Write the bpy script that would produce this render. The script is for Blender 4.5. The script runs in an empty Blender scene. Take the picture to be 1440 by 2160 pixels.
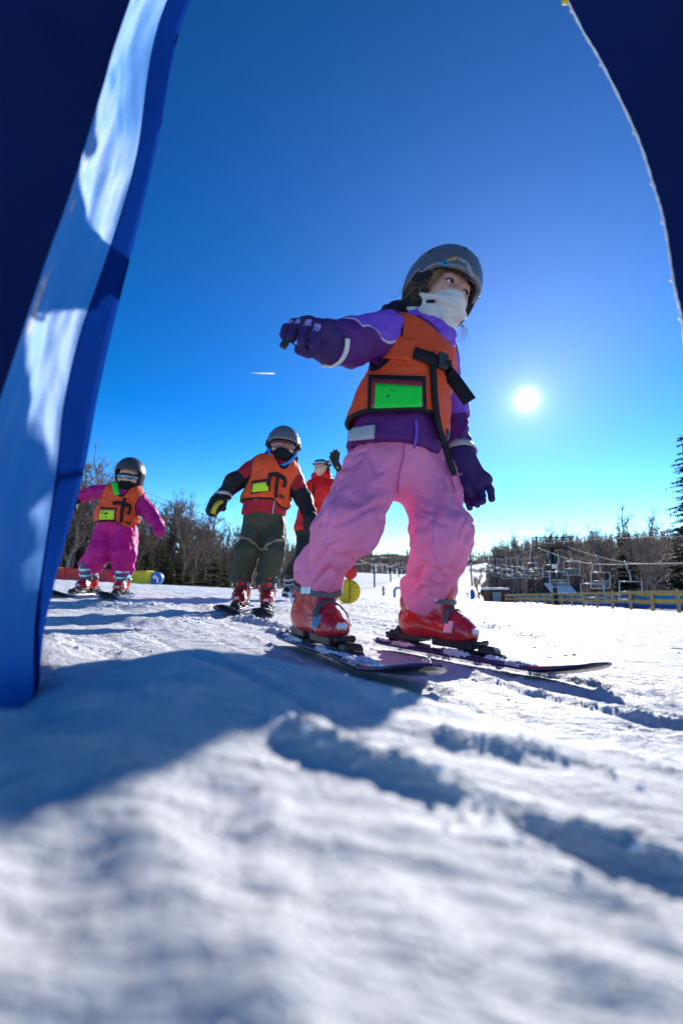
import bpy, math, random
import numpy as np
from mathutils import Vector, Matrix

R = math.radians
scene = bpy.context.scene
COL = scene.collection

# ------------------------------------------------------------------ camera
CAM_H = 0.195
PITCH = math.atan(155 / 960)
cam_data = bpy.data.cameras.new("camera")
cam = bpy.data.objects.new("camera", cam_data)
COL.objects.link(cam)
cam.location = (0, 0, CAM_H)
cam.rotation_euler = (math.pi / 2 + PITCH, 0, 0)
cam_data.sensor_fit = 'VERTICAL'
cam_data.sensor_height = 36
cam_data.sensor_width = 24
cam_data.lens = 16
cam_data.clip_start = 0.02
cam_data.clip_end = 20000
cam_data.dof.use_dof = True
cam_data.dof.focus_distance = 1.75
cam_data.dof.aperture_fstop = 3.0
scene.camera = cam

# ------------------------------------------------------------------ sky, sun, exposure
SUN_EL = R(21.3)
SUN_AZ = R(23.2)                       # clockwise from +Y (the view direction) towards +X
SUN_DIR = Vector((math.sin(SUN_AZ) * math.cos(SUN_EL), math.cos(SUN_AZ) * math.cos(SUN_EL), math.sin(SUN_EL)))
world = bpy.data.worlds.new("World")
scene.world = world
world.use_nodes = True
wt = world.node_tree
wt.nodes.clear()
w_out = wt.nodes.new('ShaderNodeOutputWorld')
w_bg = wt.nodes.new('ShaderNodeBackground')
w_sky = wt.nodes.new('ShaderNodeTexSky')
w_sky.sky_type = 'NISHITA'
w_sky.sun_disc = False
w_sky.sun_elevation = SUN_EL
w_sky.sun_rotation = SUN_AZ
w_sky.altitude = 300
w_sky.air_density = 0.85
w_sky.dust_density = 0.0
w_sky.ozone_density = 1.4
w_hs = wt.nodes.new('ShaderNodeHueSaturation')
w_hs.inputs['Hue'].default_value = 0.503
w_hs.inputs['Saturation'].default_value = 1.24
w_hs.inputs['Value'].default_value = 0.40
w_gm = wt.nodes.new('ShaderNodeGamma'); w_gm.inputs['Gamma'].default_value = 1.55
wt.links.new(w_sky.outputs['Color'], w_gm.inputs['Color'])
wt.links.new(w_gm.outputs['Color'], w_hs.inputs['Color'])
# the sun itself and the bright aureole of scattered light round it, by angle from the sun
w_tc = wt.nodes.new('ShaderNodeTexCoord')
w_dot = wt.nodes.new('ShaderNodeVectorMath'); w_dot.operation = 'DOT_PRODUCT'
w_dot.inputs[1].default_value = SUN_DIR
wt.links.new(w_tc.outputs['Generated'], w_dot.inputs[0])
w_ac = wt.nodes.new('ShaderNodeMath'); w_ac.operation = 'ARCCOSINE'
wt.links.new(w_dot.outputs['Value'], w_ac.inputs[0])
def w_exp(width, gain):
    a = wt.nodes.new('ShaderNodeMath'); a.operation = 'MULTIPLY'; a.inputs[1].default_value = -1.0 / width
    wt.links.new(w_ac.outputs[0], a.inputs[0])
    b = wt.nodes.new('ShaderNodeMath'); b.operation = 'EXPONENT'
    wt.links.new(a.outputs[0], b.inputs[0])
    c = wt.nodes.new('ShaderNodeMath'); c.operation = 'MULTIPLY'; c.inputs[1].default_value = gain
    wt.links.new(b.outputs[0], c.inputs[0])
    return c
g1, g2, g3 = w_exp(0.0045, 200.0), w_exp(0.20, 2.1), w_exp(0.02, 4.5)
w_add0 = wt.nodes.new('ShaderNodeMath'); w_add0.operation = 'ADD'
wt.links.new(g1.outputs[0], w_add0.inputs[0]); wt.links.new(g3.outputs[0], w_add0.inputs[1])
w_add = wt.nodes.new('ShaderNodeMath'); w_add.operation = 'ADD'
wt.links.new(w_add0.outputs[0], w_add.inputs[0]); wt.links.new(g2.outputs[0], w_add.inputs[1])
w_glow = wt.nodes.new('ShaderNodeMixRGB'); w_glow.blend_type = 'MULTIPLY'; w_glow.inputs['Fac'].default_value = 1
w_glow.inputs['Color2'].default_value = (0.97, 0.97, 1.0, 1)
wt.links.new(w_add.outputs[0], w_glow.inputs['Color1'])
w_sum = wt.nodes.new('ShaderNodeMixRGB'); w_sum.blend_type = 'ADD'; w_sum.inputs['Fac'].default_value = 1
wt.links.new(w_hs.outputs['Color'], w_sum.inputs['Color1'])
wt.links.new(w_glow.outputs['Color'], w_sum.inputs['Color2'])
wt.links.new(w_sum.outputs['Color'], w_bg.inputs['Color'])
w_bg.inputs['Strength'].default_value = 0.115
wt.links.new(w_bg.outputs['Background'], w_out.inputs['Surface'])

sun_data = bpy.data.lights.new("sun", 'SUN')
sun_data.energy = 4.1
sun_data.angle = R(0.5)
sun_data.color = (1.0, 0.955, 0.89)
sun = bpy.data.objects.new("sun", sun_data)
COL.objects.link(sun)
sun.rotation_euler = (-SUN_DIR).to_track_quat('-Z', 'Y').to_euler()
sun.location = (10, 20, 20)

scene.view_settings.view_transform = 'Standard'
scene.view_settings.look = 'None'
scene.view_settings.exposure = 0.84
scene.view_settings.gamma = 1
scene.cycles.use_denoising = True
scene.cycles.max_bounces = 8
scene.cycles.diffuse_bounces = 4
scene.cycles.glossy_bounces = 3
scene.cycles.transparent_max_bounces = 12
scene.cycles.sample_clamp_indirect = 6

# ------------------------------------------------------------------ helpers
SIN, COS = math.sin(PITCH), math.cos(PITCH)
def ray(px, py):
    u = (px - 720) / 960; v = (1080 - py) / 960
    return np.array([u, COS - SIN * v, SIN + COS * v])
def P(px, py, Y):
    """world point at distance Y along +Y that the photograph shows at (px, py)"""
    d = ray(px, py)
    return np.array([0, 0, CAM_H]) + d * (Y / d[1])
def nrm(v):
    v = np.asarray(v, float)
    return v / (np.linalg.norm(v) + 1e-12)

# --- noise
def _hash(ix, iy, iz, seed):
    h = (ix.astype(np.int64) * 374761393 + iy.astype(np.int64) * 668265263 + iz.astype(np.int64) * 2147483647 + seed * 974634777) & 0xFFFFFFFF
    h = ((h ^ (h >> 13)) * 1274126177) & 0xFFFFFFFF
    h = ((h ^ (h >> 16)) * 2246822519) & 0xFFFFFFFF
    return (h ^ (h >> 15)) & 0xFFFFFFFF
_GR = np.array([[1,1,0],[-1,1,0],[1,-1,0],[-1,-1,0],[1,0,1],[-1,0,1],[1,0,-1],[-1,0,-1],[0,1,1],[0,-1,1],[0,1,-1],[0,-1,-1],[1,1,0],[-1,1,0],[0,-1,1],[0,-1,-1]], float)
def noise3(x, y, z, seed=0):
    x, y, z = np.broadcast_arrays(np.asarray(x, float), np.asarray(y, float), np.asarray(z, float))
    fx, fy, fz = np.floor(x), np.floor(y), np.floor(z)
    ix, iy, iz = fx.astype(np.int64), fy.astype(np.int64), fz.astype(np.int64)
    x, y, z = x - fx, y - fy, z - fz
    u, v, w = x*x*x*(x*(x*6-15)+10), y*y*y*(y*(y*6-15)+10), z*z*z*(z*(z*6-15)+10)
    def g(a, b, c):
        h = _hash(ix + a, iy + b, iz + c, seed) & 15
        gr = _GR[h]
        return gr[..., 0] * (x - a) + gr[..., 1] * (y - b) + gr[..., 2] * (z - c)
    def l(a, b, t): return a + (b - a) * t
    return l(l(l(g(0,0,0), g(1,0,0), u), l(g(0,1,0), g(1,1,0), u), v), l(l(g(0,0,1), g(1,0,1), u), l(g(0,1,1), g(1,1,1), u), v), w)
def fbm(x, y, z, octaves=4, seed=0, gain=.5):
    s = 0; a = 1
    for i in range(octaves):
        s = s + a * noise3(np.asarray(x) * 2**i, np.asarray(y) * 2**i, np.asarray(z) * 2**i, seed + i * 17)
        a *= gain
    return s
def sstep(a, b, x):
    t = np.clip((x - a) / (b - a), 0, 1)
    return t * t * (3 - 2 * t)

# --- objects
def mesh_data(name, V, F, mat=None, smooth=True):
    V = np.asarray(V, np.float32)
    me = bpy.data.meshes.new(name)
    if isinstance(F, np.ndarray):
        n, k = F.shape
        me.vertices.add(len(V)); me.vertices.foreach_set('co', V.ravel())
        me.loops.add(n * k); me.loops.foreach_set('vertex_index', F.astype(np.int32).ravel())
        me.polygons.add(n)
        me.polygons.foreach_set('loop_start', np.arange(0, n * k, k, dtype=np.int32))
        me.update(calc_edges=True)
    else:
        me.from_pydata([tuple(map(float, v)) for v in V], [], F)
        me.update()
    if smooth:
        me.polygons.foreach_set('use_smooth', np.ones(len(me.polygons), bool))
    if mat is not None:
        for m in (mat if isinstance(mat, (list, tuple)) else [mat]):
            me.materials.append(m)
    return me
def link(name, me, parent=None, loc=(0, 0, 0), rot=None, scale=None):
    o = bpy.data.objects.new(name, me)
    COL.objects.link(o)
    o.location = loc
    if rot is not None: o.rotation_euler = rot
    if scale is not None: o.scale = (scale,) * 3 if isinstance(scale, (int, float)) else scale
    if parent is not None: o.parent = parent
    return o
def obj(name, V, F, mat, parent=None, smooth=True, attrs=None):
    """mesh object; V in world coordinates, made local to the parent chain (parents are only translated)"""
    V = np.asarray(V, float)
    off = np.zeros(3); p = parent
    while p is not None:
        off += np.array(p.location); p = p.parent
    me = mesh_data(name, V - off, F, mat, smooth)
    if attrs:
        for k, a in attrs.items():
            at = me.attributes.new(k, 'FLOAT', 'POINT')
            at.data.foreach_set('value', np.asarray(a, np.float32))
    return link(name, me, parent)
def tag(o, label=None, cat=None, group=None, kind=None):
    if label: o['label'] = label
    if cat: o['category'] = cat
    if group: o['group'] = group
    if kind: o['kind'] = kind
    return o
def empty(name, loc, label=None, cat=None, group=None):
    o = bpy.data.objects.new(name, None)
    o.empty_display_size = 0.1
    COL.objects.link(o)
    o.location = tuple(loc)
    return tag(o, label, cat, group)

class MB:
    """collects simple shapes into one mesh"""
    def __init__(s): s.V = []; s.F = []
    def add(s, V, F):
        n = len(s.V)
        s.V += [tuple(map(float, v)) for v in V]
        s.F += [tuple(int(i) + n for i in f) for f in F]
        return s
    def box(s, c, size, M=None, bev=0.0):
        """box about c with half axes; M columns = axes; chamfered edges when bev"""
        h = np.array(size) / 2.0
        M = np.eye(3) if M is None else np.asarray(M)
        if bev <= 0:
            V = [np.array([x, y, z]) * h for x in (-1, 1) for y in (-1, 1) for z in (-1, 1)]
            F = [(0,1,3,2),(4,6,7,5),(0,4,5,1),(2,3,7,6),(0,2,6,4),(1,5,7,3)]
        else:
            b = min(bev, h.min() * .9)
            V = []; idx = {}
            for sx in (-1, 1):
                for sy in (-1, 1):
                    for sz in (-1, 1):
                        for a in range(3):
                            v = np.array([sx, sy, sz]) * (h - b); v[a] = (sx, sy, sz)[a] * h[a]
                            idx[(sx, sy, sz, a)] = len(V); V.append(v)
            F = []
            for a in range(3):
                o1, o2 = [(1, 2), (2, 0), (0, 1)][a]
                for sg in (-1, 1):
                    q = []
                    for (p, r) in ((-1, -1), (1, -1), (1, 1), (-1, 1)):
                        k = [0, 0, 0]; k[a] = sg; k[o1] = p; k[o2] = r
                        q.append(idx[(k[0], k[1], k[2], a)])
                    F.append(tuple(q if sg > 0 else q[::-1]))
                for p in (-1, 1):
                    for r in (-1, 1):
                        k1 = [0, 0, 0]; k2 = [0, 0, 0]
                        k1[a] = -1; k2[a] = 1
                        for k in (k1, k2): k[o1] = p; k[o2] = r
                        q = (idx[tuple(k1) + (o1,)], idx[tuple(k2) + (o1,)], idx[tuple(k2) + (o2,)], idx[tuple(k1) + (o2,)])
                        F.append(q if p * r > 0 else q[::-1])
            for sx in (-1, 1):
                for sy in (-1, 1):
                    for sz in (-1, 1):
                        q = tuple(idx[(sx, sy, sz, a)] for a in range(3))
                        F.append(q if sx * sy * sz > 0 else q[::-1])
        V = [np.asarray(c) + M @ v for v in V]
        return s.add(V, F)
    def tube(s, pts, rad, n=8, cap=True):
        V, F = tube(pts, rad, n, cap)
        return s.add(V, F)
    def build(s, name, mat, parent=None, smooth=False):
        return obj(name, s.V, s.F, mat, parent, smooth)
    def data(s, name, mat, smooth=False):
        return mesh_data(name, s.V, s.F, mat, smooth)

def frames(pts, up=None):
    pts = np.asarray(pts, float)
    t = np.gradient(pts, axis=0)
    t /= np.linalg.norm(t, axis=1)[:, None] + 1e-12
    a = np.array(up if up is not None else ([0, 0, 1] if abs(t[0][2]) < .9 else [1, 0, 0]), float)
    out = []
    for i in range(len(pts)):
        a = a - t[i] * a.dot(t[i])
        a = a / (np.linalg.norm(a) + 1e-12)
        out.append((t[i], a, np.cross(t[i], a)))
    return out
def tube(pts, rad, n=8, cap=True, up=None, flat=1.0):
    pts = np.asarray(pts, float)
    rad = np.broadcast_to(np.asarray(rad, float), (len(pts),))
    fr = frames(pts, up)
    V = []; F = []
    for p, r, (t, a, b) in zip(pts, rad, fr):
        for k in range(n):
            ang = 2 * math.pi * k / n
            V.append(p + r * (math.cos(ang) * a * flat + math.sin(ang) * b))
    for i in range(len(pts) - 1):
        for k in range(n):
            k2 = (k + 1) % n
            F.append((i*n + k, i*n + k2, (i+1)*n + k2, (i+1)*n + k))
    if cap:
        F.append(tuple(range(n))[::-1]); F.append(tuple((len(pts)-1)*n + k for k in range(n)))
    return V, F
def ribbon(pts, normals, width, thick):
    """flat strap: rectangular section swept along pts; normals = outward face direction"""
    pts = np.asarray(pts, float)
    t = np.gradient(pts, axis=0)
    V = []; F = []
    for p, tt, nn in zip(pts, t, np.broadcast_to(np.asarray(normals, float), pts.shape)):
        tt = nrm(tt); nn = nrm(nn - tt * nn.dot(tt)); s = np.cross(tt, nn)
        for (a, b) in ((-1, -1), (1, -1), (1, 1), (-1, 1)):
            V.append(p + s * a * width / 2 + nn * b * thick / 2)
    for i in range(len(pts) - 1):
        for k in range(4):
            k2 = (k + 1) % 4
            F.append((i*4 + k, (i+1)*4 + k, (i+1)*4 + k2, i*4 + k2))
    F.append((0, 1, 2, 3)); L = (len(pts) - 1) * 4; F.append((L+3, L+2, L+1, L))
    return V, F
def spline(pts, n):
    """Catmull-Rom through rows of pts (any columns), n samples"""
    p = np.asarray(pts, float)
    p = np.vstack([2*p[0] - p[1], p, 2*p[-1] - p[-2]])
    out = []
    m = len(p) - 3
    for t in np.linspace(0, m, n):
        i = min(int(t), m - 1); f = t - i
        a, b, c, d = p[i:i+4]
        out.append(.5 * (2*b + (c - a)*f + (2*a - 5*b + 4*c - d)*f*f + (3*b - a - 3*c + d)*f**3))
    return np.array(out)

# --- signed-distance shapes
def s_cone(a, b, r1, r2, ell=None):
    """tapered capsule; ell = (axis, factor) stretches the section along axis"""
    a = np.asarray(a, float); b = np.asarray(b, float)
    def f(X):
        p = X - a; ba = b - a
        if ell is not None:
            n = nrm(ell[0]); k = 1.0 / ell[1] - 1
            p = p + np.outer(p @ n, n) * k
            ba = ba + n * (ba @ n) * k
        h = np.clip(p @ ba / (ba @ ba + 1e-12), 0, 1)
        return np.linalg.norm(p - h[:, None] * ba, axis=1) - (r1 + (r2 - r1) * h)
    return f
def s_ell(c, M, r):
    """ellipsoid: M rows = axes"""
    c = np.asarray(c, float); M = np.asarray(M, float); r = np.asarray(r, float)
    def f(X):
        q = (X - c) @ M.T
        k0 = np.linalg.norm(q / r, axis=1); k1 = np.linalg.norm(q / (r * r), axis=1) + 1e-9
        return k0 * (k0 - 1) / k1
    return f
def s_box(c, M, h, rnd=0.0):
    c = np.asarray(c, float); M = np.asarray(M, float); h = np.asarray(h, float)
    def f(X):
        q = np.abs((X - c) @ M.T) - (h - rnd)
        return np.linalg.norm(np.maximum(q, 0), axis=1) + np.minimum(q.max(1), 0) - rnd
    return f
def smin(a, b, k):
    h = np.maximum(k - np.abs(a - b), 0) / k
    return np.minimum(a, b) - h * h * k * .25
def s_union(fs, k=.02):
    def f(X):
        d = fs[0](X)
        for g in fs[1:]: d = smin(d, g(X), k)
        return d
    return f
def sdf_mesh(f, lo, hi, h):
    """surface nets of f(X) = 0 on a grid of step h; returns verts, quads"""
    lo = np.asarray(lo, float); hi = np.asarray(hi, float)
    n = np.ceil((hi - lo) / h).astype(int) + 1
    n = ((n + 3) // 4) * 4
    cn = n // 4 + 1
    g = [lo[i] + np.arange(cn[i]) * 4 * h + 1.5 * h for i in range(3)]
    X = np.stack(np.meshgrid(*g, indexing='ij'), -1).reshape(-1, 3)
    cd = f(X).reshape(cn)
    D = np.repeat(np.repeat(np.repeat(cd, 4, 0), 4, 1), 4, 2)[:n[0], :n[1], :n[2]].copy()
    idx = np.argwhere(np.abs(D) < 8.5 * h)
    D[tuple(idx.T)] = f(lo + idx * h)
    inside = D < 0
    c = np.zeros(np.array(D.shape) - 1, int)
    for dx in (0, 1):
        for dy in (0, 1):
            for dz in (0, 1):
                c += inside[dx:D.shape[0]-1+dx, dy:D.shape[1]-1+dy, dz:D.shape[2]-1+dz]
    cells = np.argwhere((c > 0) & (c < 8))
    vid = -np.ones(c.shape, int)
    vid[tuple(cells.T)] = np.arange(len(cells))
    acc = np.zeros((len(cells), 3)); cnt = np.zeros(len(cells))
    cor = [(x, y, z) for x in (0, 1) for y in (0, 1) for z in (0, 1)]
    for a in cor:
        for ax in range(3):
            if a[ax]: continue
            b = list(a); b[ax] = 1
            da = D[cells[:, 0]+a[0], cells[:, 1]+a[1], cells[:, 2]+a[2]]
            db = D[cells[:, 0]+b[0], cells[:, 1]+b[1], cells[:, 2]+b[2]]
            m = (da < 0) != (db < 0)
            t = np.where(m, da / np.where(m, da - db, 1), 0)
            p = np.zeros((len(cells), 3)) + np.array(a)
            p[:, ax] += t
            acc[m] += p[m]; cnt[m] += 1
    V = lo + (cells + acc / cnt[:, None]) * h
    Q = []
    for ax in range(3):
        s0 = [slice(None)]*3; s1 = [slice(None)]*3
        s0[ax] = slice(0, -1); s1[ax] = slice(1, None)
        A, B = inside[tuple(s0)], inside[tuple(s1)]
        e = np.argwhere(A != B)
        o1, o2 = [(1, 2), (2, 0), (0, 1)][ax]
        e = e[(e[:, o1] > 0) & (e[:, o2] > 0) & (e[:, o1] < c.shape[o1]) & (e[:, o2] < c.shape[o2])]
        q = []
        for (p1, p2) in ((-1, -1), (0, -1), (0, 0), (-1, 0)):
            k = e.copy(); k[:, o1] += p1; k[:, o2] += p2
            q.append(vid[tuple(k.T)])
        q = np.stack(q, 1)
        fl = ~A[tuple(e.T)]
        q[fl] = q[fl][:, ::-1]
        Q.append(q)
    Q = np.vstack(Q)
    Q = Q[(Q >= 0).all(1)]
    # pull the vertices on to the surface
    e = h * .35
    for _ in range(2):
        d = f(V)
        G = np.stack([f(V + np.eye(3)[i] * e) - d for i in range(3)], 1) / e
        G /= np.maximum(np.linalg.norm(G, axis=1), .3)[:, None]
        V = V - G * np.clip(d, -h, h)[:, None] * .8
    return V, Q
def normals(V, Q):
    N = np.zeros_like(V)
    fn = np.cross(V[Q[:, 2]] - V[Q[:, 0]], V[Q[:, 3]] - V[Q[:, 1]])
    for k in range(4): np.add.at(N, Q[:, k], fn)
    return N / (np.linalg.norm(N, axis=1)[:, None] + 1e-12)
def relax(V, Q, it=1, w=.5):
    for _ in range(it):
        S = np.zeros_like(V); C = np.zeros(len(V))
        for a in range(4):
            for b in (Q[:, (a+1) % 4], Q[:, (a+3) % 4]):
                np.add.at(S, Q[:, a], V[b]); np.add.at(C, Q[:, a], 1)
        V = V * (1 - w) + w * S / np.maximum(C, 1)[:, None]
    return V
def trace(f, o, d, tmax=1.0, off=0.0):
    """march rays o + t d (arrays) to the surface of f, stopping off above it"""
    o = np.asarray(o, float); d = np.broadcast_to(np.asarray(d, float), o.shape)
    t = np.zeros(len(o))
    for _ in range(48):
        t = np.minimum(t + (f(o + d * t[:, None]) - off) * .8, tmax)
    return o + d * t[:, None]
def patch(f, o, ax, ay, d, us, vs, off=.002, thick=.003, shape=None):
    """sheet that lies on the surface of f: grid of us x vs over axes ax, ay seen along d"""
    us = np.asarray(us, float); vs = np.asarray(vs, float)
    U, W = np.meshgrid(us, vs, indexing='ij')
    if shape: U, W = shape(U, W)
    O = np.asarray(o) + U.reshape(-1, 1) * np.asarray(ax) + W.reshape(-1, 1) * np.asarray(ay)
    T = trace(f, O, d, 1.0, off)
    B = T + nrm(d) * (thick + off + .002)
    nu, nv = len(us), len(vs); n = nu * nv
    V = np.vstack([T - nrm(d) * thick, B]); F = []
    for i in range(nu - 1):
        for j in range(nv - 1):
            a, b, c, e = i*nv + j, (i+1)*nv + j, (i+1)*nv + j+1, i*nv + j+1
            F.append((a, b, c, e)); F.append((a+n, e+n, c+n, b+n))
    rim = [i*nv for i in range(nu)] + [(nu-1)*nv + j for j in range(1, nv)] + [i*nv + nv-1 for i in range(nu-2, -1, -1)] + [j for j in range(nv-2, 0, -1)]
    for i in range(len(rim)):
        a, b = rim[i], rim[(i+1) % len(rim)]
        F.append((b, a, a+n, b+n))
    return V, F

# --- materials
def nodes_of(name):
    m = bpy.data.materials.new(name); m.use_nodes = True
    nt = m.node_tree
    return m, nt, nt.nodes['Principled BSDF']
def rgba(c): return (c[0], c[1], c[2], 1)
def mat(name, color, rough=.7, spec=.3, var=.12, vscale=8.0, bump=0.0, bscale=60.0, metal=0.0, coat=0.0, sheen=0.0, layers=(), weave=0.0, wscale=900., transl=0.0, emit=None):
    """principled material with noise-varied colour, optional bump and sharp colour regions from vertex attributes"""
    m, nt, b = nodes_of(name)
    L = nt.links.new
    tc = nt.nodes.new('ShaderNodeTexCoord')
    col = None
    rgb = nt.nodes.new('ShaderNodeRGB'); rgb.outputs[0].default_value = rgba(color)
    col = rgb.outputs[0]
    for (attr, c) in layers:
        at = nt.nodes.new('ShaderNodeAttribute'); at.attribute_name = attr
        gt = nt.nodes.new('ShaderNodeMath'); gt.operation = 'GREATER_THAN'; gt.inputs[1].default_value = 0.0
        L(at.outputs['Fac'], gt.inputs[0])
        mx = nt.nodes.new('ShaderNodeMixRGB'); mx.inputs['Color2'].default_value = rgba(c)
        L(gt.outputs[0], mx.inputs['Fac']); L(col, mx.inputs['Color1'])
        col = mx.outputs[0]
    if var > 0:
        no = nt.nodes.new('ShaderNodeTexNoise'); no.inputs['Scale'].default_value = vscale; no.inputs['Detail'].default_value = 5
        L(tc.outputs['Object'], no.inputs['Vector'])
        mr = nt.nodes.new('ShaderNodeMapRange')
        mr.inputs['From Min'].default_value = .3; mr.inputs['From Max'].default_value = .7
        mr.inputs['To Min'].default_value = 1 - var; mr.inputs['To Max'].default_value = 1 + var
        L(no.outputs['Fac'], mr.inputs['Value'])
        mu = nt.nodes.new('ShaderNodeMixRGB'); mu.blend_type = 'MULTIPLY'; mu.inputs['Fac'].default_value = 1
        L(col, mu.inputs['Color1']); L(mr.outputs[0], mu.inputs['Color2'])
        col = mu.outputs[0]
    L(col, b.inputs['Base Color'])
    b.inputs['Roughness'].default_value = rough
    b.inputs['Specular IOR Level'].default_value = spec
    b.inputs['Metallic'].default_value = metal
    b.inputs['Coat Weight'].default_value = coat
    b.inputs['Coat Roughness'].default_value = .12
    if sheen:
        b.inputs['Sheen Weight'].default_value = sheen; b.inputs['Sheen Roughness'].default_value = .4
        L(col, b.inputs['Sheen Tint'])
    prev = None
    for (sc, st, dist) in ((bscale, bump, .004), (wscale, weave, .0008)):
        if st <= 0: continue
        n2 = nt.nodes.new('ShaderNodeTexNoise'); n2.inputs['Scale'].default_value = sc; n2.inputs['Detail'].default_value = 4
        L(tc.outputs['Object'], n2.inputs['Vector'])
        bp = nt.nodes.new('ShaderNodeBump'); bp.inputs['Strength'].default_value = st; bp.inputs['Distance'].default_value = dist
        L(n2.outputs['Fac'], bp.inputs['Height'])
        if prev: L(prev, bp.inputs['Normal'])
        prev = bp.outputs[0]
    if prev: L(prev, b.inputs['Normal'])
    if emit:
        b.inputs['Emission Color'].default_value = rgba(emit[0]); b.inputs['Emission Strength'].default_value = emit[1]
    if transl > 0:
        tr = nt.nodes.new('ShaderNodeBsdfTranslucent'); L(col, tr.inputs['Color'])
        mx = nt.nodes.new('ShaderNodeMixShader'); mx.inputs[0].default_value = transl
        out = nt.nodes['Material Output']
        L(b.outputs[0], mx.inputs[1]); L(tr.outputs[0], mx.inputs[2]); L(mx.outputs[0], out.inputs['Surface'])
    return m
# ------------------------------------------------------------------ materials shared
def snow_material():
    m, nt, b = nodes_of("snow")
    L = nt.links.new
    tc = nt.nodes.new('ShaderNodeTexCoord')
    n1 = nt.nodes.new('ShaderNodeTexNoise'); n1.inputs['Scale'].default_value = 1.7; n1.inputs['Detail'].default_value = 6
    L(tc.outputs['Object'], n1.inputs['Vector'])
    mx = nt.nodes.new('ShaderNodeMixRGB')
    mx.inputs['Color1'].default_value = (.72, .73, .75, 1); mx.inputs['Color2'].default_value = (.86, .86, .86, 1)
    L(n1.outputs['Fac'], mx.inputs['Fac']); L(mx.outputs[0], b.inputs['Base Color'])
    b.inputs['Roughness'].default_value = .6
    b.inputs['Specular IOR Level'].default_value = .12
    prev = None
    for sc, st, di in ((9, .4, .05), (45, .7, .016), (170, .9, .007), (600, .8, .002)):
        n = nt.nodes.new('ShaderNodeTexNoise'); n.inputs['Scale'].default_value = sc; n.inputs['Detail'].default_value = 5
        n.inputs['Roughness'].default_value = .6
        L(tc.outputs['Object'], n.inputs['Vector'])
        bp = nt.nodes.new('ShaderNodeBump'); bp.inputs['Strength'].default_value = st; bp.inputs['Distance'].default_value = di
        L(n.outputs['Fac'], bp.inputs['Height'])
        if prev: L(prev, bp.inputs['Normal'])
        prev = bp.outputs[0]
    mp = nt.nodes.new('ShaderNodeMapping'); mp.inputs['Rotation'].default_value = (0, 0, R(50)); mp.inputs['Scale'].default_value = (.25, 3.0, 1)
    L(tc.outputs['Object'], mp.inputs['Vector'])
    n = nt.nodes.new('ShaderNodeTexNoise'); n.inputs['Scale'].default_value = 2.2; n.inputs['Detail'].default_value = 6; n.inputs['Roughness'].default_value = .65
    L(mp.outputs[0], n.inputs['Vector'])
    bp = nt.nodes.new('ShaderNodeBump'); bp.inputs['Strength'].default_value = .55; bp.inputs['Distance'].default_value = .09
    L(n.outputs['Fac'], bp.inputs['Height']); L(prev, bp.inputs['Normal']); prev = bp.outputs[0]
    L(prev, b.inputs['Normal'])
    return m
M_SNOW = snow_material()
M_SNOWPACK = mat("packed_snow", (.86, .88, .92), rough=.7, spec=.2, var=.03, bump=.6, bscale=120)

# ------------------------------------------------------------------ snow slope
SKIS = [dict(tail=np.array([-.18, 1.55]), yaw=R(28), L=.75), dict(tail=np.array([.13, 1.58]), yaw=R(44), L=.69)]
def ground_base(x, y):
    x = np.asarray(x, float); y = np.asarray(y, float)
    xs = 80 * np.tanh(x / 80)
    yb = np.minimum(y, 75.0)
    z = -.05 * xs - .045 * np.tanh(x / 3) - .018 * (np.sqrt(yb * yb + 100) - 10)
    e = .47 - .32 * x                                     # the camera lies behind a low mound that falls away to the child's skis
    z = z + .034 * (1 - sstep(-.30, -.02, x)) * (1 - sstep(.35, .75, y)) * (1 - sstep(1.2, 2.5, np.abs(x)))
    s0 = SKIS[0]; q0 = s0['tail']; d0 = np.array([math.sin(s0['yaw']), -math.cos(s0['yaw'])])
    ts = np.clip((x - q0[0]) * d0[0] + (y - q0[1]) * d0[1], 0, .86)
    clear = sstep(.06, .26, np.hypot(x - q0[0] - d0[0] * ts, y - q0[1] - d0[1] * ts))
    z = z + clear * .116 * (1 - sstep(e, e + .38, y)) * (1 - .7 * sstep(-.18, .55, x)) * (1 - sstep(1.2, 2.5, np.abs(x)))
    z = z - .135 * np.exp(-(((x + .39) / .16) ** 2 + ((y - .38) / .25) ** 2))
    z = z + 8.5 * sstep(72, 250, y) * (1 - .55 * sstep(30, 130, np.abs(x - 22)))
    z = z + 23 * sstep(270, 460, y)
    z = z + 11 * sstep(62, 165, x * .93 + y * .37) * sstep(20, 90, x) * (1 - sstep(200, 320, y))
    return z
def gz(x, y):
    return float(ground_base(np.array([x]), np.array([y]))[0])
def on_ground(px, py, lift=0.0):
    """the point of the slope seen at a pixel"""
    d = ray(px, py); s = 1.0
    lo, hi = .05, 400
    o = np.array([0, 0, CAM_H])
    f = lambda t: (o + d * t)[2] - gz(*(o + d * t)[:2]) - lift
    for _ in range(60):
        mid = (lo + hi) / 2
        if f(mid) > 0: lo = mid
        else: hi = mid
    return o + d * lo
def seg_dist(x, y, pts):
    best = np.full(x.shape, 1e9); side = np.zeros(x.shape); along = np.zeros(x.shape); acc = 0
    for a, b in zip(pts[:-1], pts[1:]):
        ba = b - a; l = np.hypot(*ba)
        t = np.clip(((x - a[0]) * ba[0] + (y - a[1]) * ba[1]) / (l * l), 0, 1)
        dx, dy = x - a[0] - t * ba[0], y - a[1] - t * ba[1]
        d = np.hypot(dx, dy)
        m = d < best
        best = np.where(m, d, best); side = np.where(m, np.sign(ba[0] * dy - ba[1] * dx), side); along = np.where(m, acc + t * l, along)
        acc += l
    return best, side, along, acc
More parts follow.
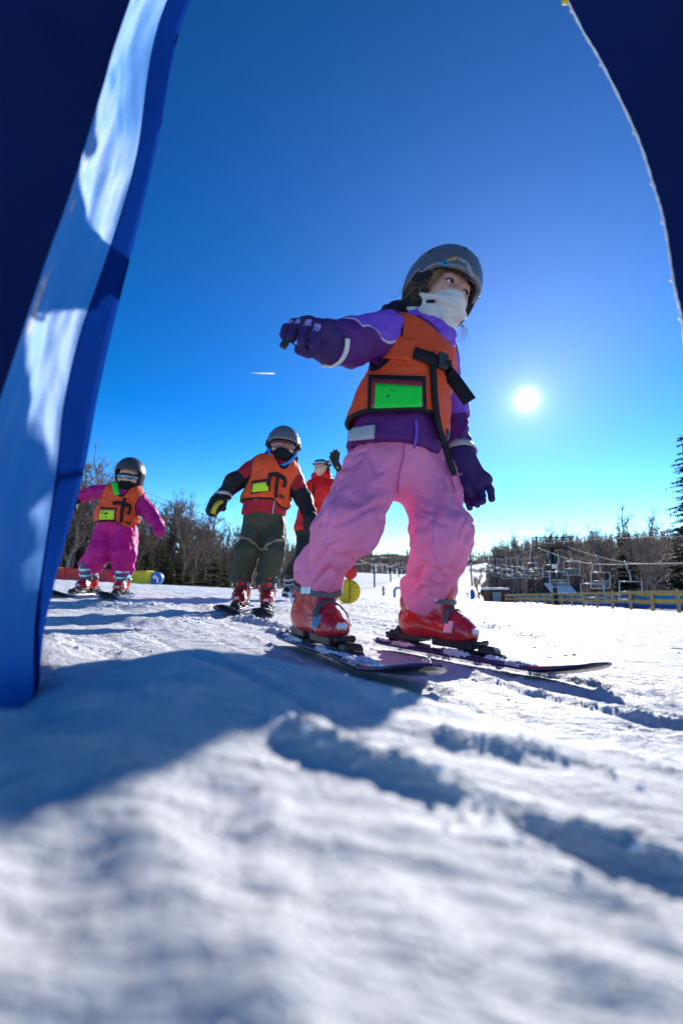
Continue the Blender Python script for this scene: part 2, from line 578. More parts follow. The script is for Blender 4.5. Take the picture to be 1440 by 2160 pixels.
# berms and ruts left by earlier skiers: (pixels along the crest, half width, height, clumpiness)
BERMS = [
    ([(560, 1530), (640, 1562), (760, 1618), (900, 1668), (1080, 1715), (1260, 1765), (1440, 1825), (1640, 1890)], .034, .050, .75),
    ([(890, 1548), (1010, 1572), (1130, 1598), (1240, 1625), (1320, 1660)], .024, .028, .8),
    ([(925, 1408), (1010, 1428), (1120, 1462), (1260, 1497), (1440, 1532), (1600, 1570)], .020, .017, .8),
    ([(480, 1302), (560, 1316), (640, 1340)], .05, .03, 1.1),
    ([(560, 1650), (572, 1800), (585, 2000), (590, 2300)], .022, .022, .4),
    ([(745, 1312), (830, 1322), (930, 1338)], .05, .022, 1.0),
    ([(1020, 1318), (1100, 1340), (1180, 1350)], .06, .026, 1.2),
    ([(450, 1418), (500, 1425), (560, 1440)], .022, .02, 1.2),
    ([(1000, 1760), (1130, 1830), (1440, 2000)], .035, .022, .6),
    ([(100, 1390), (200, 1382), (330, 1395)], .05, .02, 1.0),
    ([(1180, 2020), (1280, 2060), (1440, 2130)], .02, .014, .8),
    ([(130, 1900), (330, 1980), (420, 2100)], .02, .010, .8),
    ([(160, 1275), (300, 1288), (480, 1285)], .10, .05, 1.0),
    ([(160, 1305), (330, 1318), (460, 1312)], .07, .03, 1.0),
]
def _berm(pts, w, h, c):
    p = np.array([on_ground(*q)[:2] for q in pts]); k = float(np.clip(p[:, 1].mean() / .75, .3, 1))
    return p, w * k, h * k * .8, c
BERMS = [_berm(*b) for b in BERMS]
TRACK = np.array([math.sin(R(40)), -math.cos(R(40))])       # the way skiers slide down
def ground_detail(x, y):
    dist = np.hypot(x, y)
    near = 1 - sstep(14, 40, dist)
    a = x * TRACK[0] + y * TRACK[1]; c = -x * TRACK[1] + y * TRACK[0]
    z = .030 * fbm(x * .8, y * .8, 0, 3, 5) * (1 - .85 * (1 - sstep(1.5, 4, dist)))
    z = z +   .006 * fbm(a * 1.3, c * 7, 3, 3, 9)                         # long streaks along the slide
    patchy = sstep(-.10, .35, fbm(x * 2.2, y * 2.2, 7, 3, 21))
    nr = .7 + .5 * sstep(.3, 1.0, dist)
    z = z + .006 * fbm(x * 13, y * 13, 1, 4, 33) * (.35 + patchy) * nr
    z = z + .0035 * np.abs(fbm(x * 38, y * 38, 2, 3, 41)) * (.3 + patchy) * nr
    z = z + .030 * np.maximum(0, fbm(x * 3.5, y * 3.5, 11, 4, 91) - .12) * sstep(1.8, 3.5, dist)
    z = z + .012 * fbm(a * .9, c * 9, 13, 3, 95) * sstep(2.0, 5, dist)
    # narrow ski tracks
    tr = noise3(c * 5 + .8 * noise3(a * .5, c * .4, 0, 61), a * .10, 4, 62)
    z = z - .007 * np.exp(-(tr / .05) ** 2) * near
    z = z + .0035 * fbm(a * 2.0, c * 26, 21, 3, 99) * (1 - sstep(.8, 2.0, dist))
    z = z * (.25 + .75 * near)
    sel = np.where((dist < 12) & (y > 0))
    xs, ys = x[sel], y[sel]; zz = z[sel].copy()
    cl = noise3(xs * 55, ys * 55, 0, 71) * .8 + noise3(xs * 24, ys * 24, 0, 72) * .45 + noise3(xs * 120, ys * 120, 0, 73) * .6
    for pts, w, h, k in BERMS:
        d, side, al, tot = seg_dist(xs, ys, pts)
        end = sstep(0, .12 * tot, al) * (1 - sstep(.88 * tot, tot, al))
        prof = np.exp(-(d / w) ** 2) * (1 + .75 * k * cl)
        rut = np.exp(-((d - 2.0 * w) / (1.1 * w)) ** 2) * (side < 0)
        zz = zz + end * .8 * (h * prof - .12 * h * rut)
    for s in SKIS:                                           # snow pressed flat and scraped beside the skis
        dr = np.array([math.sin(s['yaw']), -math.cos(s['yaw'])])
        d, side, al, tot = seg_dist(xs, ys, np.array([s['tail'] - dr * .9, s['tail'] + dr * (s['L'] - .06)]))
        k = 1 - sstep(.045, .085, d)
        zz = zz * (1 - k) + k * (.0015 * cl - .006)
        zz = zz + .009 * np.exp(-((d - .075) / .018) ** 2) * (.6 + cl)
    z[sel] = zz
    return z
def grow(a, step, g, end):
    out = [a]
    while out[-1] < end: out.append(out[-1] + max(step, g * abs(out[-1])))
    return out
gx = np.array(sorted([-v for v in grow(.55, .0075, .022, 900)] + list(np.arange(-.5425, .9, .0075)) + grow(.9, .0075, .022, 900)))
gy = np.array(sorted([-30, -12, -5, -2, -1, -.5, -.25, -.1] + list(np.arange(0, .9, .0075)) + grow(.9, .0085, .0125, 1100)))
GX, GY = np.meshgrid(gx, gy, indexing='ij')
GZ = ground_base(GX, GY) + ground_detail(GX, GY)
def ground_z(x, y):
    """height of the snow as meshed"""
    i = int(np.clip(np.searchsorted(gx, x) - 1, 0, len(gx) - 2)); j = int(np.clip(np.searchsorted(gy, y) - 1, 0, len(gy) - 2))
    u = (x - gx[i]) / (gx[i+1] - gx[i]); v = (y - gy[j]) / (gy[j+1] - gy[j])
    return float((GZ[i, j] * (1-u) + GZ[i+1, j] * u) * (1-v) + (GZ[i, j+1] * (1-u) + GZ[i+1, j+1] * u) * v)
nx, ny = GX.shape
ii = np.arange(nx * ny).reshape(nx, ny)
quads = np.stack([ii[:-1, :-1], ii[1:, :-1], ii[1:, 1:], ii[:-1, 1:]], -1).reshape(-1, 4)
snow_ground = obj('snow_slope', np.stack([GX, GY, GZ], -1).reshape(-1, 3), quads, M_SNOW)
tag(snow_ground, 'sunlit white ski slope with tracks and loose snow', None, None, 'structure')

# loose crumbs of snow thrown up beside the tracks
rng = np.random.default_rng(4)
_ico = np.array([(0,0,1),(.894,0,.447),(.276,.851,.447),(-.724,.526,.447),(-.724,-.526,.447),(.276,-.851,.447),(.724,.526,-.447),(-.276,.851,-.447),(-.894,0,-.447),(-.276,-.851,-.447),(.724,-.526,-.447),(0,0,-1)])
_icf = np.array([(0,1,2),(0,2,3),(0,3,4),(0,4,5),(0,5,1),(1,6,2),(2,7,3),(3,8,4),(4,9,5),(5,10,1),(6,7,2),(7,8,3),(8,9,4),(9,10,5),(10,6,1),(11,7,6),(11,8,7),(11,9,8),(11,10,9),(11,6,10)])
cv, cf = [], []
def crumb(x, y, r):
    z = ground_z(x, y)
    v = _ico * r * (1 + .35 * rng.standard_normal((12, 1))) * np.array([1, 1, .75])
    cf.append(_icf + 12 * len(cv)); cv.append(v + (x, y, z + r * .2))
for pts, w, h, k in BERMS:
    L = np.hypot(*(np.diff(pts, axis=0).T)).sum()
    for _ in range(int(min(170, 60 + L * 90) * k)):
        t = rng.random() * (len(pts) - 1); i = int(t)
        q = pts[i] + (pts[i+1] - pts[i]) * (t - i) + rng.standard_normal(2) * w * .9
        crumb(q[0], q[1], h * (.06 + .22 * rng.random() ** 3))
for _ in range(450):
    y = .9 + 5 * rng.random() ** 1.5; x = (rng.random() * 1.7 - .85) * y * .95
    crumb(x, y, (.0018 + .006 * rng.random() ** 4) * (.7 + .22 * y))
snow_crumbs = obj('snow_crumbs', np.vstack(cv), np.vstack(cf), M_SNOWPACK)
tag(snow_crumbs, 'loose crumbs of snow lying along the tracks', None, None, 'stuff')
# ------------------------------------------------------------------ the blue padded gate the camera looks through
def vinyl():
    m, nt, b = nodes_of("blue_gate_fabric")
    L = nt.links.new
    tc = nt.nodes.new('ShaderNodeTexCoord')
    n = nt.nodes.new('ShaderNodeTexNoise'); n.inputs['Scale'].default_value = 6; n.inputs['Detail'].default_value = 4
    L(tc.outputs['Object'], n.inputs['Vector'])
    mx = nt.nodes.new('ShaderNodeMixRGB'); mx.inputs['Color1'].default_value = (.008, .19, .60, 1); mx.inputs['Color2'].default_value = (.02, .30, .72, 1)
    L(n.outputs['Fac'], mx.inputs['Fac']); L(mx.outputs[0], b.inputs['Base Color'])
    b.inputs['Roughness'].default_value = .62; b.inputs['Specular IOR Level'].default_value = .35
    b.inputs['Sheen Weight'].default_value = .1; b.inputs['Sheen Roughness'].default_value = .35
    b.inputs['Sheen Tint'].default_value = (.7, .85, 1, 1)
    w = nt.nodes.new('ShaderNodeTexNoise'); w.inputs['Scale'].default_value = 260; w.inputs['Detail'].default_value = 3
    L(tc.outputs['Object'], w.inputs['Vector'])
    bp = nt.nodes.new('ShaderNodeBump'); bp.inputs['Strength'].default_value = .3; bp.inputs['Distance'].default_value = .001
    L(w.outputs['Fac'], bp.inputs['Height']); L(bp.outputs[0], b.inputs['Normal'])
    tr = nt.nodes.new('ShaderNodeBsdfTranslucent'); tr.inputs['Color'].default_value = (.005, .06, .42, 1)
    ms = nt.nodes.new('ShaderNodeMixShader'); ms.inputs[0].default_value = .12
    L(b.outputs[0], ms.inputs[1]); L(tr.outputs[0], ms.inputs[2]); L(ms.outputs[0], nt.nodes['Material Output'].inputs['Surface'])
    return m
M_VINYL = vinyl()
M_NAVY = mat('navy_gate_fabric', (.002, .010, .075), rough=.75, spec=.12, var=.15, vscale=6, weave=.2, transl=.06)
M_HEM_SHADED = mat('shaded_blue_hem', (.003, .028, .19), rough=1, spec=0, var=.1, vscale=6, transl=.2)  # gate blue darkened so the hem's shade is in its colour
M_SEAM = mat("grey_webbing_seam", (.42, .40, .45), rough=.8, var=.45, vscale=160, bump=.6, bscale=220)
M_PIPING = mat("pale_edge_piping", (.75, .76, .80), rough=.5, var=.1, transl=.45)
M_YTAG = mat("yellow_tag", (.7, .5, .02), rough=.6)
def build_arch():
    root = empty('gate_arch', (-.36, .46, gz(-.36, .46)), 'big blue padded fabric arch framing the view, one leg close by, top out of sight', 'gate')
    apexF = [np.array([-.125, .55, 1.36]), np.array([.04, .56, 1.50]), np.array([.20, .57, 1.34])]
    apexB = [np.array([-.13, .42, 1.36]), np.array([.03, .45, 1.50]), np.array([.18, .48, 1.34])]
    # back inner edge, inner face's front edge, outer rim of the hem; from the left foot over the top to the right foot
    BI = [P(-120, 1760, .40), P(-95, 1500, .40), P(-70, 1200, .40), P(-30, 950, .40), P(35, 740, .405), P(100, 545, .41), P(150, 405, .41), P(215, 195, .41), P(276, 0, .415)] + apexB + \
         [P(1196, 0, .50), P(1268, 132, .50), P(1341, 282, .50), P(1379, 395, .50), P(1400, 470, .50), P(1421, 600, .50), P(1440, 690, .50), P(1462, 900, .50), P(1478, 1150, .50), P(1485, 1400, .50), P(1490, 1560, .50)]
    FI = [P(20, 1620, .52), P(68, 1490, .52), P(75, 1300, .52), P(118, 1000, .52), P(135, 850, .52), P(170, 700, .52), P(232, 520, .525), P(287, 330, .53), P(352, 0, .53)] + apexF + \
         [P(1250, 0, .60), P(1322, 132, .60), P(1395, 282, .60), P(1434, 395, .60), P(1456, 470, .60), P(1480, 600, .60), P(1500, 690, .60), P(1525, 900, .60), P(1543, 1150, .60), P(1550, 1350, .60), P(1553, 1480, .60)]
    HO = [P(40, 1600, .56), P(74, 1490, .56), P(95, 1300, .565), P(172, 1000, .585), P(200, 850, .59), P(235, 690, .59), P(290, 470, .575), P(330, 300, .575), P(398, 0, .575)] + [a + np.array([.004, .02, -.03]) for a in apexF] + \
         [FI[12 + i] + np.array([.012, .02, .0]) for i in range(11)]
    BI[-1] = BI[-1] + np.array([.004, 0, -.02]); FI[-1] = FI[-1] + np.array([.004, 0, -.02])
    BI.append(BI[-1] + np.array([.006, 0, -.10])); FI.append(FI[-1] + np.array([.006, 0, -.12])); HO.append(HO[-1] + np.array([.006, 0, -.12]))
    n = 220
    BI, FI, HO = spline(BI, n), spline(FI, n), spline(HO, n)
    cen = np.array([.03, .47, .55])
    def outward(p, k):
        d = p - cen; d[:, 1] = 0
        d[:, 2] = np.where(d[:, 2] < 0, 0, d[:, 2])
        return p + d / (np.linalg.norm(d, axis=1)[:, None] + 1e-6) * k
    BO, FO = outward(BI.copy(), .24), outward(FI.copy(), .24)
    s = np.r_[0, np.cumsum(np.linalg.norm(np.diff(FI, axis=0), axis=1))]
    def sheet(A, B, m, amp, seed, name, matl, par, pleat=0.0, bulge=0.0, dirn=None):
        V = []
        t = np.linspace(0, 1, m)
        nn = np.cross(np.gradient(A, axis=0), B - A); nn /= np.linalg.norm(nn, axis=1)[:, None] + 1e-9
        for j, tt in enumerate(t):
            q = A * (1 - tt) + B * tt
            w = 4 * tt * (1 - tt)
            d = bulge * w + amp * fbm(s * 7, tt * 2.2, 1, 3, seed) * (w ** .5)
            d = d + pleat * noise3(s * 70 + 3 * fbm(s * 6, tt, 3, 2, seed), tt * 1.2, 5, seed + 3) * (.35 + .65 * tt) * w ** .4 * sstep(-.25, .2, noise3(s * 5, tt, 2, seed + 9))
            V.append(q + nn * d[:, None])
        V = np.stack(V, 1).reshape(-1, 3)
        ii = np.arange(n * m).reshape(n, m)
        F = np.stack([ii[:-1, :-1], ii[1:, :-1], ii[1:, 1:], ii[:-1, 1:]], -1).reshape(-1, 4)
        return obj(name, V, F, matl, par)
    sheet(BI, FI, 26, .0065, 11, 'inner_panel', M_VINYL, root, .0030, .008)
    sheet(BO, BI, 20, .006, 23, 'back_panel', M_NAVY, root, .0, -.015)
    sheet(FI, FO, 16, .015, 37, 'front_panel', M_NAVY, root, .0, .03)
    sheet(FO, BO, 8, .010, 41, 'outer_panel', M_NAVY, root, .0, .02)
    # hem flap standing off the front edge
    V = []; m = 5
    for tt in np.linspace(0, 1, m): V.append(FI * (1 - tt) + HO * tt)
    A = np.stack(V, 1).reshape(-1, 3); Bk = A + np.array([0, .004, 0])
    ii = np.arange(n * m).reshape(n, m)
    F = [tuple(q) for q in np.stack([ii[:-1, :-1], ii[1:, :-1], ii[1:, 1:], ii[:-1, 1:]], -1).reshape(-1, 4)]
    F += [tuple(i + n * m for i in q[::-1]) for q in F]
    F += [(int(ii[i, -1]), int(ii[i + 1, -1]), int(ii[i + 1, -1]) + n * m, int(ii[i, -1]) + n * m) for i in range(n - 1)]
    obj('hem_flap', np.vstack([A, Bk]), F, M_HEM_SHADED, root)
    # webbing seam along the near edge of the inner panel
    seam = BI * .88 + FI * .12
    nn = np.cross(np.gradient(BI, axis=0), FI - BI); nn /= np.linalg.norm(nn, axis=1)[:, None]
    i0, i1 = 40, 118
    V, F = ribbon(seam[i0:i1] + nn[i0:i1] * .006, nn[i0:i1], .014, .003)
    obj('webbing_seam', V, F, M_SEAM, root)
    # pale piping that catches the sun along the far side's edge
    k0, k1 = 112, 219
    V, F = tube(BI[k0:k1] + np.array([-.0005, 0, 0]), .0011 + .0004 * np.sin(np.arange(k1 - k0) * 2.1), 6)
    obj('edge_piping', V, F, M_PIPING, root)
    for i in np.linspace(k0 + 3, k1 - 30, 9).astype(int):
        V, F = tube([BI[i] + (-.001, 0, .003), BI[i] + (-.002, 0, 0), BI[i] + (-.001, 0, -.003)], [.0012, .0022, .0012], 6); obj('stitch_knot', V, F, M_PIPING, root)
    mb = MB(); mb.box(P(1190, 0, .497), (.008, .004, .012), None, .001); mb.build('yellow_tag', M_YTAG, root)
    return root
arch = build_arch()
# ------------------------------------------------------------------ kit for the people
CAMP = np.array([0, 0, CAM_H])
def folds(V, N, bones, freq, amp, seed=0, swirl=.5):
    """cloth folds that run round the limbs; bones = (a, b, radius, strength)"""
    D = np.zeros(len(V)); W = np.zeros(len(V)) + 1e-9
    for i, (a, b, r, k) in enumerate(bones):
        a = np.asarray(a, float); b = np.asarray(b, float); ba = b - a; l = np.linalg.norm(ba)
        t = ((V - a) @ ba) / (l * l)
        tc = np.clip(t, 0, 1)
        q = V - (a + tc[:, None] * ba); d = np.linalg.norm(q, axis=1)
        e1 = nrm(np.cross(ba, [0.3, 1, .2])); e2 = nrm(np.cross(ba, e1))
        qn = q / (d[:, None] + 1e-9); c1, c2 = qn @ e1, qn @ e2
        s = t * l * freq
        w = np.exp(-3.5 * d / r)
        wp = noise3(c1 * 1.3, c2 * 1.3, s * .35, seed + i * 7 + 1)
        n1 = noise3(s + 1.1 * wp + swirl * c1, c1 * .6, c2 * .6 + i * 5.3, seed + i * 7)
        n2 = noise3(s * 2.1 + 1.8 * wp - swirl * 1.6 * c2, c1 * 1.0, c2 * 1.0, seed + i * 7 + 2)
        n3 = noise3(s * .45 + swirl * 2.5 * c2, c1 * 1.4, c2 * 1.4 + 9, seed + i * 7 + 3)
        f = 1.5 * np.abs(n1) ** .62 + .55 * np.abs(n2) ** .7 + .9 * n3 - .75
        D += w * k * f; W += w
    return V + N * (amp * D / W)[:, None]
def bbox(pts, pad):
    p = np.array(pts)
    return p.min(0) - pad, p.max(0) + pad
def cut_plane(f, p, n):
    """keep the side of f away from n"""
    p = np.asarray(p); n = nrm(n)
    return lambda X: np.maximum(f(X), (X - p) @ n)
def limb_prims(a, b, c, r, ell=None):
    return [s_cone(a, b, r[0], r[1], ell), s_cone(b, c, r[1], r[2], ell)]
def surf_at(f, px, py, start=0.5, tmax=30):
    d = nrm(ray(px, py))
    p = trace(f, (CAMP + d * start)[None], d, tmax)[0]
    e = 1e-3
    g = np.array([f((p + np.eye(3)[i] * e)[None])[0] - f((p - np.eye(3)[i] * e)[None])[0] for i in range(3)])
    return p, nrm(g)
def pix_patch(f, quad, n, off=.002, thick=.003, start=.5, rnd=0.0):
    """cloth sheet lying on the surface f, its four corners where the photograph shows them"""
    a, b, c, e = [np.array(q, float) for q in quad]      # tl, tr, br, bl
    us = np.linspace(0, 1, n[0]); vs = np.linspace(0, 1, n[1])
    T = []
    for u in us:
        for v in vs:
            q = (a * (1-u) + b * u) * (1-v) + (e * (1-u) + c * u) * v
            T.append(nrm(ray(*q)))
    T = np.array(T)
    O = CAMP + T * start
    S = trace(f, O, T, 30, off)
    mid = S.mean(0)
    e_ = 1e-3
    g = nrm([f((mid + np.eye(3)[i] * e_)[None])[0] - f((mid - np.eye(3)[i] * e_)[None])[0] for i in range(3)])
    V = np.vstack([S + g * thick, S - g * (off + .004)])
    nu, nv = n; m = nu * nv; F = []
    for i in range(nu - 1):
        for j in range(nv - 1):
            p, q, r, s = i*nv + j, (i+1)*nv + j, (i+1)*nv + j+1, i*nv + j+1
            F.append((p, s, r, q)); F.append((p+m, q+m, r+m, s+m))
    rim = [i*nv for i in range(nu)] + [(nu-1)*nv + j for j in range(1, nv)] + [i*nv + nv-1 for i in range(nu-2, -1, -1)] + [j for j in range(nv-2, 0, -1)]
    for i in range(len(rim)):
        p, q = rim[i], rim[(i+1) % len(rim)]
        F.append((p, q, q+m, p+m))
    return V, F
def pix_strip(f, pts, width, n, off=.002, thick=.004, start=.5):
    """strap lying on the surface f along pixels"""
    q = spline(pts, n)
    T = np.array([nrm(ray(*p)) for p in q])
    S = trace(f, CAMP + T * start, T, 30, off + thick / 2)
    e = 1e-3
    g = np.stack([f(S + np.eye(3)[i] * e) - f(S - np.eye(3)[i] * e) for i in range(3)], 1)
    g /= np.linalg.norm(g, axis=1)[:, None] + 1e-9
    return ribbon(S, g, width, thick)

# --- ski boot, in its own frame: x forward, z up, heel at the origin, 23 cm long
def boot_meshes():
    I = np.eye(3)
    lower = s_union([s_cone((.035, 0, .052), (.165, 0, .044), .046, .036, ((0, 1, 0), .92)), s_cone((.165, 0, .04), (.195, 0, .034), .036, .028),
                     s_cone((.04, 0, .06), (.06, 0, .105), .047, .05)], .03)
    lower = (lambda g: lambda X: np.maximum(g(X), .017 - X[:, 2]))(lower)
    cuff = s_union([s_cone((.05, 0, .10), (.100, 0, .185), .059, .060, ((0, 1, 0), .93)), s_cone((.02, 0, .11), (.04, 0, .2), .02, .022)], .03)
    cuff = cut_plane(cuff, (.095, 0, .205), (.25, 0, 1))
    cuff = cut_plane(cuff, (.055, 0, .085), (.25, 0, -1))
    out = {}
    V, Q = sdf_mesh(lower, (-.03, -.06, 0), (.24, .06, .17), .0042)
    out['shell'] = mesh_data('shell', V, Q, None)
    out['shell_v'] = V
    V, Q = sdf_mesh(cuff, (-.02, -.075, .05), (.17, .075, .25), .0042)
    out['cuff'] = mesh_data('cuff', V, Q, None)
    tongue = s_union([s_cone((.10, 0, .09), (.127, 0, .20), .040, .043), s_cone((.10, 0, .09), (.165, 0, .06), .036, .028)], .02)
    V, Q = sdf_mesh(cut_plane(tongue, (.1, 0, .222), (.1, 0, 1)), (.03, -.06, .02), (.21, .06, .24), .0045)
    out['tongue'] = mesh_data('tongue', V, Q, None)
    m = MB()
    m.box((.028, 0, .011), (.075, .062, .022), bev=.004)
    m.box((.165, 0, .011), (.115, .066, .022), bev=.004)
    m.box((.228, 0, .017), (.03, .052, .014), bev=.004)
    m.box((-.012, 0, .019), (.03, .05, .018), bev=.004)
    m.box((.09, 0, .018), (.07, .045, .012), bev=.003)
    out['sole'] = m.data('sole', None)
    m = MB()                                              # liner showing above the cuff
    m.tube([(.090, 0, .16), (.104, 0, .205), (.110, 0, .222)], [.046, .049, .045], 20)
    out['liner'] = m.data('liner', None, True)
    bk = []
    for side in (1, -1):
        pass
    def buckle(c, yaw, tilt, l, w):
        m = MB()
        M = np.array(Matrix.Rotation(yaw, 3, 'Z') @ Matrix.Rotation(tilt, 3, 'X'))
        m.box(c, (w, .006, l), M, .0018)
        m.box(np.array(c) + M @ np.array([0, .005, .012]), (w * .62, .006, l * .5), M, .0018)
        return m
    out['buckles'] = [buckle((.166, -.040, .052), .1, -.45, .034, .026).data('buckle', None), buckle((.166, .040, .052), -.1, .45, .034, .026).data('buckle', None),
                      buckle((.120, -.050, .124), .45, -.1, .022, .030).data('buckle', None), buckle((.120, .050, .124), -.45, .1, .022, .030).data('buckle', None), buckle((.125, -.052, .168), .45, -.1, .022, .030).data('buckle', None), buckle((.125, .052, .168), -.45, .1, .022, .030).data('buckle', None)]
    st = []
    for (x, z, rx, ry, tl, w) in ((.108, .172, .072, .060, .24, .018), (.094, .128, .072, .060, .24, .012), (.150, .078, .030, .043, .75, .014)):
        pts = []; nn = []
        for a in np.linspace(-2.1, 2.1, 25) if z > .1 else np.linspace(-1.25, 1.25, 17):
            dx = math.cos(a) * rx; y = math.sin(a) * ry
            if z > .1: pts.append((x - .012 + dx * .98, y, z + .0 - dx * tl)); nn.append((math.cos(a), math.sin(a), .1))
            else: pts.append((x + .005, math.sin(a) * ry * 1.02, .046 + math.cos(a) * .052)); nn.append((.35, math.sin(a), math.cos(a)))
        V, F = ribbon(pts, np.array(nn, float), w, .005)
        st.append(mesh_data('strap', V, F, None, False))
    out['straps'] = st
    rv = []
    for sg in (-1, 1):
        m = MB(); m.tube([(.052, sg * .050, .098), (.052, sg * .0575, .098), (.052, sg * .060, .098)], [.011, .011, .007], 14); rv.append(m.data('rivet', None, False))
    m = MB(); m.box((.213, 0, .040), (.020, .030, .026), np.array(Matrix.Rotation(.5, 3, 'Y')), .006); out['toe_bumper'] = m.data('toe_bumper', None)
    out['rivets'] = rv
    return out
BOOT = boot_meshes()
def with_mat(me, m):
    c = me.copy(); c.materials.clear(); c.materials.append(m); return c
def boot_set(shell, cuff, tongue, sole, buckle, strap, liner):
    return dict(shell=with_mat(BOOT['shell'], shell), cuff=with_mat(BOOT['cuff'], cuff), tongue=with_mat(BOOT['tongue'], tongue), sole=with_mat(BOOT['sole'], sole),
                liner=with_mat(BOOT['liner'], liner), buckles=[with_mat(b, buckle) for b in BOOT['buckles']], straps=[with_mat(s, strap) for s in BOOT['straps']], rivets=[with_mat(r, buckle) for r in BOOT['rivets']], toe=with_mat(BOOT['toe_bumper'], M_WHITE))
def place_boot(parent, S, heel, fwd, up, scale=1.0, tall=True):
    """boot as a part of a person with its own sub-parts"""
    x = nrm(fwd); z = nrm(np.asarray(up) - x * np.dot(up, x)); y = np.cross(z, x)
    M = Matrix(((x[0], y[0], z[0], 0), (x[1], y[1], z[1], 0), (x[2], y[2], z[2], 0), (0, 0, 0, 1)))
    b = link('ski_boot', S['shell'], parent)
    off = np.zeros(3); p = parent
    while p is not None: off += np.array(p.location); p = p.parent
    b.matrix_local = Matrix.Translation(Vector(np.asarray(heel) - off)) @ M @ Matrix.Scale(scale, 4)
    for k in ('cuff', 'tongue', 'sole', 'liner'): link(k, S[k], b)
    for m in S['rivets']: link('rivet', m, b)
    link('toe_bumper', S['toe'], b)
    for m in S['buckles'][:None if tall else 4]: link('buckle', m, b)
    for m in S['straps'][0 if tall else 1:]: link('strap', m, b)
    return b
# --- skis: own frame x forward from the tail, z up; thing with a binding and clumps of snow
def ski_mesh(L, w0=.124, w1=.078, w2=.096, th=.013, tip=.046):
    n = 46; rows = []
    for i in range(n):
        t = i / (n - 1)
        w = w2 + (w1 - w2) * sstep(0, .45, t) if t < .45 else w1 + (w0 - w1) * sstep(.45, .86, t)
        if t > .90: w *= math.sqrt(max(0, 1 - ((t - .90) / .102) ** 2))
        if t < .03: w *= math.sqrt(max(.25, 1 - ((.03 - t) / .034) ** 2))
        z = tip * max(0, (t - .74) / .26) ** 1.45 + .012 * max(0, (.06 - t) / .06) ** 2
        rows.append((t * L, w / 2, z, th * (1 - .55 * sstep(.7, 1, t)) * (.75 + .25 * sstep(0, .1, t))))
    V = []; F = []
    for x, w, z, h in rows:
        V += [(x, -w, z), (x, w, z), (x, w, z + h * .5), (x, w * .93, z + h), (x, 0, z + h * 1.08), (x, -w * .93, z + h), (x, -w, z + h * .5)]
    for i in range(n - 1):
        for k in range(7):
            F.append((i*7 + k, i*7 + (k+1) % 7, (i+1)*7 + (k+1) % 7, (i+1)*7 + k))
    F.append(tuple(range(7))); F.append(tuple((n-1)*7 + k for k in range(7))[::-1])
    V = np.array(V)
    return V, F, rows
def binding(heel_x, bw=.06):
    toe = MB(); heel = MB(); plate = MB(); brake = MB()
    plate.box((heel_x + .11, 0, .0145), (.30, .058, .008), bev=.002)
    toe.box((heel_x + .272, 0, .032), (.05, .054, .030), bev=.009)
    toe.box((heel_x + .300, 0, .024), (.036, .038, .014), bev=.006)
    
    toe.box((heel_x + .215, 0, .024), (.06, .052, .012), bev=.004)
    heel.box((heel_x - .045, 0, .036), (.06, .054, .036), bev=.008); heel.box((heel_x - .03, 0, .062), (.035, .046, .022), bev=.006)
    heel.box((heel_x - .078, 0, .040), (.04, .026, .012), bev=.004); heel.box((heel_x + .02, 0, .022), (.09, .05, .01), bev=.003)
    for s in (-1, 1):
        brake.tube([(heel_x + .03, s * .036, .024), (heel_x - .0, s * .042, .026), (heel_x - .045, s * .045, .030)], .003, 6)
        brake.box((heel_x - .052, s * .045, .031), (.022, .007, .011), bev=.003)
    return toe, heel, plate, brake

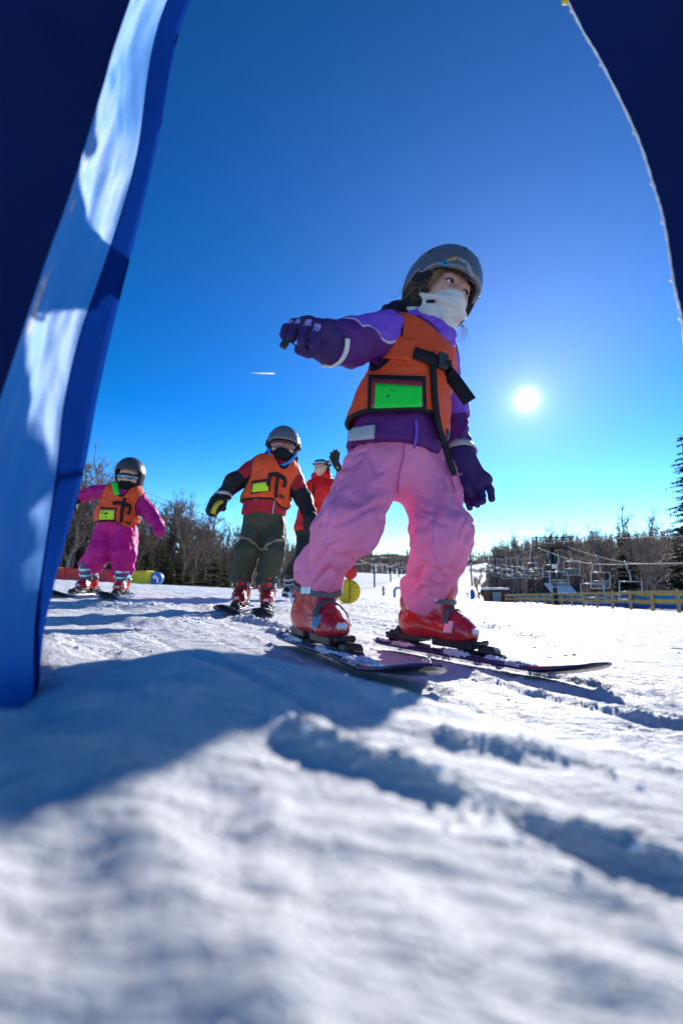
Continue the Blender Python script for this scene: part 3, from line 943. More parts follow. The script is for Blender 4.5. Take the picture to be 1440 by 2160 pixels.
# --- helmet, own frame: x = wearer's left, y = forward, z = up, centred in the head
def helmet_meshes():
    I = np.eye(3)
    c = (0, -.004, .018)
    o = s_ell(c, I, (.104, .128, .120)); i_ = s_ell((0, -.004, .014), I, (.089, .112, .103))
    def lower_edge(X):
        x, y, z = X.T
        back = sstep(.01, -.07, y)
        e = .034 * sstep(.02, .075, y) + .0 + .014 * np.exp(-((y - .012) / .016) ** 2) - .055 * back
        e = e - .012 * sstep(.03, .10, np.abs(x)) * sstep(.04, .1, y)
        return e
    shell = lambda X: np.maximum(np.maximum(o(X), -i_(X)), (lower_edge(X) - X[:, 2]) * .8)
    # a shallow step round the crown and vent slots
    V, Q = sdf_mesh(shell, (-.12, -.15, -.1), (.12, .14, .15), .0036)
    res = {}
    rim = (X_ := V)[:, 2] - lower_edge(V)
    res['shell'] = mesh_data('shell', V, Q, None)
    a = res['shell'].attributes.new('rim', 'FLOAT', 'POINT'); a.data.foreach_set('value', (.0065 - rim).astype(np.float32))
    oe = s_ell((0, -.004, .010), I, (.1015, .122, .125)); ie = s_ell((0, -.004, .010), I, (.080, .100, .108))
    def ear(X):
        x, y, z = X.T
        d = np.maximum(oe(X), -ie(X))
        d = np.maximum(d, z - .012)
        d = np.maximum(d, (y - (.052 - .35 * np.maximum(0, -z - .03))))
        return np.maximum(d, -.098 - z)
    V, Q = sdf_mesh(ear, (-.11, -.14, -.11), (.11, .08, .03), .004)
    res['ear_pad'] = mesh_data('ear_pad', V, Q, None)
    ol = s_ell((0, -.004, .014), I, (.0895, .1125, .1035)); il = s_ell((0, -.004, .010), I, (.080, .102, .094))
    lin = lambda X: np.maximum(np.maximum(ol(X), -il(X)), (lower_edge(X) + .004 - X[:, 2]) * .8)
    V, Q = sdf_mesh(lin, (-.12, -.15, -.1), (.12, .14, .15), .005)
    res['liner'] = mesh_data('liner', V, Q, None)
    # vents and goggle clip
    def shell_pt(az, el, off):
        d = np.array([math.sin(az) * math.cos(el), math.cos(az) * math.cos(el), math.sin(el)])
        p = trace(o, (np.array(c) + d * .2)[None], -d, .3, off)[0]
        return p, d
    vs = []
    for az, el in ((-.30, .80), (.30, .80), (-1.3, .62), (1.3, .62)):
        p, d = shell_pt(az, el, -.0012)
        t1 = nrm(np.cross(d, [0, 0, 1])); t2 = np.cross(t1, d)
        m = MB(); m.box(p, (.006, .030, .004), np.stack([t1, nrm(t2 + .3 * t1), d], 1), .0025)
        vs.append(m.data('vent', None))
    res['vents'] = vs
    return res, o, c
HELM, HELM_O, HELM_C = helmet_meshes()
def head_matrix(C, f, u):
    f = nrm(f); u = nrm(np.asarray(u) - f * np.dot(u, f)); l = np.cross(u, f) * -1.0
    l = np.cross(f, u) * -1.0            # wearer's left when f is forward and u is up
    return l, f, u
def place_local(o, parent, origin, l, f, u, scale=1.0):
    off = np.zeros(3); p = parent
    while p is not None: off += np.array(p.location); p = p.parent
    M = Matrix(((l[0], f[0], u[0], 0), (l[1], f[1], u[1], 0), (l[2], f[2], u[2], 0), (0, 0, 0, 1)))
    o.matrix_local = Matrix.Translation(Vector(np.asarray(origin) - off)) @ M @ Matrix.Scale(scale, 4)
def place_helmet(parent, C, l, f, u, scale, shell, pad, dark):
    h = link('helmet', with_mat(HELM['shell'], shell), parent)
    place_local(h, parent, C, l, f, u, scale)
    link('ear_pad', with_mat(HELM['ear_pad'], pad), h)
    link('liner', with_mat(HELM['liner'], dark), h)
    for v in HELM['vents']: link('vent', with_mat(v, dark), h)
    return h
def to_world(C, l, f, u, s=1.0):
    return lambda q: np.asarray(C) + s * (q[0] * np.asarray(l) + q[1] * np.asarray(f) + q[2] * np.asarray(u))
def head_prims(C, l, f, u, s=1.0):
    W = to_world(C, l, f, u, s); M = np.stack([l, f, u])
    E = lambda c, r: s_ell(W(c), M, np.array(r) * s)
    K = lambda a, b, r1, r2: s_cone(W(a), W(b), r1 * s, r2 * s)
    base = s_union([E((0, -.006, .022), (.074, .090, .086)), E((0, .028, -.03), (.057, .058, .068)), E((0, .03, -.072), (.030, .036, .026)),
                    E((.034, .045, -.022), (.026, .026, .026)), E((-.034, .045, -.022), (.026, .026, .026))], .035)
    nose = s_union([K((0, .080, .008), (0, .095, -.026), .0065, .0105), K((.008, .086, -.030), (-.008, .086, -.030), .0075, .0075)], .012)
    brow = K((-.032, .070, .020), (.032, .070, .020), .012, .012)
    lips = s_union([K((-.015, .081, -.053), (.015, .081, -.053), .0055, .0055), K((-.012, .079, -.062), (.012, .079, -.062), .006, .006)], .004)
    ear = s_union([E((.076, -.008, -.01), (.009, .018, .028)), E((-.076, -.008, -.01), (.009, .018, .028))], .01)
    so = [E((x, .087, .002), (.017, .016, .0115)) for x in (.031, -.031)]
    mouth = K((-.017, .088, -.0575), (.017, .088, -.0575), .002, .002)
    def g(X):
        d = smin(base(X), brow(X), .02 * s)
        d = smin(d, nose(X), .016 * s)
        d = smin(d, lips(X), .010 * s)
        d = np.minimum(d, smin(d, ear(X), .008 * s))
        for q in so: d = -smin(-d, q(X), .008 * s)
        d = -smin(-d, mouth(X), .003 * s)
        return d
    return g
def eye_parts(parent, C, l, f, u, s, iris=(.05, .075, .10), look=None):
    W = to_world(C, l, f, u, s)
    gaze = nrm(look if look is not None else f)
    for sx in (1, -1):
        c = W((.031 * sx, .0722, .001)); r = .0112 * s
        V = []; F = []
        n, m = 14, 18
        a1 = nrm(np.cross(gaze, u)); a2 = np.cross(gaze, a1)
        for i in range(n + 1):
            th = math.pi * i / n
            for k in range(m):
                ph = 2 * math.pi * k / m
                V.append(c + r * (math.cos(th) * gaze + math.sin(th) * (math.cos(ph) * a1 + math.sin(ph) * a2)))
        for i in range(n):
            for k in range(m):
                F.append((i*m + k, i*m + (k+1) % m, (i+1)*m + (k+1) % m, (i+1)*m + k))
        V = np.array(V)
        ang = np.arccos(np.clip(((V - c) / r) @ gaze, -1, 1))
        obj('eye', V, F, M_EYE, parent, True, dict(iris=.52 - ang, pupil=.24 - ang))
        # lids: upper lid fold and lash line
        up, lo = [], []
        for t in np.linspace(-1, 1, 11):
            x = .031 * sx + .0165 * t
            y = .0845 - .0075 * t * t - .10 * max(0, t * sx) ** 2 * .03
            up.append(W((x, y, .0025 + .0060 * (1 - t * t)))); lo.append(W((x, y - .0005, -.0015 - .0055 * (1 - t * t))))
        V, F = tube(up, np.array([.0008 + .0010 * (1 - t * t) for t in np.linspace(-1, 1, 11)]) * s, 6)
        obj('lash_line', V, F, M_LASH, parent, True)
        V, F = tube(np.array(up) + np.asarray(u) * .0035 * s - np.asarray(f) * .0005 * s, .0032 * s, 6)
        obj('eyelid', V, F, M_SKIN, parent, True)
        V, F = tube(lo, .0022 * s, 6)
        obj('eyelid', V, F, M_SKIN, parent, True)
        br = [W((.031 * sx + .020 * t, .0845 - .010 * t * t, .0245 + .0035 * (1 - t * t) )) for t in np.linspace(-1, 1, 9)]
        V, F = tube(br, np.array([.001, .0018, .0023, .0026, .0026, .0024, .002, .0015, .001]) * s, 6, True, None, .6)
        obj('eyebrow', V, F, M_BROW, parent, True)

M_EYE = mat("eye", (.75, .74, .72), rough=.12, spec=.5, var=0, layers=(('iris', (.05, .07, .09)), ('pupil', (.004, .004, .005))))
M_SKIN = mat("skin", (.66, .36, .27), rough=.5, spec=.35, var=.06, vscale=25, bump=.06, bscale=300)
M_LASH = mat("lashes", (.03, .018, .012), rough=.7, var=0)
M_BROW = mat("brows", (.19, .10, .05), rough=.8, var=.1)
M_BLACK = mat("black_webbing", (.016, .016, .02), rough=.75, spec=.25, var=.2, vscale=40, weave=.4)
M_BLACKPL = mat("black_plastic", (.02, .02, .024), rough=.38, spec=.45, var=.1, vscale=30)
M_REDPL = mat("red_boot_plastic", (.60, .014, .018), rough=.2, spec=.6, var=.08, vscale=14, coat=.4)
M_REDPL2 = mat("dark_red_boot_plastic", (.50, .010, .016), rough=.24, spec=.6, var=.1, vscale=14, coat=.35)
M_GREYPL = mat("grey_plastic", (.10, .105, .12), rough=.45, spec=.4, var=.15, vscale=25)
M_STEEL = mat("buckle_alloy", (.50, .52, .55), rough=.3, metal=.9, var=.1, vscale=30)
M_LINER = mat("boot_liner", (.05, .05, .06), rough=.85, var=.2, vscale=30)
M_HELM = mat("helmet_grey", (.115, .125, .15), rough=.33, spec=.5, var=.06, vscale=20, coat=.2, layers=(('rim', (.20, .21, .23)),))
M_HELM_DK = mat("helmet_charcoal", (.05, .054, .06), rough=.36, spec=.5, var=.08, vscale=20, coat=.15, layers=(('rim', (.03, .03, .03)),))
M_PAD = mat("helmet_padding", (.018, .018, .022), rough=.9, var=.2, vscale=40, bump=.3, bscale=200)
M_FOAM = mat("helmet_liner_foam", (.03, .028, .03), rough=.95, var=.2, vscale=30)
M_ORANGE = mat("orange_vest_nylon", (.95, .105, .026), rough=.62, spec=.3, var=.06, vscale=12, sheen=.15, weave=.3, bump=.45, bscale=26, layers=(('piping', (.016, .016, .02)),), transl=.12)
M_CARD_G = mat("green_card", (.015, .78, .06), rough=.45, var=.03)
M_CARD_Y = mat("yellow_green_card", (.55, .86, .02), rough=.45, var=.03)
M_WINDOW = mat("red_pocket_lining", (.33, .035, .05), rough=.35, spec=.5, var=.12, vscale=60)
M_INK = mat("marker_ink", (.02, .02, .03), rough=.6, var=0)
M_REFL = mat("grey_reflective_tape", (.45, .46, .50), rough=.4, spec=.5, var=.08, vscale=30)
M_WHITE = mat("white_print", (.78, .78, .78), rough=.6, var=.05)
M_ICE = mat("white_snow_clump", (.86, .88, .92), rough=.7, spec=.2, var=.03, bump=.7, bscale=160)
# ------------------------------------------------------------------ the child in front
M_PINK = mat("pink_snow_pants", (.95, .27, .51), rough=.58, spec=.3, var=.05, vscale=9, sheen=.15, weave=.25, bump=.5, bscale=24, transl=.10, layers=(('seam', (.80, .23, .54)),))
M_JACKET = mat("purple_jacket", (.105, .016, .17), rough=.6, spec=.3, var=.08, vscale=10, sheen=.2, weave=.25, bump=.4, bscale=26, layers=(('lilac', (.23, .085, .62)), ('pipe', (.62, .58, .70)), ('tape', (.5, .5, .54))))
M_HOOD = mat("dark_hood_lining", (.018, .016, .04), rough=.85, var=.15)
M_LILAC = mat("lilac_collar", (.23, .085, .62), rough=.6, spec=.3, var=.08, vscale=12, sheen=.2)
M_GLOVE = mat("purple_glove", (.050, .022, .12), rough=.7, spec=.25, var=.12, vscale=25, sheen=.15, weave=.4, bump=.15, bscale=80, layers=(('stripe', (.33, .30, .62)),))
M_GAITER = mat("cream_fleece", (.72, .68, .65), rough=.95, spec=.1, var=.05, vscale=30, sheen=.5, bump=.25, bscale=400)
M_HAIR = mat("light_brown_hair", (.34, .20, .095), rough=.45, spec=.4, var=.3, vscale=60)
M_STICK = mat("blue_sticker", (.02, .32, .62), rough=.4, var=0)
M_SCUFF = mat("old_yellow_tape", (.48, .33, .10), rough=.5, var=.4, vscale=90)
M_SCUFF2 = mat("worn_clear_tape", (.30, .31, .34), rough=.25, var=.3, vscale=90)

def build_girl():
    root = empty('person', (0.13, 1.36, gz(.13, 1.36)), 'small child skiing in pink snow pants, orange vest and purple jacket, arm held out', 'person')
    up = np.array([0, 0, 1.0])
    yaw = R(40)
    f = np.array([math.sin(yaw), -math.cos(yaw), 0]); l = np.array([math.cos(yaw), math.sin(yaw), 0])
    # joints
    pelvis = P(836, 985, 1.34); waist = P(846, 895, 1.335); chest = P(872, 775, 1.32); neck = P(898, 690, 1.335)
    sh = P(880, 725, 1.325)
    rsh = P(812, 705, 1.27); lsh = sh + l * .10
    rhip = P(786, 1000, 1.30); lhip = P(898, 1005, 1.39)
    rknee = P(732, 1108, 1.21); lknee = P(934, 1135, 1.28)
    boots = []
    for s, sh_ in ((SKIS[0], .150), (SKIS[1], .120)):
        dr = np.array([math.sin(s['yaw']), -math.cos(s['yaw'])])
        h = s['tail'] + dr * sh_
        t = s['tail'] + dr * (sh_ + .2)
        z0, z1 = gz(*h), gz(*t)
        fw = nrm([dr[0], dr[1], (z1 - z0) / .2])
        heel = np.array([h[0], h[1], z0 + .043])
        boots.append((heel, fw))
    def ank(b): return b[0] + b[1] * .055 + up * .10
    rank, lank = ank(boots[0]), ank(boots[1])
    rtop = boots[0][0] + boots[0][1] * .105 + up * .190
    ltop = boots[1][0] + boots[1][1] * .095 + up * .185
    relb = P(742, 722, 1.14); rwr = P(693, 722, 1.06)
    lelb = P(952, 868, 1.45); lwr = P(968, 962, 1.40)
    # ---- pants
    legs = [s_cone(rhip, rknee, .086, .078), s_cone(rknee, rtop, .080, .067), s_cone(rtop, rtop + (rank - rtop) * .2, .067, .070),
            s_cone(lhip, lknee, .092, .080), s_cone(lknee, ltop, .080, .070), s_cone(ltop, ltop + (lank - ltop) * .55, .070, .078),
            s_cone(pelvis, waist, .104, .094, (l, 1.22))]
    leg_f = s_union(legs, .035)
    def pants_f(X):
        d = leg_f(X)
        d = np.maximum(d, (X - waist) @ up - .015)
        for (k, t, a, o) in ((rknee, rtop, rank, .030), (lknee, ltop, lank, .052)):
            n = nrm(t - k); m = np.linalg.norm(X - t, axis=1) < .20
            d = np.where(m, np.maximum(d, (X - t) @ nrm(n + .25 * f) - o), d)
        return d
    lo, hi = bbox([rhip, lhip, rknee, lknee, rtop, ltop, waist], .14)
    V, Q = sdf_mesh(pants_f, lo, hi, .0045)
    V = relax(V, Q, 1, .4)
    N = normals(V, Q)
    bones = [(rhip, rknee, .09, 1), (rknee, rtop, .08, .85), (lhip, lknee, .09, 1), (lknee, ltop, .08, 1.0), (pelvis, waist, .13, .35)]
    hm = np.ones(len(V))
    for (k, t, o) in ((rknee, rtop, .030), (lknee, ltop, .052)):
        n = nrm(nrm(t - k) + .25 * f); q = np.where(np.linalg.norm(V - t, axis=1) < .2, o - (V - t) @ n, 1)
        hm = np.minimum(hm, .25 + .75 * sstep(.0, .085, q))
    V2 = folds(V, N, bones, 10.5, .021, 3, 1.0)
    V = V + (V2 - V) * hm[:, None]
    V = relax(V, Q, 1, .5)
    # outer side seam
    sm = []
    for (h, k, t, sg) in ((rhip, rknee, rtop, -1), (lhip, lknee, ltop, -1)):
        side = nrm(-l + .35 * f)
        a = (V - k) - np.outer((V - k) @ nrm(t - h), nrm(t - h))
        sm.append(np.where(np.linalg.norm(V - k, axis=1) < .3, .0035 - np.abs(a @ np.cross(side, nrm(t - h))) - 10 * (a @ side < .03), -1))
    obj('pants', V, Q, M_PINK, root, True, dict(seam=np.maximum(*sm)))
    # seams, fly and pocket zip of the pants
    M_PSEAM = mat("pink_seam", (.62, .13, .36), rough=.7, var=.1)
    pf = lambda X: leg_f(X) - .001
    for q, w in (([(852, 935), (850, 965), (842, 1000), (838, 1040)], .004), ([(938, 972), (948, 1000), (960, 1038)], .005)):
        Vs, Fs = pix_strip(pf, q, w, 18, .0045, .004, .8); obj('seam', Vs, Fs, M_PSEAM, root)
    # ---- jacket
    torso = s_union([s_cone(pelvis + up * .035 - l * .015, waist, .126, .112, (l, 1.2)), s_cone(waist, chest, .106, .100, (l, 1.22)), s_cone(rsh + l * .03 - up * .012, lsh - l * .03 - up * .01, .074, .074), s_cone(chest + up * .05, neck, .085, .058)], .05)
    arms = [s_cone(rsh, relb, .066, .056), s_cone(relb, rwr, .056, .055), s_cone(lsh, lelb, .064, .050), s_cone(lelb, lwr, .050, .046)]
    arm_f = s_union(arms, .03)
    rdir = nrm(rwr - relb); ldir = nrm(lwr - lelb)
    hem_n = nrm(-up - .02 * f - .10 * l)
    hem_p = pelvis + up * .035
    def jacket_f(X):
        a = arm_f(X)
        a = np.maximum(a, np.where(np.linalg.norm(X - rwr, axis=1) < .12, (X - rwr) @ rdir - .012, -1))
        a = np.maximum(a, np.where(np.linalg.norm(X - lwr, axis=1) < .12, (X - lwr) @ ldir - .0, -1))
        t = np.maximum(torso(X), (X - hem_p) @ hem_n)
        return smin(t, a, .03)
    lo, hi = bbox([pelvis, waist, neck, rsh, lsh, relb, rwr, lelb, lwr], .15)
    V, Q = sdf_mesh(jacket_f, lo, hi, .0055)
    N = normals(V, Q)
    ab = [(rsh, relb, .07, 1), (relb, rwr, .06, .9), (lsh, lelb, .07, 1), (lelb, lwr, .06, 1), (waist, chest, .14, .5), (pelvis, waist, .14, .5)]
    V0 = V
    V = relax(folds(V, N, ab, 12, .012, 41, .9), Q, 2, .5)
    # lilac upper side of the sleeves, edged with pale piping
    axis = nrm(rwr - rsh); upn = nrm(up - axis * (up @ axis)); sd = np.cross(axis, upn)
    rel = V0 - rsh; tl = rel @ axis; hgt = rel @ upn
    inarm = np.linalg.norm(V0 - (rsh + np.outer(np.clip(tl, 0, 1), axis)), axis=1) < .11
    Ltot = np.linalg.norm(rwr - rsh)
    v1 = np.minimum(hgt + .034 - .05 * sstep(Ltot * .3, Ltot * .62, tl), (Ltot * .70 - tl) + .25 * (hgt))
    v1 = np.where(inarm & (tl > .0), v1, -.05)
    axl = nrm(lwr - lsh); tl2 = (V0 - lsh) @ axl; Ll = np.linalg.norm(lwr - lsh)
    inl = np.linalg.norm(V0 - (lsh + np.outer(np.clip(tl2, 0, 1), axl)), axis=1) < .10
    onl = inl & (tl2 > .03) & ((V0 - pelvis) @ l > .07)
    v2 = np.where(onl, np.minimum(.6 * Ll - tl2, .1), -.05)
    tape = np.where(onl, .017 - np.abs(tl2 - Ll * .93), -1)
    lil = np.maximum(v1, v2)
    pipe = np.where(inarm & (tl > .005), .0032 - np.abs(v1), -1)
    tape = np.maximum(tape, np.where(inarm, .0 - 1, -1))
    obj('jacket', V, Q, M_JACKET, root, True, dict(lilac=lil, pipe=pipe, tape=tape))
    # grey reflective panel at the jacket hem
    Vp, Fp = pix_patch(jacket_f, [(735, 903), (785, 896), (782, 926), (733, 930)], (8, 6), .0075, .002, .7)
    obj('reflective_panel', Vp, Fp, M_REFL, root)
    Vp, Fp = pix_strip(jacket_f, [(876, 885), (878, 910), (874, 945)], .006, 9, .006, .004, .7)
    obj('jacket_zip', Vp, Fp, M_LILAC, root)
    # white cuff band at the wrist of the outstretched arm
    a1 = nrm(np.cross(rdir, up)); a2 = np.cross(rdir, a1)
    ring = [rwr + rdir * .004 + .0585 * (math.cos(t) * a1 + math.sin(t) * a2) for t in np.linspace(.30 * math.pi, .95 * math.pi, 15)]
    V, F = ribbon(ring, np.array(ring) - rwr, .014, .005)
    obj('cuff_band', V, F, M_WHITE, root)
    ring = [lwr - ldir * .022 + .050 * (math.cos(t) * nrm(np.cross(ldir, up)) + math.sin(t) * np.cross(ldir, nrm(np.cross(ldir, up)))) for t in np.linspace(0, 2 * math.pi, 25)]
    V, F = ribbon(ring, np.array(ring) - lwr, .034, .005)
    obj('cuff_band', V, F, M_REFL, root)
    # collar and hood
    C = P(925, 628, 1.335)
    hy = R(30); hf = nrm([math.sin(hy), -math.cos(hy), -.20]); hl, hf, hu = head_matrix(C, hf, up)
    tl_k = R(13); hu, hl = hu * math.cos(tl_k) + hl * math.sin(tl_k), hl * math.cos(tl_k) - hu * math.sin(tl_k)
    HS = 1.06; W = to_world(C, hl, hf, hu, HS)
    col = s_union([s_cone(neck + l * .03 - f * .01 - up * .02, neck - l * .03 - f * .01 - up * .015, .062, .060), s_cone(neck - up * .02 + f * .02, neck - up * .065 + f * .045 + l * .005, .056, .05)], .03)
    V, Q = sdf_mesh(cut_plane(col, neck + up * .028, up - .25 * f), neck - .17, neck + .17, .006)
    V = folds(V, normals(V, Q), [(neck - up * .1, neck + up * .1, .08, 1)], 22, .012, 77, 1.0)
    obj('collar', V, Q, M_LILAC, root)
    hood = s_union([s_cone(neck - f * .085 - l * .055 - up * .005, neck - f * .085 + l * .05 - up * .01, .042, .042), s_cone(neck - f * .06 - l * .085 - up * .015, neck - f * .02 - l * .09 - up * .03, .034, .022)], .03)
    hood = s_union([hood, s_cone(P(812, 660, 1.36), P(850, 652, 1.39), .022, .030)], .03)
    V, Q = sdf_mesh(hood, neck - .2, neck + .2, .007)
    V = folds(V, normals(V, Q), [(neck - f * .09 - l * .06, neck - f * .09 + l * .06, .05, 1)], 16, .010, 79, 1.0)
    obj('hood', V, Q, M_HOOD, root)
    # ---- vest
    vt = s_union([s_cone(pelvis + up * .05 - l * .02, waist - l * .008, .142, .130, (l, 1.2)), s_cone(waist - l * .006, chest, .128, .117, (l, 1.2)), s_cone(rsh + l * .042 - up * .004, lsh - l * .042, .080, .080)], .05)
    hole_r = s_cone(rsh - l * .005 - up * .012 + nrm(relb - rsh) * .012, rsh + nrm(relb - rsh) * .2, .068, .085)
    hole_l = s_cone(lsh + l * .012, lsh + l * .15 - up * .03, .074, .085)
    neck_c = s_union([s_cone(neck - up * .03, neck + up * .2, .074, .08), s_cone(neck - up * .02 + f * .10, neck - up * .085 + f * .15, .05, .03)], .04)
    vh_p = waist - up * .015
    def v_edges(X):
        hemz = (X - vh_p) @ up - .0 + .055 * sstep(.045, .085, (X - vh_p) @ l * .6 + (X - vh_p) @ f * .9) * sstep(-.02, .05, (X - vh_p) @ l)
        return np.minimum(np.minimum(hole_r(X), hole_l(X)), np.minimum(neck_c(X), hemz))
    vin = lambda X: vt(X) + .013
    vest_f = lambda X: np.maximum(np.maximum(vt(X), -vin(X)), -v_edges(X))
    lo, hi = bbox([pelvis, waist, neck, rsh, lsh], .18)
    V, Q = sdf_mesh(vest_f, lo, hi, .0048)
    edge = .010 - v_edges(V)
    N = normals(V, Q)
    amp = sstep(.012, .05, v_edges(V))
    V2 = folds(V, N, [(waist, chest, .14, 1), (pelvis, waist, .14, 1), (rsh, lsh, .1, 1)], 12, .013, 91, .8)
    V = V + (V2 - V) * amp[:, None] * .8
    vest = obj('vest', V, Q, M_ORANGE, root, True, dict(piping=edge))
    vs = lambda X: vt(X) - .004
    # pocket with a clear window and the green card
    q = [(776, 791), (897, 795), (900, 864), (774, 868)]
    Vp, Fp = pix_patch(vs, q, (16, 10), .001, .003, .7); pk = obj('pocket_border', Vp, Fp, M_BLACK, vest)
    q = [(784, 799), (889, 803), (892, 857), (782, 860)]
    Vp, Fp = pix_patch(vs, q, (14, 8), .005, .002, .7); obj('pocket_window', Vp, Fp, M_WINDOW, vest)
    q = [(792, 809), (889, 815), (889, 857), (789, 860)]
    Vp, Fp = pix_patch(vs, q, (12, 8), .0075, .0015, .7); cd = obj('name_card', Vp, Fp, M_CARD_G, vest)
    Vp, Fp = pix_patch(vs, [(815, 834), (819, 833), (819, 837), (815, 838)], (2, 2), .0095, .001, .7); obj('ink_mark', Vp, Fp, M_INK, vest)
    Vp, Fp = pix_patch(vs, [(825, 823), (827, 822), (827, 825), (825, 826)], (2, 2), .0095, .001, .7); obj('ink_mark', Vp, Fp, M_INK, vest)
    # upper pocket flap outline
    Vp, Fp = pix_patch(vs, [(822, 705), (872, 715), (878, 762), (806, 755)], (10, 8), -.0015, .0015, .7); obj('chest_pocket', Vp, Fp, M_ORANGE, vest)
    # zip and chest strap
    V, F = pix_strip(vs, [(908, 742), (914, 790), (917, 840), (925, 895), (938, 940)], .021, 22, .001, .005, .7); obj('zip', V, F, M_BLACK, vest)
    V, F = pix_strip(vs, [(872, 744), (898, 752), (922, 762), (938, 772)], .034, 14, .006, .005, .7); obj('chest_strap', V, F, M_BLACK, vest)
    b, bn = surf_at(vs, 926, 764, .7)
    bt = nrm(np.cross(bn, up)); m = MB()
    m.box(b + bn * .016, (.036, .046, .012), np.stack([bt, up - bn * (up @ bn), bn], 1), .004)
    m.build('buckle', M_BLACKPL, vest)
    e0 = b + bn * .018
    tail = [e0, P(945, 785, 1.255), P(965, 812, 1.25), P(990, 847, 1.245)]
    V, F = ribbon(spline(tail, 16), np.tile(nrm([-.35, -1, .35]), (16, 1)), .040, .004)
    obj('loose_strap_end', V, F, M_BLACK, vest)
    # zip toggle and strap hanging below the vest front
    pz, pn = surf_at(vs, 936, 915, .7)
    m = MB(); m.tube([pz + pn * .010 + up * .014, pz + pn * .012, pz + pn * .010 - up * .02], [.004, .006, .004], 8); m.build('zip_toggle', M_GREYPL, vest, True)
    V, F = ribbon(spline([P(938, 935, 1.27), P(944, 960, 1.275), P(952, 985, 1.285), P(957, 1003, 1.29)], 10), np.tile(nrm([.2, -1, .1]), (10, 1)), .020, .004)
    obj('hanging_strap', V, F, M_BLACK, vest)
    # ---- body (one continuous skin under the clothes)
    hp = head_prims(C, hl, hf, hu, HS)
    bd = s_union([s_cone(pelvis, waist, .075, .07, (l, 1.2)), s_cone(waist, chest, .07, .078, (l, 1.2)), s_cone(rsh, lsh, .045, .045), s_cone(chest, neck, .05, .036), s_cone(neck, W((0, -.02, -.04)), .036, .04),
                  s_cone(rsh, relb, .035, .03), s_cone(relb, rwr, .03, .022), s_cone(lsh, lelb, .035, .03), s_cone(lelb, lwr, .03, .022),
                  s_cone(rhip, rknee, .06, .045), s_cone(rknee, rank, .04, .03), s_cone(lhip, lknee, .06, .045), s_cone(lknee, lank, .04, .03)], .03)
    body_f = lambda X: smin(bd(X), hp(X), .012)
    lo, hi = bbox([W((0, 0, .12)), W((.09, .1, 0)), W((-.09, .1, 0)), W((0, -.1, 0)), rank, lank, rwr, lwr, rknee], .07)
    V, Q = sdf_mesh(body_f, lo, hi, .0046)
    obj('body', V, Q, M_SKIN, root)
    eye_parts(root, C, hl, hf, hu, HS, look=nrm(hf + .25 * hl + .1 * up))
    # ---- neck gaiter pulled over the nose
    gt = s_union([s_ell(W((0, .018, -.046)), np.stack([hl, hf, hu]), (.074, .080, .058)), s_ell(W((0, .072, -.034)), np.stack([hl, hf, hu]), (.026, .036, .028)), s_cone(W((0, .008, -.07)), W((0, .0, -.100)), .070, .066)], .035)
    gt2 = lambda X: np.maximum(np.maximum(gt(X), -(gt(X) + .010)), (X - W((0, .09, -.020))) @ nrm(hu + .02 * hf))
    lo, hi = bbox([W((0, 0, -.05))], .16)
    V, Q = sdf_mesh(gt2, lo, hi, .004)
    N = normals(V, Q)
    rel = V - W((0, 0, -.05)); z = rel @ hu; a = np.arctan2(rel @ hl, rel @ hf)
    lowk = sstep(.028, -.01, z)
    fd = noise3(z * 17 + a * 2.2, a * .8, 2, 5); fd2 = noise3(z * 12 - a * 2.6, a * 1.1, 8, 6)
    rid = np.zeros(len(V))
    for z0, cu, sl, am, wd in ((.004, .020, .012, .006, .0075), (-.016, .030, -.006, .008, .009), (-.040, .034, .016, .009, .010), (-.062, .020, -.010, .008, .010)):
        rid += am * np.exp(-((z - (z0 + cu * (a + .35) ** 2 * .6 + sl * a)) / wd) ** 2) * (.55 + .9 * np.clip(noise3(a * 2.2, z0 * 50, 1, 4) + .35, 0, 1))
    V = V + N * ((1.7 * rid + .012 * fd - .004) * lowk)[:, None]
    V = relax(V, Q, 2, .5)
    gai = obj('neck_gaiter', V, Q, M_GAITER, root)
    Vp, Fp = pix_patch(gt, [(899, 633), (918, 632), (917, 637), (898, 638)], (5, 2), .001, .0015, .9); obj('fabric_label', Vp, Fp, M_INK, gai)
    # ---- helmet
    HH = 1.10; a = R(10); HC = C + hu * .008; HF = hf * math.cos(a) - hu * math.sin(a); HU = hu * math.cos(a) + hf * math.sin(a)
    h = place_helmet(root, HC, hl, HF, HU, HH, M_HELM, M_PAD, M_FOAM)
    
    Mi = np.stack([hl, HF, HU])
    ho = lambda X: HELM_O((X - HC) @ Mi.T / HH) * HH
    def on_helmet(name, quad, n, m, off=.0):
        V, F = pix_patch(ho, quad, n, off + .0008, .0008, .9)
        V = (np.array(V) - HC) @ Mi.T / HH
        return link(name, mesh_data(name, V, F, m), h)
    on_helmet('sticker', [(932, 551), (944, 550), (945, 559), (933, 560)], (4, 4), M_STICK)
    for q in ([(935, 553), (936.3, 553), (937.3, 557.5), (936, 557.5)], [(938, 554), (939, 554), (937.5, 557.5), (936.8, 557.5)], [(938, 554), (939, 554), (940.3, 557.5), (939, 557.5)], [(941, 553), (942.3, 553), (940.5, 557.5), (939.7, 557.5)]):
        on_helmet('sticker_letter', q, (2, 2), M_INK, .0012)
    on_helmet('tape_scrap', [(940, 547), (962, 540), (966, 545), (944, 552)], (8, 4), M_SCUFF)
    on_helmet('tape_scrap', [(964, 541), (985, 549), (980, 556), (965, 546)], (8, 4), M_SCUFF2)
    on_helmet('tape_scrap', [(986, 550), (1000, 580), (994, 584), (981, 556)], (8, 4), M_SCUFF2)
    on_helmet('screw', [(887, 567), (891, 566), (891, 570), (887, 571)], (3, 3), M_BLACKPL)
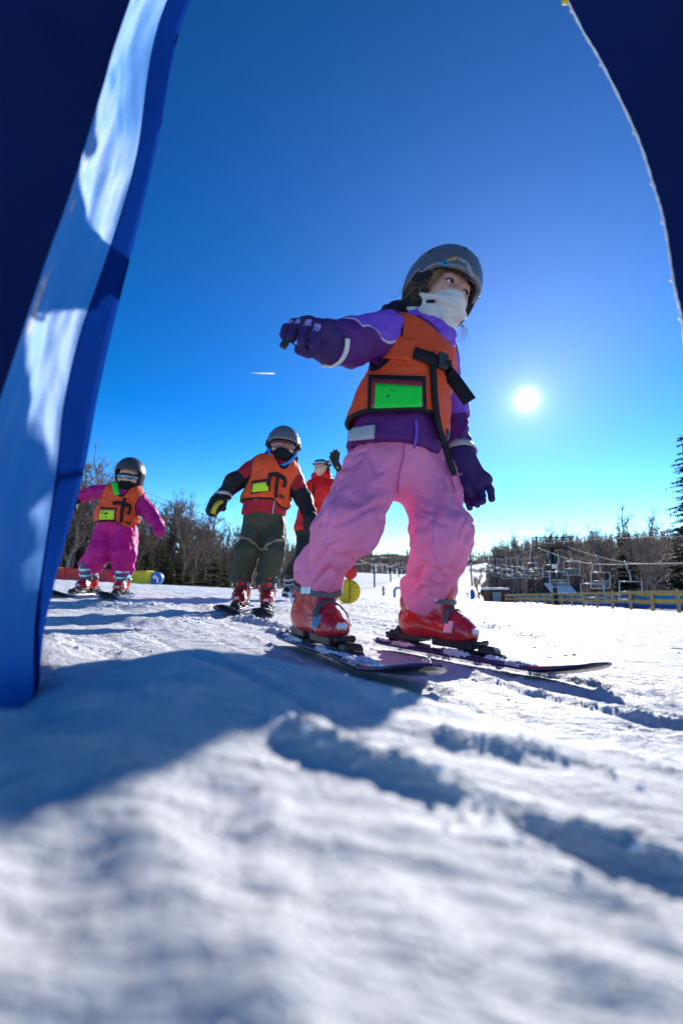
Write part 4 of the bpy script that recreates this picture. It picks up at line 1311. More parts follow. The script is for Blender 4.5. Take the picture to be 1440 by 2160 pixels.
    on_helmet('vent_slot', [(980, 578), (1001, 594), (999, 598), (978, 582)], (6, 2), M_BLACKPL)
    # chin strap
    # ---- hair blown back past the ear
    rg = random.Random(5)
    def strands(name, n, spec):
        m = MB()
        for _ in range(n):
            p = spec(rg)
            m.tube(spline(p, 9), np.linspace(.0009, .0003, 9), 3, False)
        m.build(name, M_HAIR, root, True)
    def side(rg):
        a = np.array([-.062 + rg.gauss(0, .004), .056 + rg.gauss(0, .008), .038 + rg.gauss(0, .008)])
        b = a + (-.008 + rg.gauss(0, .003), -.008 + rg.gauss(0, .007), -.032 + rg.gauss(0, .006))
        c = b + (-.006 + rg.gauss(0, .004), -.014 + rg.gauss(0, .009), -.022 + rg.gauss(0, .008))
        d = c + (-.010 + rg.gauss(0, .006), -.018 + rg.gauss(0, .012), -.010 + rg.gauss(0, .012))
        return [W(a), W(b), W(c), W(d)]
    strands('hair', 240, side)
    def fringe(rg):
        x = -.055 + .085 * rg.random()
        a = np.array([x, .083 - .25 * abs(x), .075]); b = a + (-.008, .012, -.022); c = b + (-.012 + rg.gauss(0, .003), .004 - .01 * rg.random(), -.020 - .008 * rg.random())
        return [W(a), W(b), W(c)]
    strands('hair', 150, fringe)
    def loose(rg):
        a = np.array([-.080, .040 + rg.gauss(0, .01), -.002 + rg.gauss(0, .016)])
        k = .05 + .045 * rg.random(); s = rg.gauss(0, .02)
        return [W(a), W(a + (-.020, -.3 * k, .012 + s)), W(a + (-.024, -.75 * k, s * 1.4)), W(a + (-.022, -1.3 * k, -.012 + s * .6))]
    strands('hair', 26, loose)
    def front(rg):
        a = np.array([.055 + rg.gauss(0, .008), .045, -.06]); k = .01 + .035 * rg.random()
        return [W(a), W(a + (.016, .02, -.02)), W(a + (.022 + rg.gauss(0, .01), .026, -.035 - k * .5)), W(a + (.024 + rg.gauss(0, .012), .02, -.04 - k))]
    strands('hair', 9, front)
    # ---- gloves
    def glove(name, palm, fingers, cuff, stripe_up, res, fr):
        fs = [s_cone(a, b, r1, r2, e) for (a, b, r1, r2, e) in palm]
        pf = s_union(fs, .022)
        chains = []
        for ch in fingers:
            chains.append(s_union([s_cone(ch[i], ch[i+1], fr * (1 - .05 * i), fr * (.97 - .06 * i)) for i in range(len(ch) - 1)], .008))
        def g(X):
            d = pf(X)
            for c in chains: d = np.minimum(d, smin(d, c(X), .004))
            return d
        pts = [p for ch in fingers for p in ch] + [q[0] for q in palm] + [q[1] for q in palm]
        lo, hi = bbox(pts, .06)
        V, Q = sdf_mesh(g, lo, hi, res)
        N = normals(V, Q)
        V = V + N * (.0022 * fbm(V[:, 0] * 45, V[:, 1] * 45, V[:, 2] * 45, 2, 13))[:, None]
        st = -np.ones(len(V))
        for ch in fingers:
            if len(ch) < 3: continue
            a, b = np.array(ch[0]), np.array(ch[1])
            ax = nrm(b - a); rel = V - a
            t = rel @ ax; q = rel - np.outer(t, ax)
            su = nrm(stripe_up - ax * (stripe_up @ ax)); sw = np.cross(ax, su)
            Ln = np.linalg.norm(b - a)
            st = np.maximum(st, np.where((q @ su > .3 * fr) & (np.linalg.norm(q, axis=1) < fr * 1.6), np.minimum(.0085 - np.abs(q @ sw), np.minimum(t + .030, Ln * 1.05 - t)), -1))
        return obj(name, V, Q, M_GLOVE, root, True, dict(stripe=st))
    kn = [P(622, 693, 1.03), P(640, 689, 1.015), P(659, 690, 1.0), P(676, 697, .99)]
    mid = [P(605, 694, 1.005), P(622, 695, .985), P(642, 700, .965), P(664, 710, .955)]
    tip = [P(599, 706, .995), P(615, 713, .972), P(637, 721, .952), P(662, 729, .945)]
    fing = [[kn[i], mid[i], tip[i]] for i in range(4)]
    thumb = [P(672, 735, 1.02), P(650, 742, .985), P(632, 738, .965)]
    palm = [(rwr + rdir * .0, (kn[1] + kn[2]) / 2, .040, .026, None), (rwr, kn[0], .036, .018, None), (rwr, kn[3], .036, .022, None), (kn[0], kn[3], .017, .019, None), (rwr - rdir * .03, rwr + rdir * .02, .047, .045, None)]
    g1 = glove('glove', palm, fing + [thumb], None, nrm(up + np.array([0, -.25, 0])), .0034, .0132)
    tc = [P(628, 735, .985), P(618, 724, .965), P(606, 718, .955), P(600, 722, .952)]
    V, F = tube(spline(tc, 14), .0018, 6); obj('drawcord', V, F, M_BLACK, g1)
    m = MB(); m.box(P(600, 726, .952), (.016, .012, .020), np.array(Matrix.Rotation(.5, 3, 'Y')), .002); m.build('cord_lock', M_BLACKPL, g1); m = MB(); m.box(P(633, 737, .985), (.012, .010, .014), None, .002); m.build('cord_end', M_BLACKPL, g1)
    kl = [P(984, 1030, 1.385), P(1000, 1030, 1.375), P(1014, 1024, 1.365), P(1024, 1012, 1.36)]
    ml = [P(985, 1054, 1.37), P(1001, 1052, 1.355), P(1015, 1046, 1.35), P(1034, 1034, 1.35)]
    tl_ = [P(990, 1070, 1.35), P(1005, 1064, 1.335), P(1017, 1058, 1.33), P(1037, 1053, 1.34)]
    thumb = [P(975, 1010, 1.34), P(985, 1030, 1.32), P(992, 1042, 1.32)]
    pl = [(lwr, (kl[1] + kl[2]) / 2, .038, .024, None), (lwr, kl[0], .034, .016, None), (lwr, kl[3], .034, .015, None), (kl[0], kl[3], .014, .014, None), (lwr - ldir * .01, lwr + ldir * .03, .044, .045, None)]
    g2 = glove('glove', pl, [[kl[i], ml[i], tl_[i]] for i in range(4)] + [thumb], None, nrm([0, 1, .3]), .0034, .0112)
    V, F = tube(spline([P(985, 983, 1.36), P(993, 980, 1.35), P(1000, 985, 1.35), P(1004, 990, 1.35), P(996, 990, 1.355)], 16), .002, 6); obj('drawcord', V, F, M_BLACK, g2)
    # ---- boots
    S = boot_set(M_REDPL, M_REDPL2, M_REDPL2, M_BLACKPL, M_STEEL, M_GREYPL, M_LINER)
    for (heel, fw), lean in zip(boots, (.0, .0)):
        place_boot(root, S, heel - fw * .01, fw, up, 1.12, False)
    return root, boots
girl, GIRL_BOOTS = build_girl()

# ---- her skis, fixed to the boots by their bindings
M_SKI_TOP = mat("ski_topsheet", (.035, .03, .12), rough=.25, spec=.5, var=.3, vscale=30, coat=.1, layers=(('base', (.012, .012, .014)), ('pale', (.55, .55, .60)), ('red', (.42, .02, .03))))
M_SNOWDUST = M_ICE
def build_ski(tail, yaw, L, heel_off, label, group, snow=True, tilt=0.0, small=False, lift=0.010):
    dr = np.array([math.sin(yaw), -math.cos(yaw)])
    hx = heel_off
    z0 = gz(*tail); e = tail + dr * L * .75; z1 = gz(*e)
    x = nrm([dr[0], dr[1], (z1 - z0) / (L * .75)])
    y0 = np.array([-dr[1], dr[0], 0]);
    slope = (gz(*(tail + y0[:2] * .1)) - z0) / .1
    y = nrm([y0[0], y0[1], slope + tilt]); z = np.cross(x, y); y = np.cross(z, x)
    root = empty('ski', (tail[0], tail[1], z0 + lift), label, 'ski', group)
    M = Matrix(((x[0], y[0], z[0], 0), (x[1], y[1], z[1], 0), (x[2], y[2], z[2], 0), (0, 0, 0, 1)))
    V, F, rows = ski_mesh(L)
    t = V[:, 0] / L
    base = np.tile([1, 1, -1, -1, -1, -1, -1], len(rows)).astype(float)
    pale = np.where(base > 0, -1, .04 - np.abs(t - .16)); pale = np.maximum(pale, np.where(base > 0, -1, .03 - np.abs(t - .70)))
    red = np.where(base > 0, -1, .035 - np.abs(t - .80))
    me = mesh_data('ski_body', V, F, M_SKI_TOP)
    for k, a in (('base', base - .5), ('pale', pale), ('red', red)):
        at = me.attributes.new(k, 'FLOAT', 'POINT'); at.data.foreach_set('value', a.astype(np.float32))
    def put(n, me):
        o = link(n, me, root); o.matrix_local = M; return o
    put('ski_body', me)
    toe, heel, plate, brake = binding(hx)
    put('binding_toe', toe.data('binding_toe', M_BLACKPL)); put('binding_heel', heel.data('binding_heel', M_BLACKPL))
    put('binding_plate', plate.data('binding_plate', M_GREYPL)); put('ski_brake', brake.data('ski_brake', M_BLACKPL))
    if snow:
        rg = np.random.default_rng(int(abs(tail[0]) * 1000))
        for (cx, cy, sx, sy, sz) in ((hx - .10, 0, .03, .026, .004), (hx + .285, -.022, .03, .012, .007), (hx + .35, .0, .04, .026, .003), (hx + .20, -.034, .045, .006, .005), (hx + .02, -.032, .045, .006, .004), (hx + .13, .0, .04, .020, .006)):
            c0 = np.array([cx, cy, .012])
            blobs = [s_ell(c0 + rg.normal(0, 1, 3) * (sx * .5, sy * .5, sz * .3), np.eye(3), np.array([sx * .6, sy * .7, sz]) * (.6 + .7 * rg.random())) for _ in range(5)]
            fz = s_union(blobs, .012)
            V, Q = sdf_mesh(fz, c0 - (sx * 1.8, sy * 2.2, .04), c0 + (sx * 1.8, sy * 2.2, .05), .0040)
            if len(V) == 0: continue
            N = normals(V, Q); V = V + N * (.006 * fbm(V[:, 0] * 130, V[:, 1] * 130, V[:, 2] * 130, 3, 3))[:, None]
            put('snow_clump', mesh_data('snow_clump', V, Q, M_ICE))
    return root
build_ski(SKIS[0]['tail'], SKIS[0]['yaw'], SKIS[0]['L'], .150, 'dark ski with wide tip towards us, nearer boot of the child in pink', None, tilt=-.12)
build_ski(SKIS[1]['tail'], SKIS[1]['yaw'], SKIS[1]['L'], .120, 'dark ski under the farther boot of the child in pink pants', None, tilt=-.15)
# ------------------------------------------------------------------ the other people near by
M_BOY_PANTS = mat("olive_snow_pants", (.055, .062, .035), rough=.65, spec=.3, var=.12, vscale=9, sheen=.2, layers=(('trim', (.36, .25, .16)),))
M_BOY_JACKET = mat("red_and_black_jacket", (.42, .012, .03), rough=.6, spec=.3, var=.18, vscale=30, sheen=.15, layers=(('dark', (.016, .015, .017)), ('pale', (.6, .6, .62))))
M_MAGENTA = mat("magenta_snowsuit", (.68, .012, .25), rough=.6, spec=.3, var=.06, vscale=9, sheen=.3, transl=.08)
M_MAGENTA_DK = mat("magenta_jacket", (.50, .012, .20), rough=.6, spec=.3, var=.08, vscale=9, sheen=.25)
M_REDJ = mat("red_instructor_jacket", (.72, .012, .012), rough=.55, spec=.3, var=.06, vscale=9, sheen=.2, transl=.06)
M_DKPANTS = mat("black_ski_pants", (.018, .020, .018), rough=.7, spec=.3, var=.2, vscale=9)
M_MASKB = mat("black_face_mask", (.008, .008, .010), rough=.9, var=.1)
M_BLUEF = mat("blue_fleece", (.02, .25, .75), rough=.9, var=.06, sheen=.3)
M_LENS = mat("amber_goggle_lens", (.16, .045, .038), rough=.1, spec=.8, var=.35, vscale=30, coat=.8)
M_LENSM = mat("mirror_goggle_lens", (.20, .30, .38), rough=.08, metal=.75, var=.5, vscale=70)
M_MITT = mat("black_mitten", (.018, .02, .022), rough=.7, var=.15, vscale=20)
M_MITTY = mat("yellow_mitten_palm", (.62, .50, .02), rough=.7, var=.1)
M_BALAC = mat("dark_beanie", (.03, .022, .03), rough=.9, var=.2, vscale=50)
M_TEETH = mat("teeth", (.75, .72, .66), rough=.3, var=0)
M_YZIP = mat("grey_zip", (.35, .36, .36), rough=.4, metal=.5, var=0)

def person_kit(root, J, res, yaw, mats, sizes, seed, hem=.02, pants_fold=.014, cut_boots=True):
    """pants, jacket and the continuous body; returns the pieces other parts are fitted to"""
    up = np.array([0, 0, 1.0])
    f = np.array([math.sin(yaw), -math.cos(yaw), 0]); l = np.array([math.cos(yaw), math.sin(yaw), 0])
    pel, wai, che, nec = J['pelvis'], J['waist'], J['chest'], J['neck']
    s = sizes
    legs = s_union([s_cone(J['rhip'], J['rknee'], s['hip'], s['knee']), s_cone(J['rknee'], J['rtop'], s['knee'], s['ank']), s_cone(J['lhip'], J['lknee'], s['hip'], s['knee']), s_cone(J['lknee'], J['ltop'], s['knee'], s['ank']),
                    s_cone(pel, wai, s['pel'], s['wai'] * .95, (l, 1.2))], s.get('k', .02))
    def pants_f(X):
        d = np.maximum(legs(X), (X - wai) @ up)
        for k, t in ((J['rknee'], J['rtop']), (J['lknee'], J['ltop'])):
            n = nrm(t - k); m = np.linalg.norm(X - t, axis=1) < s['ank'] * 3
            d = np.where(m, np.maximum(d, (X - t) @ n - hem), d)
        return d
    lo, hi = bbox([J[k] for k in ('rhip', 'lhip', 'rknee', 'lknee', 'rtop', 'ltop', 'waist')], s['hip'] * 1.8)
    V, Q = sdf_mesh(pants_f, lo, hi, res)
    V = folds(V, normals(V, Q), [(J['rhip'], J['rknee'], .09, 1), (J['rknee'], J['rtop'], .08, 1.2), (J['lhip'], J['lknee'], .09, 1), (J['lknee'], J['ltop'], .08, 1.2), (pel, wai, .13, .3)], 12, pants_fold, seed, .9)
    V = relax(V, Q, 1, .4)
    ta = {}
    if 'trim' in mats:
        v = -np.ones(len(V))
        for h, k in (('rhip', 'rknee'), ('lhip', 'lknee')):
            ax = nrm(J[k] - J[h]); t = (V - J[k]) @ ax; side = (V - J[k]) @ l
            sg = -1 if h[0] == 'r' else 1
            v = np.maximum(v, np.where((np.linalg.norm(V - J[k], axis=1) < .2) & ((V - pel) @ l * sg > -.01), .008 - np.abs(t + .05 + .45 * side * sg), -1))
        ta = dict(trim=v)
    pants = obj('pants', V, Q, mats['pants'], root, True, ta)
    torso = s_union([s_cone(pel + up * .03, wai, s['pel'] * 1.06, s['wai'], (l, 1.2)), s_cone(wai, che, s['wai'], s['che'], (l, 1.22)), s_cone(J['rsh'] * .8 + J['lsh'] * .2, J['lsh'] * .8 + J['rsh'] * .2, s['sh'], s['sh']), s_cone(che, nec, s['che'] * .75, s['nec'])], .05)
    arm = s_union([s_cone(J['rsh'], J['relb'], s['arm'], s['arm'] * .9), s_cone(J['relb'], J['rwr'], s['arm'] * .9, s['arm'] * .75), s_cone(J['lsh'], J['lelb'], s['arm'], s['arm'] * .9), s_cone(J['lelb'], J['lwr'], s['arm'] * .9, s['arm'] * .75)], .03)
    hem_z = J['hem'][2]
    jacket_f = lambda X: smin(np.maximum(torso(X), hem_z - X[:, 2]), arm(X), .03)
    lo, hi = bbox([J[k] for k in ('pelvis', 'neck', 'rsh', 'lsh', 'relb', 'lelb', 'rwr', 'lwr')], s['che'] * 1.6)
    V, Q = sdf_mesh(jacket_f, lo, hi, res)
    V0 = V
    V = folds(V, normals(V, Q), [(J['rsh'], J['relb'], .07, 1), (J['relb'], J['rwr'], .06, 1), (J['lsh'], J['lelb'], .07, 1), (J['lelb'], J['lwr'], .06, 1), (pel, che, .16, .6)], 12, pants_fold * .8, seed + 50, .9)
    ja = {}
    if 'dark' in mats:
        d = np.full(len(V), -1.0)
        for a, b, c in (('rsh', 'relb', 'rwr'), ('lsh', 'lelb', 'lwr')):
            ax = nrm(J[c] - J[a]); L = np.linalg.norm(J[c] - J[a]); t = (V0 - J[a]) @ ax
            q = np.linalg.norm(V0 - (J[a] + np.outer(np.clip(t, 0, L), ax)), axis=1)
            hgt = (V0 - J[a]) @ nrm(up - ax * (up @ ax))
            d = np.maximum(d, np.where((q < s['arm'] * 1.7) & (t > .02), np.maximum(t - L * .42, -hgt - .012), -1))
        p = np.where(np.abs(d) < 1, -1.0, -1.0)
        ja = dict(dark=d, pale=p)
    jacket = obj('jacket', V, Q, mats['jacket'], root, True, ja)
    return pants, jacket, torso, jacket_f, f, l, up
def skin_body(root, J, C, hl, hf, hu, hs, res):
    up = np.array([0, 0, 1.0])
    k = hs
    hp = head_prims(C, hl, hf, hu, hs)
    bd = s_union([s_cone(J['pelvis'], J['waist'], .075 * k, .07 * k), s_cone(J['waist'], J['chest'], .07 * k, .078 * k), s_cone(J['rsh'], J['lsh'], .042 * k, .042 * k), s_cone(J['chest'], J['neck'], .05 * k, .04 * k), s_cone(J['neck'], C - hf * .02 * hs - hu * .03 * hs, .038 * k, .042 * k),
                  s_cone(J['rsh'], J['relb'], .033 * k, .03 * k), s_cone(J['relb'], J['rwr'], .03 * k, .022 * k), s_cone(J['lsh'], J['lelb'], .033 * k, .03 * k), s_cone(J['lelb'], J['lwr'], .03 * k, .022 * k),
                  s_cone(J['rhip'], J['rknee'], .055 * k, .042 * k), s_cone(J['rknee'], J['rank'], .04 * k, .03 * k), s_cone(J['lhip'], J['lknee'], .055 * k, .042 * k), s_cone(J['lknee'], J['lank'], .04 * k, .03 * k)], .03)
    body_f = lambda X: smin(bd(X), hp(X), .012)
    lo, hi = bbox([C + hu * .11 * hs, C + hf * .1 * hs, C - hf * .1 * hs, J['rank'], J['lank'], J['rwr'], J['lwr'], J['rknee'], J['lknee'], J['rsh'], J['lsh']], .07)
    V, Q = sdf_mesh(body_f, lo, hi, res)
    return obj('body', V, Q, M_SKIN, root)
def safety_vest(root, J, torso, f, l, up, res, seed, hem, front_drop=.05):
    vt = lambda X: torso(X) - .016
    hr = s_cone(J['rsh'] - l * .0 + nrm(J['relb'] - J['rsh']) * .02, J['rsh'] + nrm(J['relb'] - J['rsh']) * .2, .074, .09)
    hl_ = s_cone(J['lsh'] + nrm(J['lelb'] - J['lsh']) * .02, J['lsh'] + nrm(J['lelb'] - J['lsh']) * .2, .074, .09)
    nc = s_union([s_cone(J['neck'] - up * .02, J['neck'] + up * .2, .072, .09), s_cone(J['neck'] + f * .1 - up * .02, J['neck'] + f * .14 - up * .08, .045, .02)], .04)
    def ed(X):
        h = X[:, 2] - hem + front_drop * sstep(.01, .09, (X - J['waist']) @ l) * sstep(0, .06, (X - J['waist']) @ f)
        return np.minimum(np.minimum(hr(X), hl_(X)), np.minimum(nc(X), h))
    vf = lambda X: np.maximum(np.maximum(vt(X), -(vt(X) + .016)), -ed(X))
    lo, hi = bbox([J['pelvis'], J['neck'], J['rsh'], J['lsh']], .2)
    V, Q = sdf_mesh(vf, lo, hi, res)
    e = ed(V)
    V2 = folds(V, normals(V, Q), [(J['pelvis'], J['chest'], .14, 1), (J['rsh'], J['lsh'], .1, 1)], 12, .014, seed, .8)
    V = V + (V2 - V) * sstep(.012, .05, e)[:, None] * .8
    return obj('vest', V, Q, M_ORANGE, root, True, dict(piping=.011 - e)), (lambda X: vt(X) - .004)
def mitten(name, wr, tip, thumb, r, m, root, flat=None):
    g = s_union([s_cone(wr, wr * .5 + tip * .5, r * .85, r, flat), s_cone(wr * .5 + tip * .5, tip, r, r * .8, flat)], .02)
    g2 = s_union([s_cone(wr * .6 + tip * .4, thumb, r * .5, r * .42)], .01)
    fn = lambda X: smin(g(X), g2(X), .012)
    lo, hi = bbox([wr, tip, thumb], r * 1.8)
    V, Q = sdf_mesh(fn, lo, hi, .007)
    V = V + normals(V, Q) * (.003 * fbm(V[:, 0] * 30, V[:, 1] * 30, V[:, 2] * 30, 2, 7))[:, None]
    return obj(name, V, Q, m, root)
def goggles(root, C, l, f, u, s, lens, frame, z=.0, strap=True, helm=None, R_=.075, hgt=.027):
    """wrap-round goggles: frame, lens, strap"""
    W = to_world(C, l, f, u, s)
    def band(h, r, a, n=17, yoff=.0):
        V = []; F = []
        for i, t in enumerate(np.linspace(-a, a, n)):
            hh = h * (1 - .25 * (abs(t) / a) ** 3) * (.88 if abs(t) < .12 else 1)
            for zz in np.linspace(-1, 1, 5):
                bulge = .010 * (1 - zz * zz)
                V.append(W((math.sin(t) * (r + bulge), math.cos(t) * (r + .012 + bulge) + yoff, z + zz * hh - (.006 if abs(t) < .12 and zz < 0 else 0))))
        for i in range(n - 1):
            for k in range(4): F.append((i*5 + k, (i+1)*5 + k, (i+1)*5 + k+1, i*5 + k+1))
        return V, F
    V, F = band(hgt + .006, R_, 1.15)
    V2 = [np.array(v) - np.asarray(f) * .012 * s for v in V]; n = len(V)
    F2 = F + [tuple(i + n for i in q[::-1]) for q in F]
    g = obj('goggles', V + V2, F2, frame, root)
    V, F = band(hgt * .86, R_ + .004, .98); obj('lens', V, F, lens, g)
    if strap:
        pts = [W((math.sin(t) * .108, math.cos(t) * .125 - .004, z + .012)) for t in np.linspace(1.1, 2 * math.pi - 1.1, 25)]
        V, F = ribbon(pts, np.array(pts) - W((0, 0, z)), .03 * s, .004); obj('goggle_strap', V, F, M_BLACK, g)
    return g
def letters(f, par, mt, x, y, w, h, strokes, start, th=.006):
    """marker-pen strokes on a card; strokes are polylines in 0..1 of the box"""
    for st in strokes:
        q = [(x + w * a, y + h * b) for a, b in st]
        V, F = pix_strip(f, q if len(q) > 1 else [q[0], (q[0][0] + .3, q[0][1])], th, max(4, 3 * len(q)), .011, .0015, start)
        obj('ink_stroke', V, F, mt, par)

def stand(px, Y):
    d = ray(px, 1235); x = d[0] * Y / d[1]
    return np.array([x, Y, gz(x, Y)])
# ---- boy in the red and black jacket
def build_boy():
    Y = 2.95
    up = np.array([0, 0, 1.0])
    base = stand(545, Y)
    root = empty('person', base, 'child in grey helmet, goggles, olive snow pants and red-black jacket under orange vest', 'person')
    yaw = R(18)
    f = np.array([math.sin(yaw), -math.cos(yaw), 0]); l = np.array([math.cos(yaw), math.sin(yaw), 0])
    rb, lb = stand(511, Y), stand(565, Y - .03)
    fw1, fw2 = nrm([.02, -1, 0]), nrm([.10, -1, 0])
    h1, h2 = rb - fw1 * .06 + up * .043, lb - fw2 * .06 + up * .043
    J = dict(pelvis=P(556, 1095, Y), waist=P(563, 1050, Y - .02), chest=P(580, 1000, Y - .05), neck=P(592, 968, Y - .05), rsh=P(541, 985, Y - .03), lsh=P(618, 1003, Y + .0), hem=P(560, 1082, Y - .12),
             rhip=P(538, 1105, Y), lhip=P(578, 1108, Y), rknee=P(522, 1165, Y - .10), lknee=P(575, 1170, Y - .10), relb=P(492, 1020, Y - .08), rwr=P(470, 1046, Y - .12), lelb=P(641, 1055, Y - .02), lwr=P(652, 1082, Y - .08),
             rtop=h1 + up * .17 + fw1 * .085, ltop=h2 + up * .17 + fw2 * .085, rank=h1 + up * .1 + fw1 * .05, lank=h2 + up * .1 + fw2 * .05)
    sz = dict(hip=.082, knee=.074, ank=.072, k=.012, pel=.112, wai=.112, che=.112, sh=.082, nec=.062, arm=.060)
    pants, jacket, torso, jf, f, l, up = person_kit(root, J, .0095, yaw, dict(pants=M_BOY_PANTS, jacket=M_BOY_JACKET, trim=1, dark=1), sz, 120, hem=.062)
    vest, vs = safety_vest(root, J, torso, f, l, up, .0085, 300, P(560, 1056, Y - .1)[2])
    V, F = pix_patch(vs, [(532, 1015), (571, 1009), (570, 1036), (529, 1042)], (10, 6), .001, .004, 2.2); obj('pocket_border', V, F, M_BLACK, vest)
    V, F = pix_patch(vs, [(534, 1018), (568, 1012), (567, 1034), (532, 1040)], (10, 6), .006, .002, 2.2); obj('pocket_window', V, F, M_WINDOW, vest)
    V, F = pix_patch(vs, [(534, 1020), (564, 1017), (566, 1035), (531, 1038)], (10, 6), .0095, .002, 2.2); obj('name_card', V, F, M_CARD_Y, vest)
    V, F = pix_strip(vs, [(588, 1000), (584, 1020), (582, 1050)], .018, 12, .001, .006, 2.2); obj('zip', V, F, M_BLACK, vest)
    V, F = pix_strip(vs, [(566, 1003), (580, 1000), (592, 1004), (600, 1010)], .026, 12, .006, .006, 2.2); obj('chest_strap', V, F, M_BLACK, vest)
    V, F = pix_strip(vs, [(570, 1004), (568, 1014), (564, 1024)], .020, 8, .012, .006, 2.2); obj('loose_strap_end', V, F, M_BLACK, vest)
    V, F = pix_strip(vs, [(600, 1008), (602, 1018), (598, 1028)], .020, 8, .012, .006, 2.2); obj('loose_strap_end', V, F, M_BLACK, vest)
    V, F = pix_patch(vs, [(591, 1043), (599, 1046), (598, 1054), (591, 1050)], (4, 4), .004, .003, 2.2); obj('vest_tag', V, F, M_BOY_PANTS, vest)
    V, F = pix_patch(jf, [(536, 1050), (558, 1047), (558, 1051), (536, 1054)], (6, 3), .008, .002, 2.2); obj('reflective_panel', V, F, M_REFL, root)
    V, F = pix_strip(jf, [(580, 1052), (577, 1070), (574, 1086)], .010, 8, .008, .003, 2.2); obj('jacket_zip', V, F, M_YZIP, root)
    # head
    C = P(597, 945, Y - .06)
    hl, hf, hu = head_matrix(C, nrm([.12, -1, -.12]), np.array([.10, 0, 1.0]))
    HS = 1.05
    skin_body(root, J, C, hl, hf, hu, HS, .010)
    place_helmet(root, C + hu * .002, hl, hf, hu, 1.06, M_HELM, M_PAD, M_FOAM)
    goggles(root, C + hu * .0, hl, hf, hu, 1.06, M_LENS, M_BLACKPL, .006, True, None, .078, .030)
    W = to_world(C, hl, hf, hu, HS)
    M3 = np.stack([hl, hf, hu])
    g = s_union([s_ell(W((0, .025, -.050)), M3, (.076, .080, .056)), s_ell(W((0, .08, -.036)), M3, (.03, .028, .03))], .03)
    V, Q = sdf_mesh(g, C - .2, C + .15, .008); obj('face_mask', V, Q, M_MASKB, root)
    for sg in (-1, 1):
        V, F = tube(spline([W((.085 * sg, .03, .0)), W((.078 * sg, .055, -.05)), W((.045 * sg, .085, -.10)), W((.004 * sg, .095, -.128))], 14), .013, 8, True, None, .7); obj('fleece_edge', V, F, M_BLUEF, root)
    colr = s_union([s_cone(J['neck'] - l * .05 + up * .01, J['neck'] + l * .05 + up * .0, .062, .062)], .02)
    V, Q = sdf_mesh(cut_plane(colr, J['neck'] + up * .045, up), J['neck'] - .18, J['neck'] + .18, .009)
    V = folds(V, normals(V, Q), [(J['neck'] - up * .1, J['neck'] + up * .1, .08, 1)], 18, .012, 9, 1); obj('collar', V, Q, M_MASKB, root)
    # mittens
    rt = P(448, 1077, Y - .2)
    m1 = mitten('mitten', J['rwr'], rt, P(470, 1072, Y - .2), .050, M_MITT, root)
    ym = s_union([s_cone(P(455, 1066, Y - .248), P(450, 1080, Y - .245), .020, .016)], .01)
    V, F = ribbon(spline([P(468, 1057, Y - .205), P(459, 1063, Y - .235), P(453, 1072, Y - .245), P(449, 1083, Y - .235)], 12), np.tile(nrm([-.1, -1, .1]), (12, 1)), .026, .012); obj('mitten_palm', V, F, M_MITTY, root)
    mitten('mitten', J['lwr'], P(656, 1103, Y - .14), P(648, 1092, Y - .16), .042, M_MITT, root)
    ring = [J['rwr'] + .055 * (math.cos(t) * l + math.sin(t) * nrm(np.cross(nrm(J['rwr'] - J['relb']), l))) for t in np.linspace(0, 2 * math.pi, 17)]
    V, F = ribbon(ring, np.array(ring) - J['rwr'], .022, .006); obj('cuff_band', V, F, M_REFL, root)
    S = boot_set(M_REDPL, M_REDPL, M_REDPL2, M_BLACKPL, M_STEEL, M_BLACKPL, M_LINER)
    place_boot(root, S, h1, fw1, up, 1.0); place_boot(root, S, h2, fw2, up, 1.0)
    for h, fw, lb_ in ((h1, fw1, 'dark ski of the child in olive pants, farther from the child in pink pants'), (h2, fw2, 'dark ski of the child in olive pants, beside the boot of the child in pink')):
        build_ski((h - fw * .20)[:2], math.atan2(fw[0], -fw[1]), .80, .20, lb_, None, snow=False)
    return root
boy = build_boy()

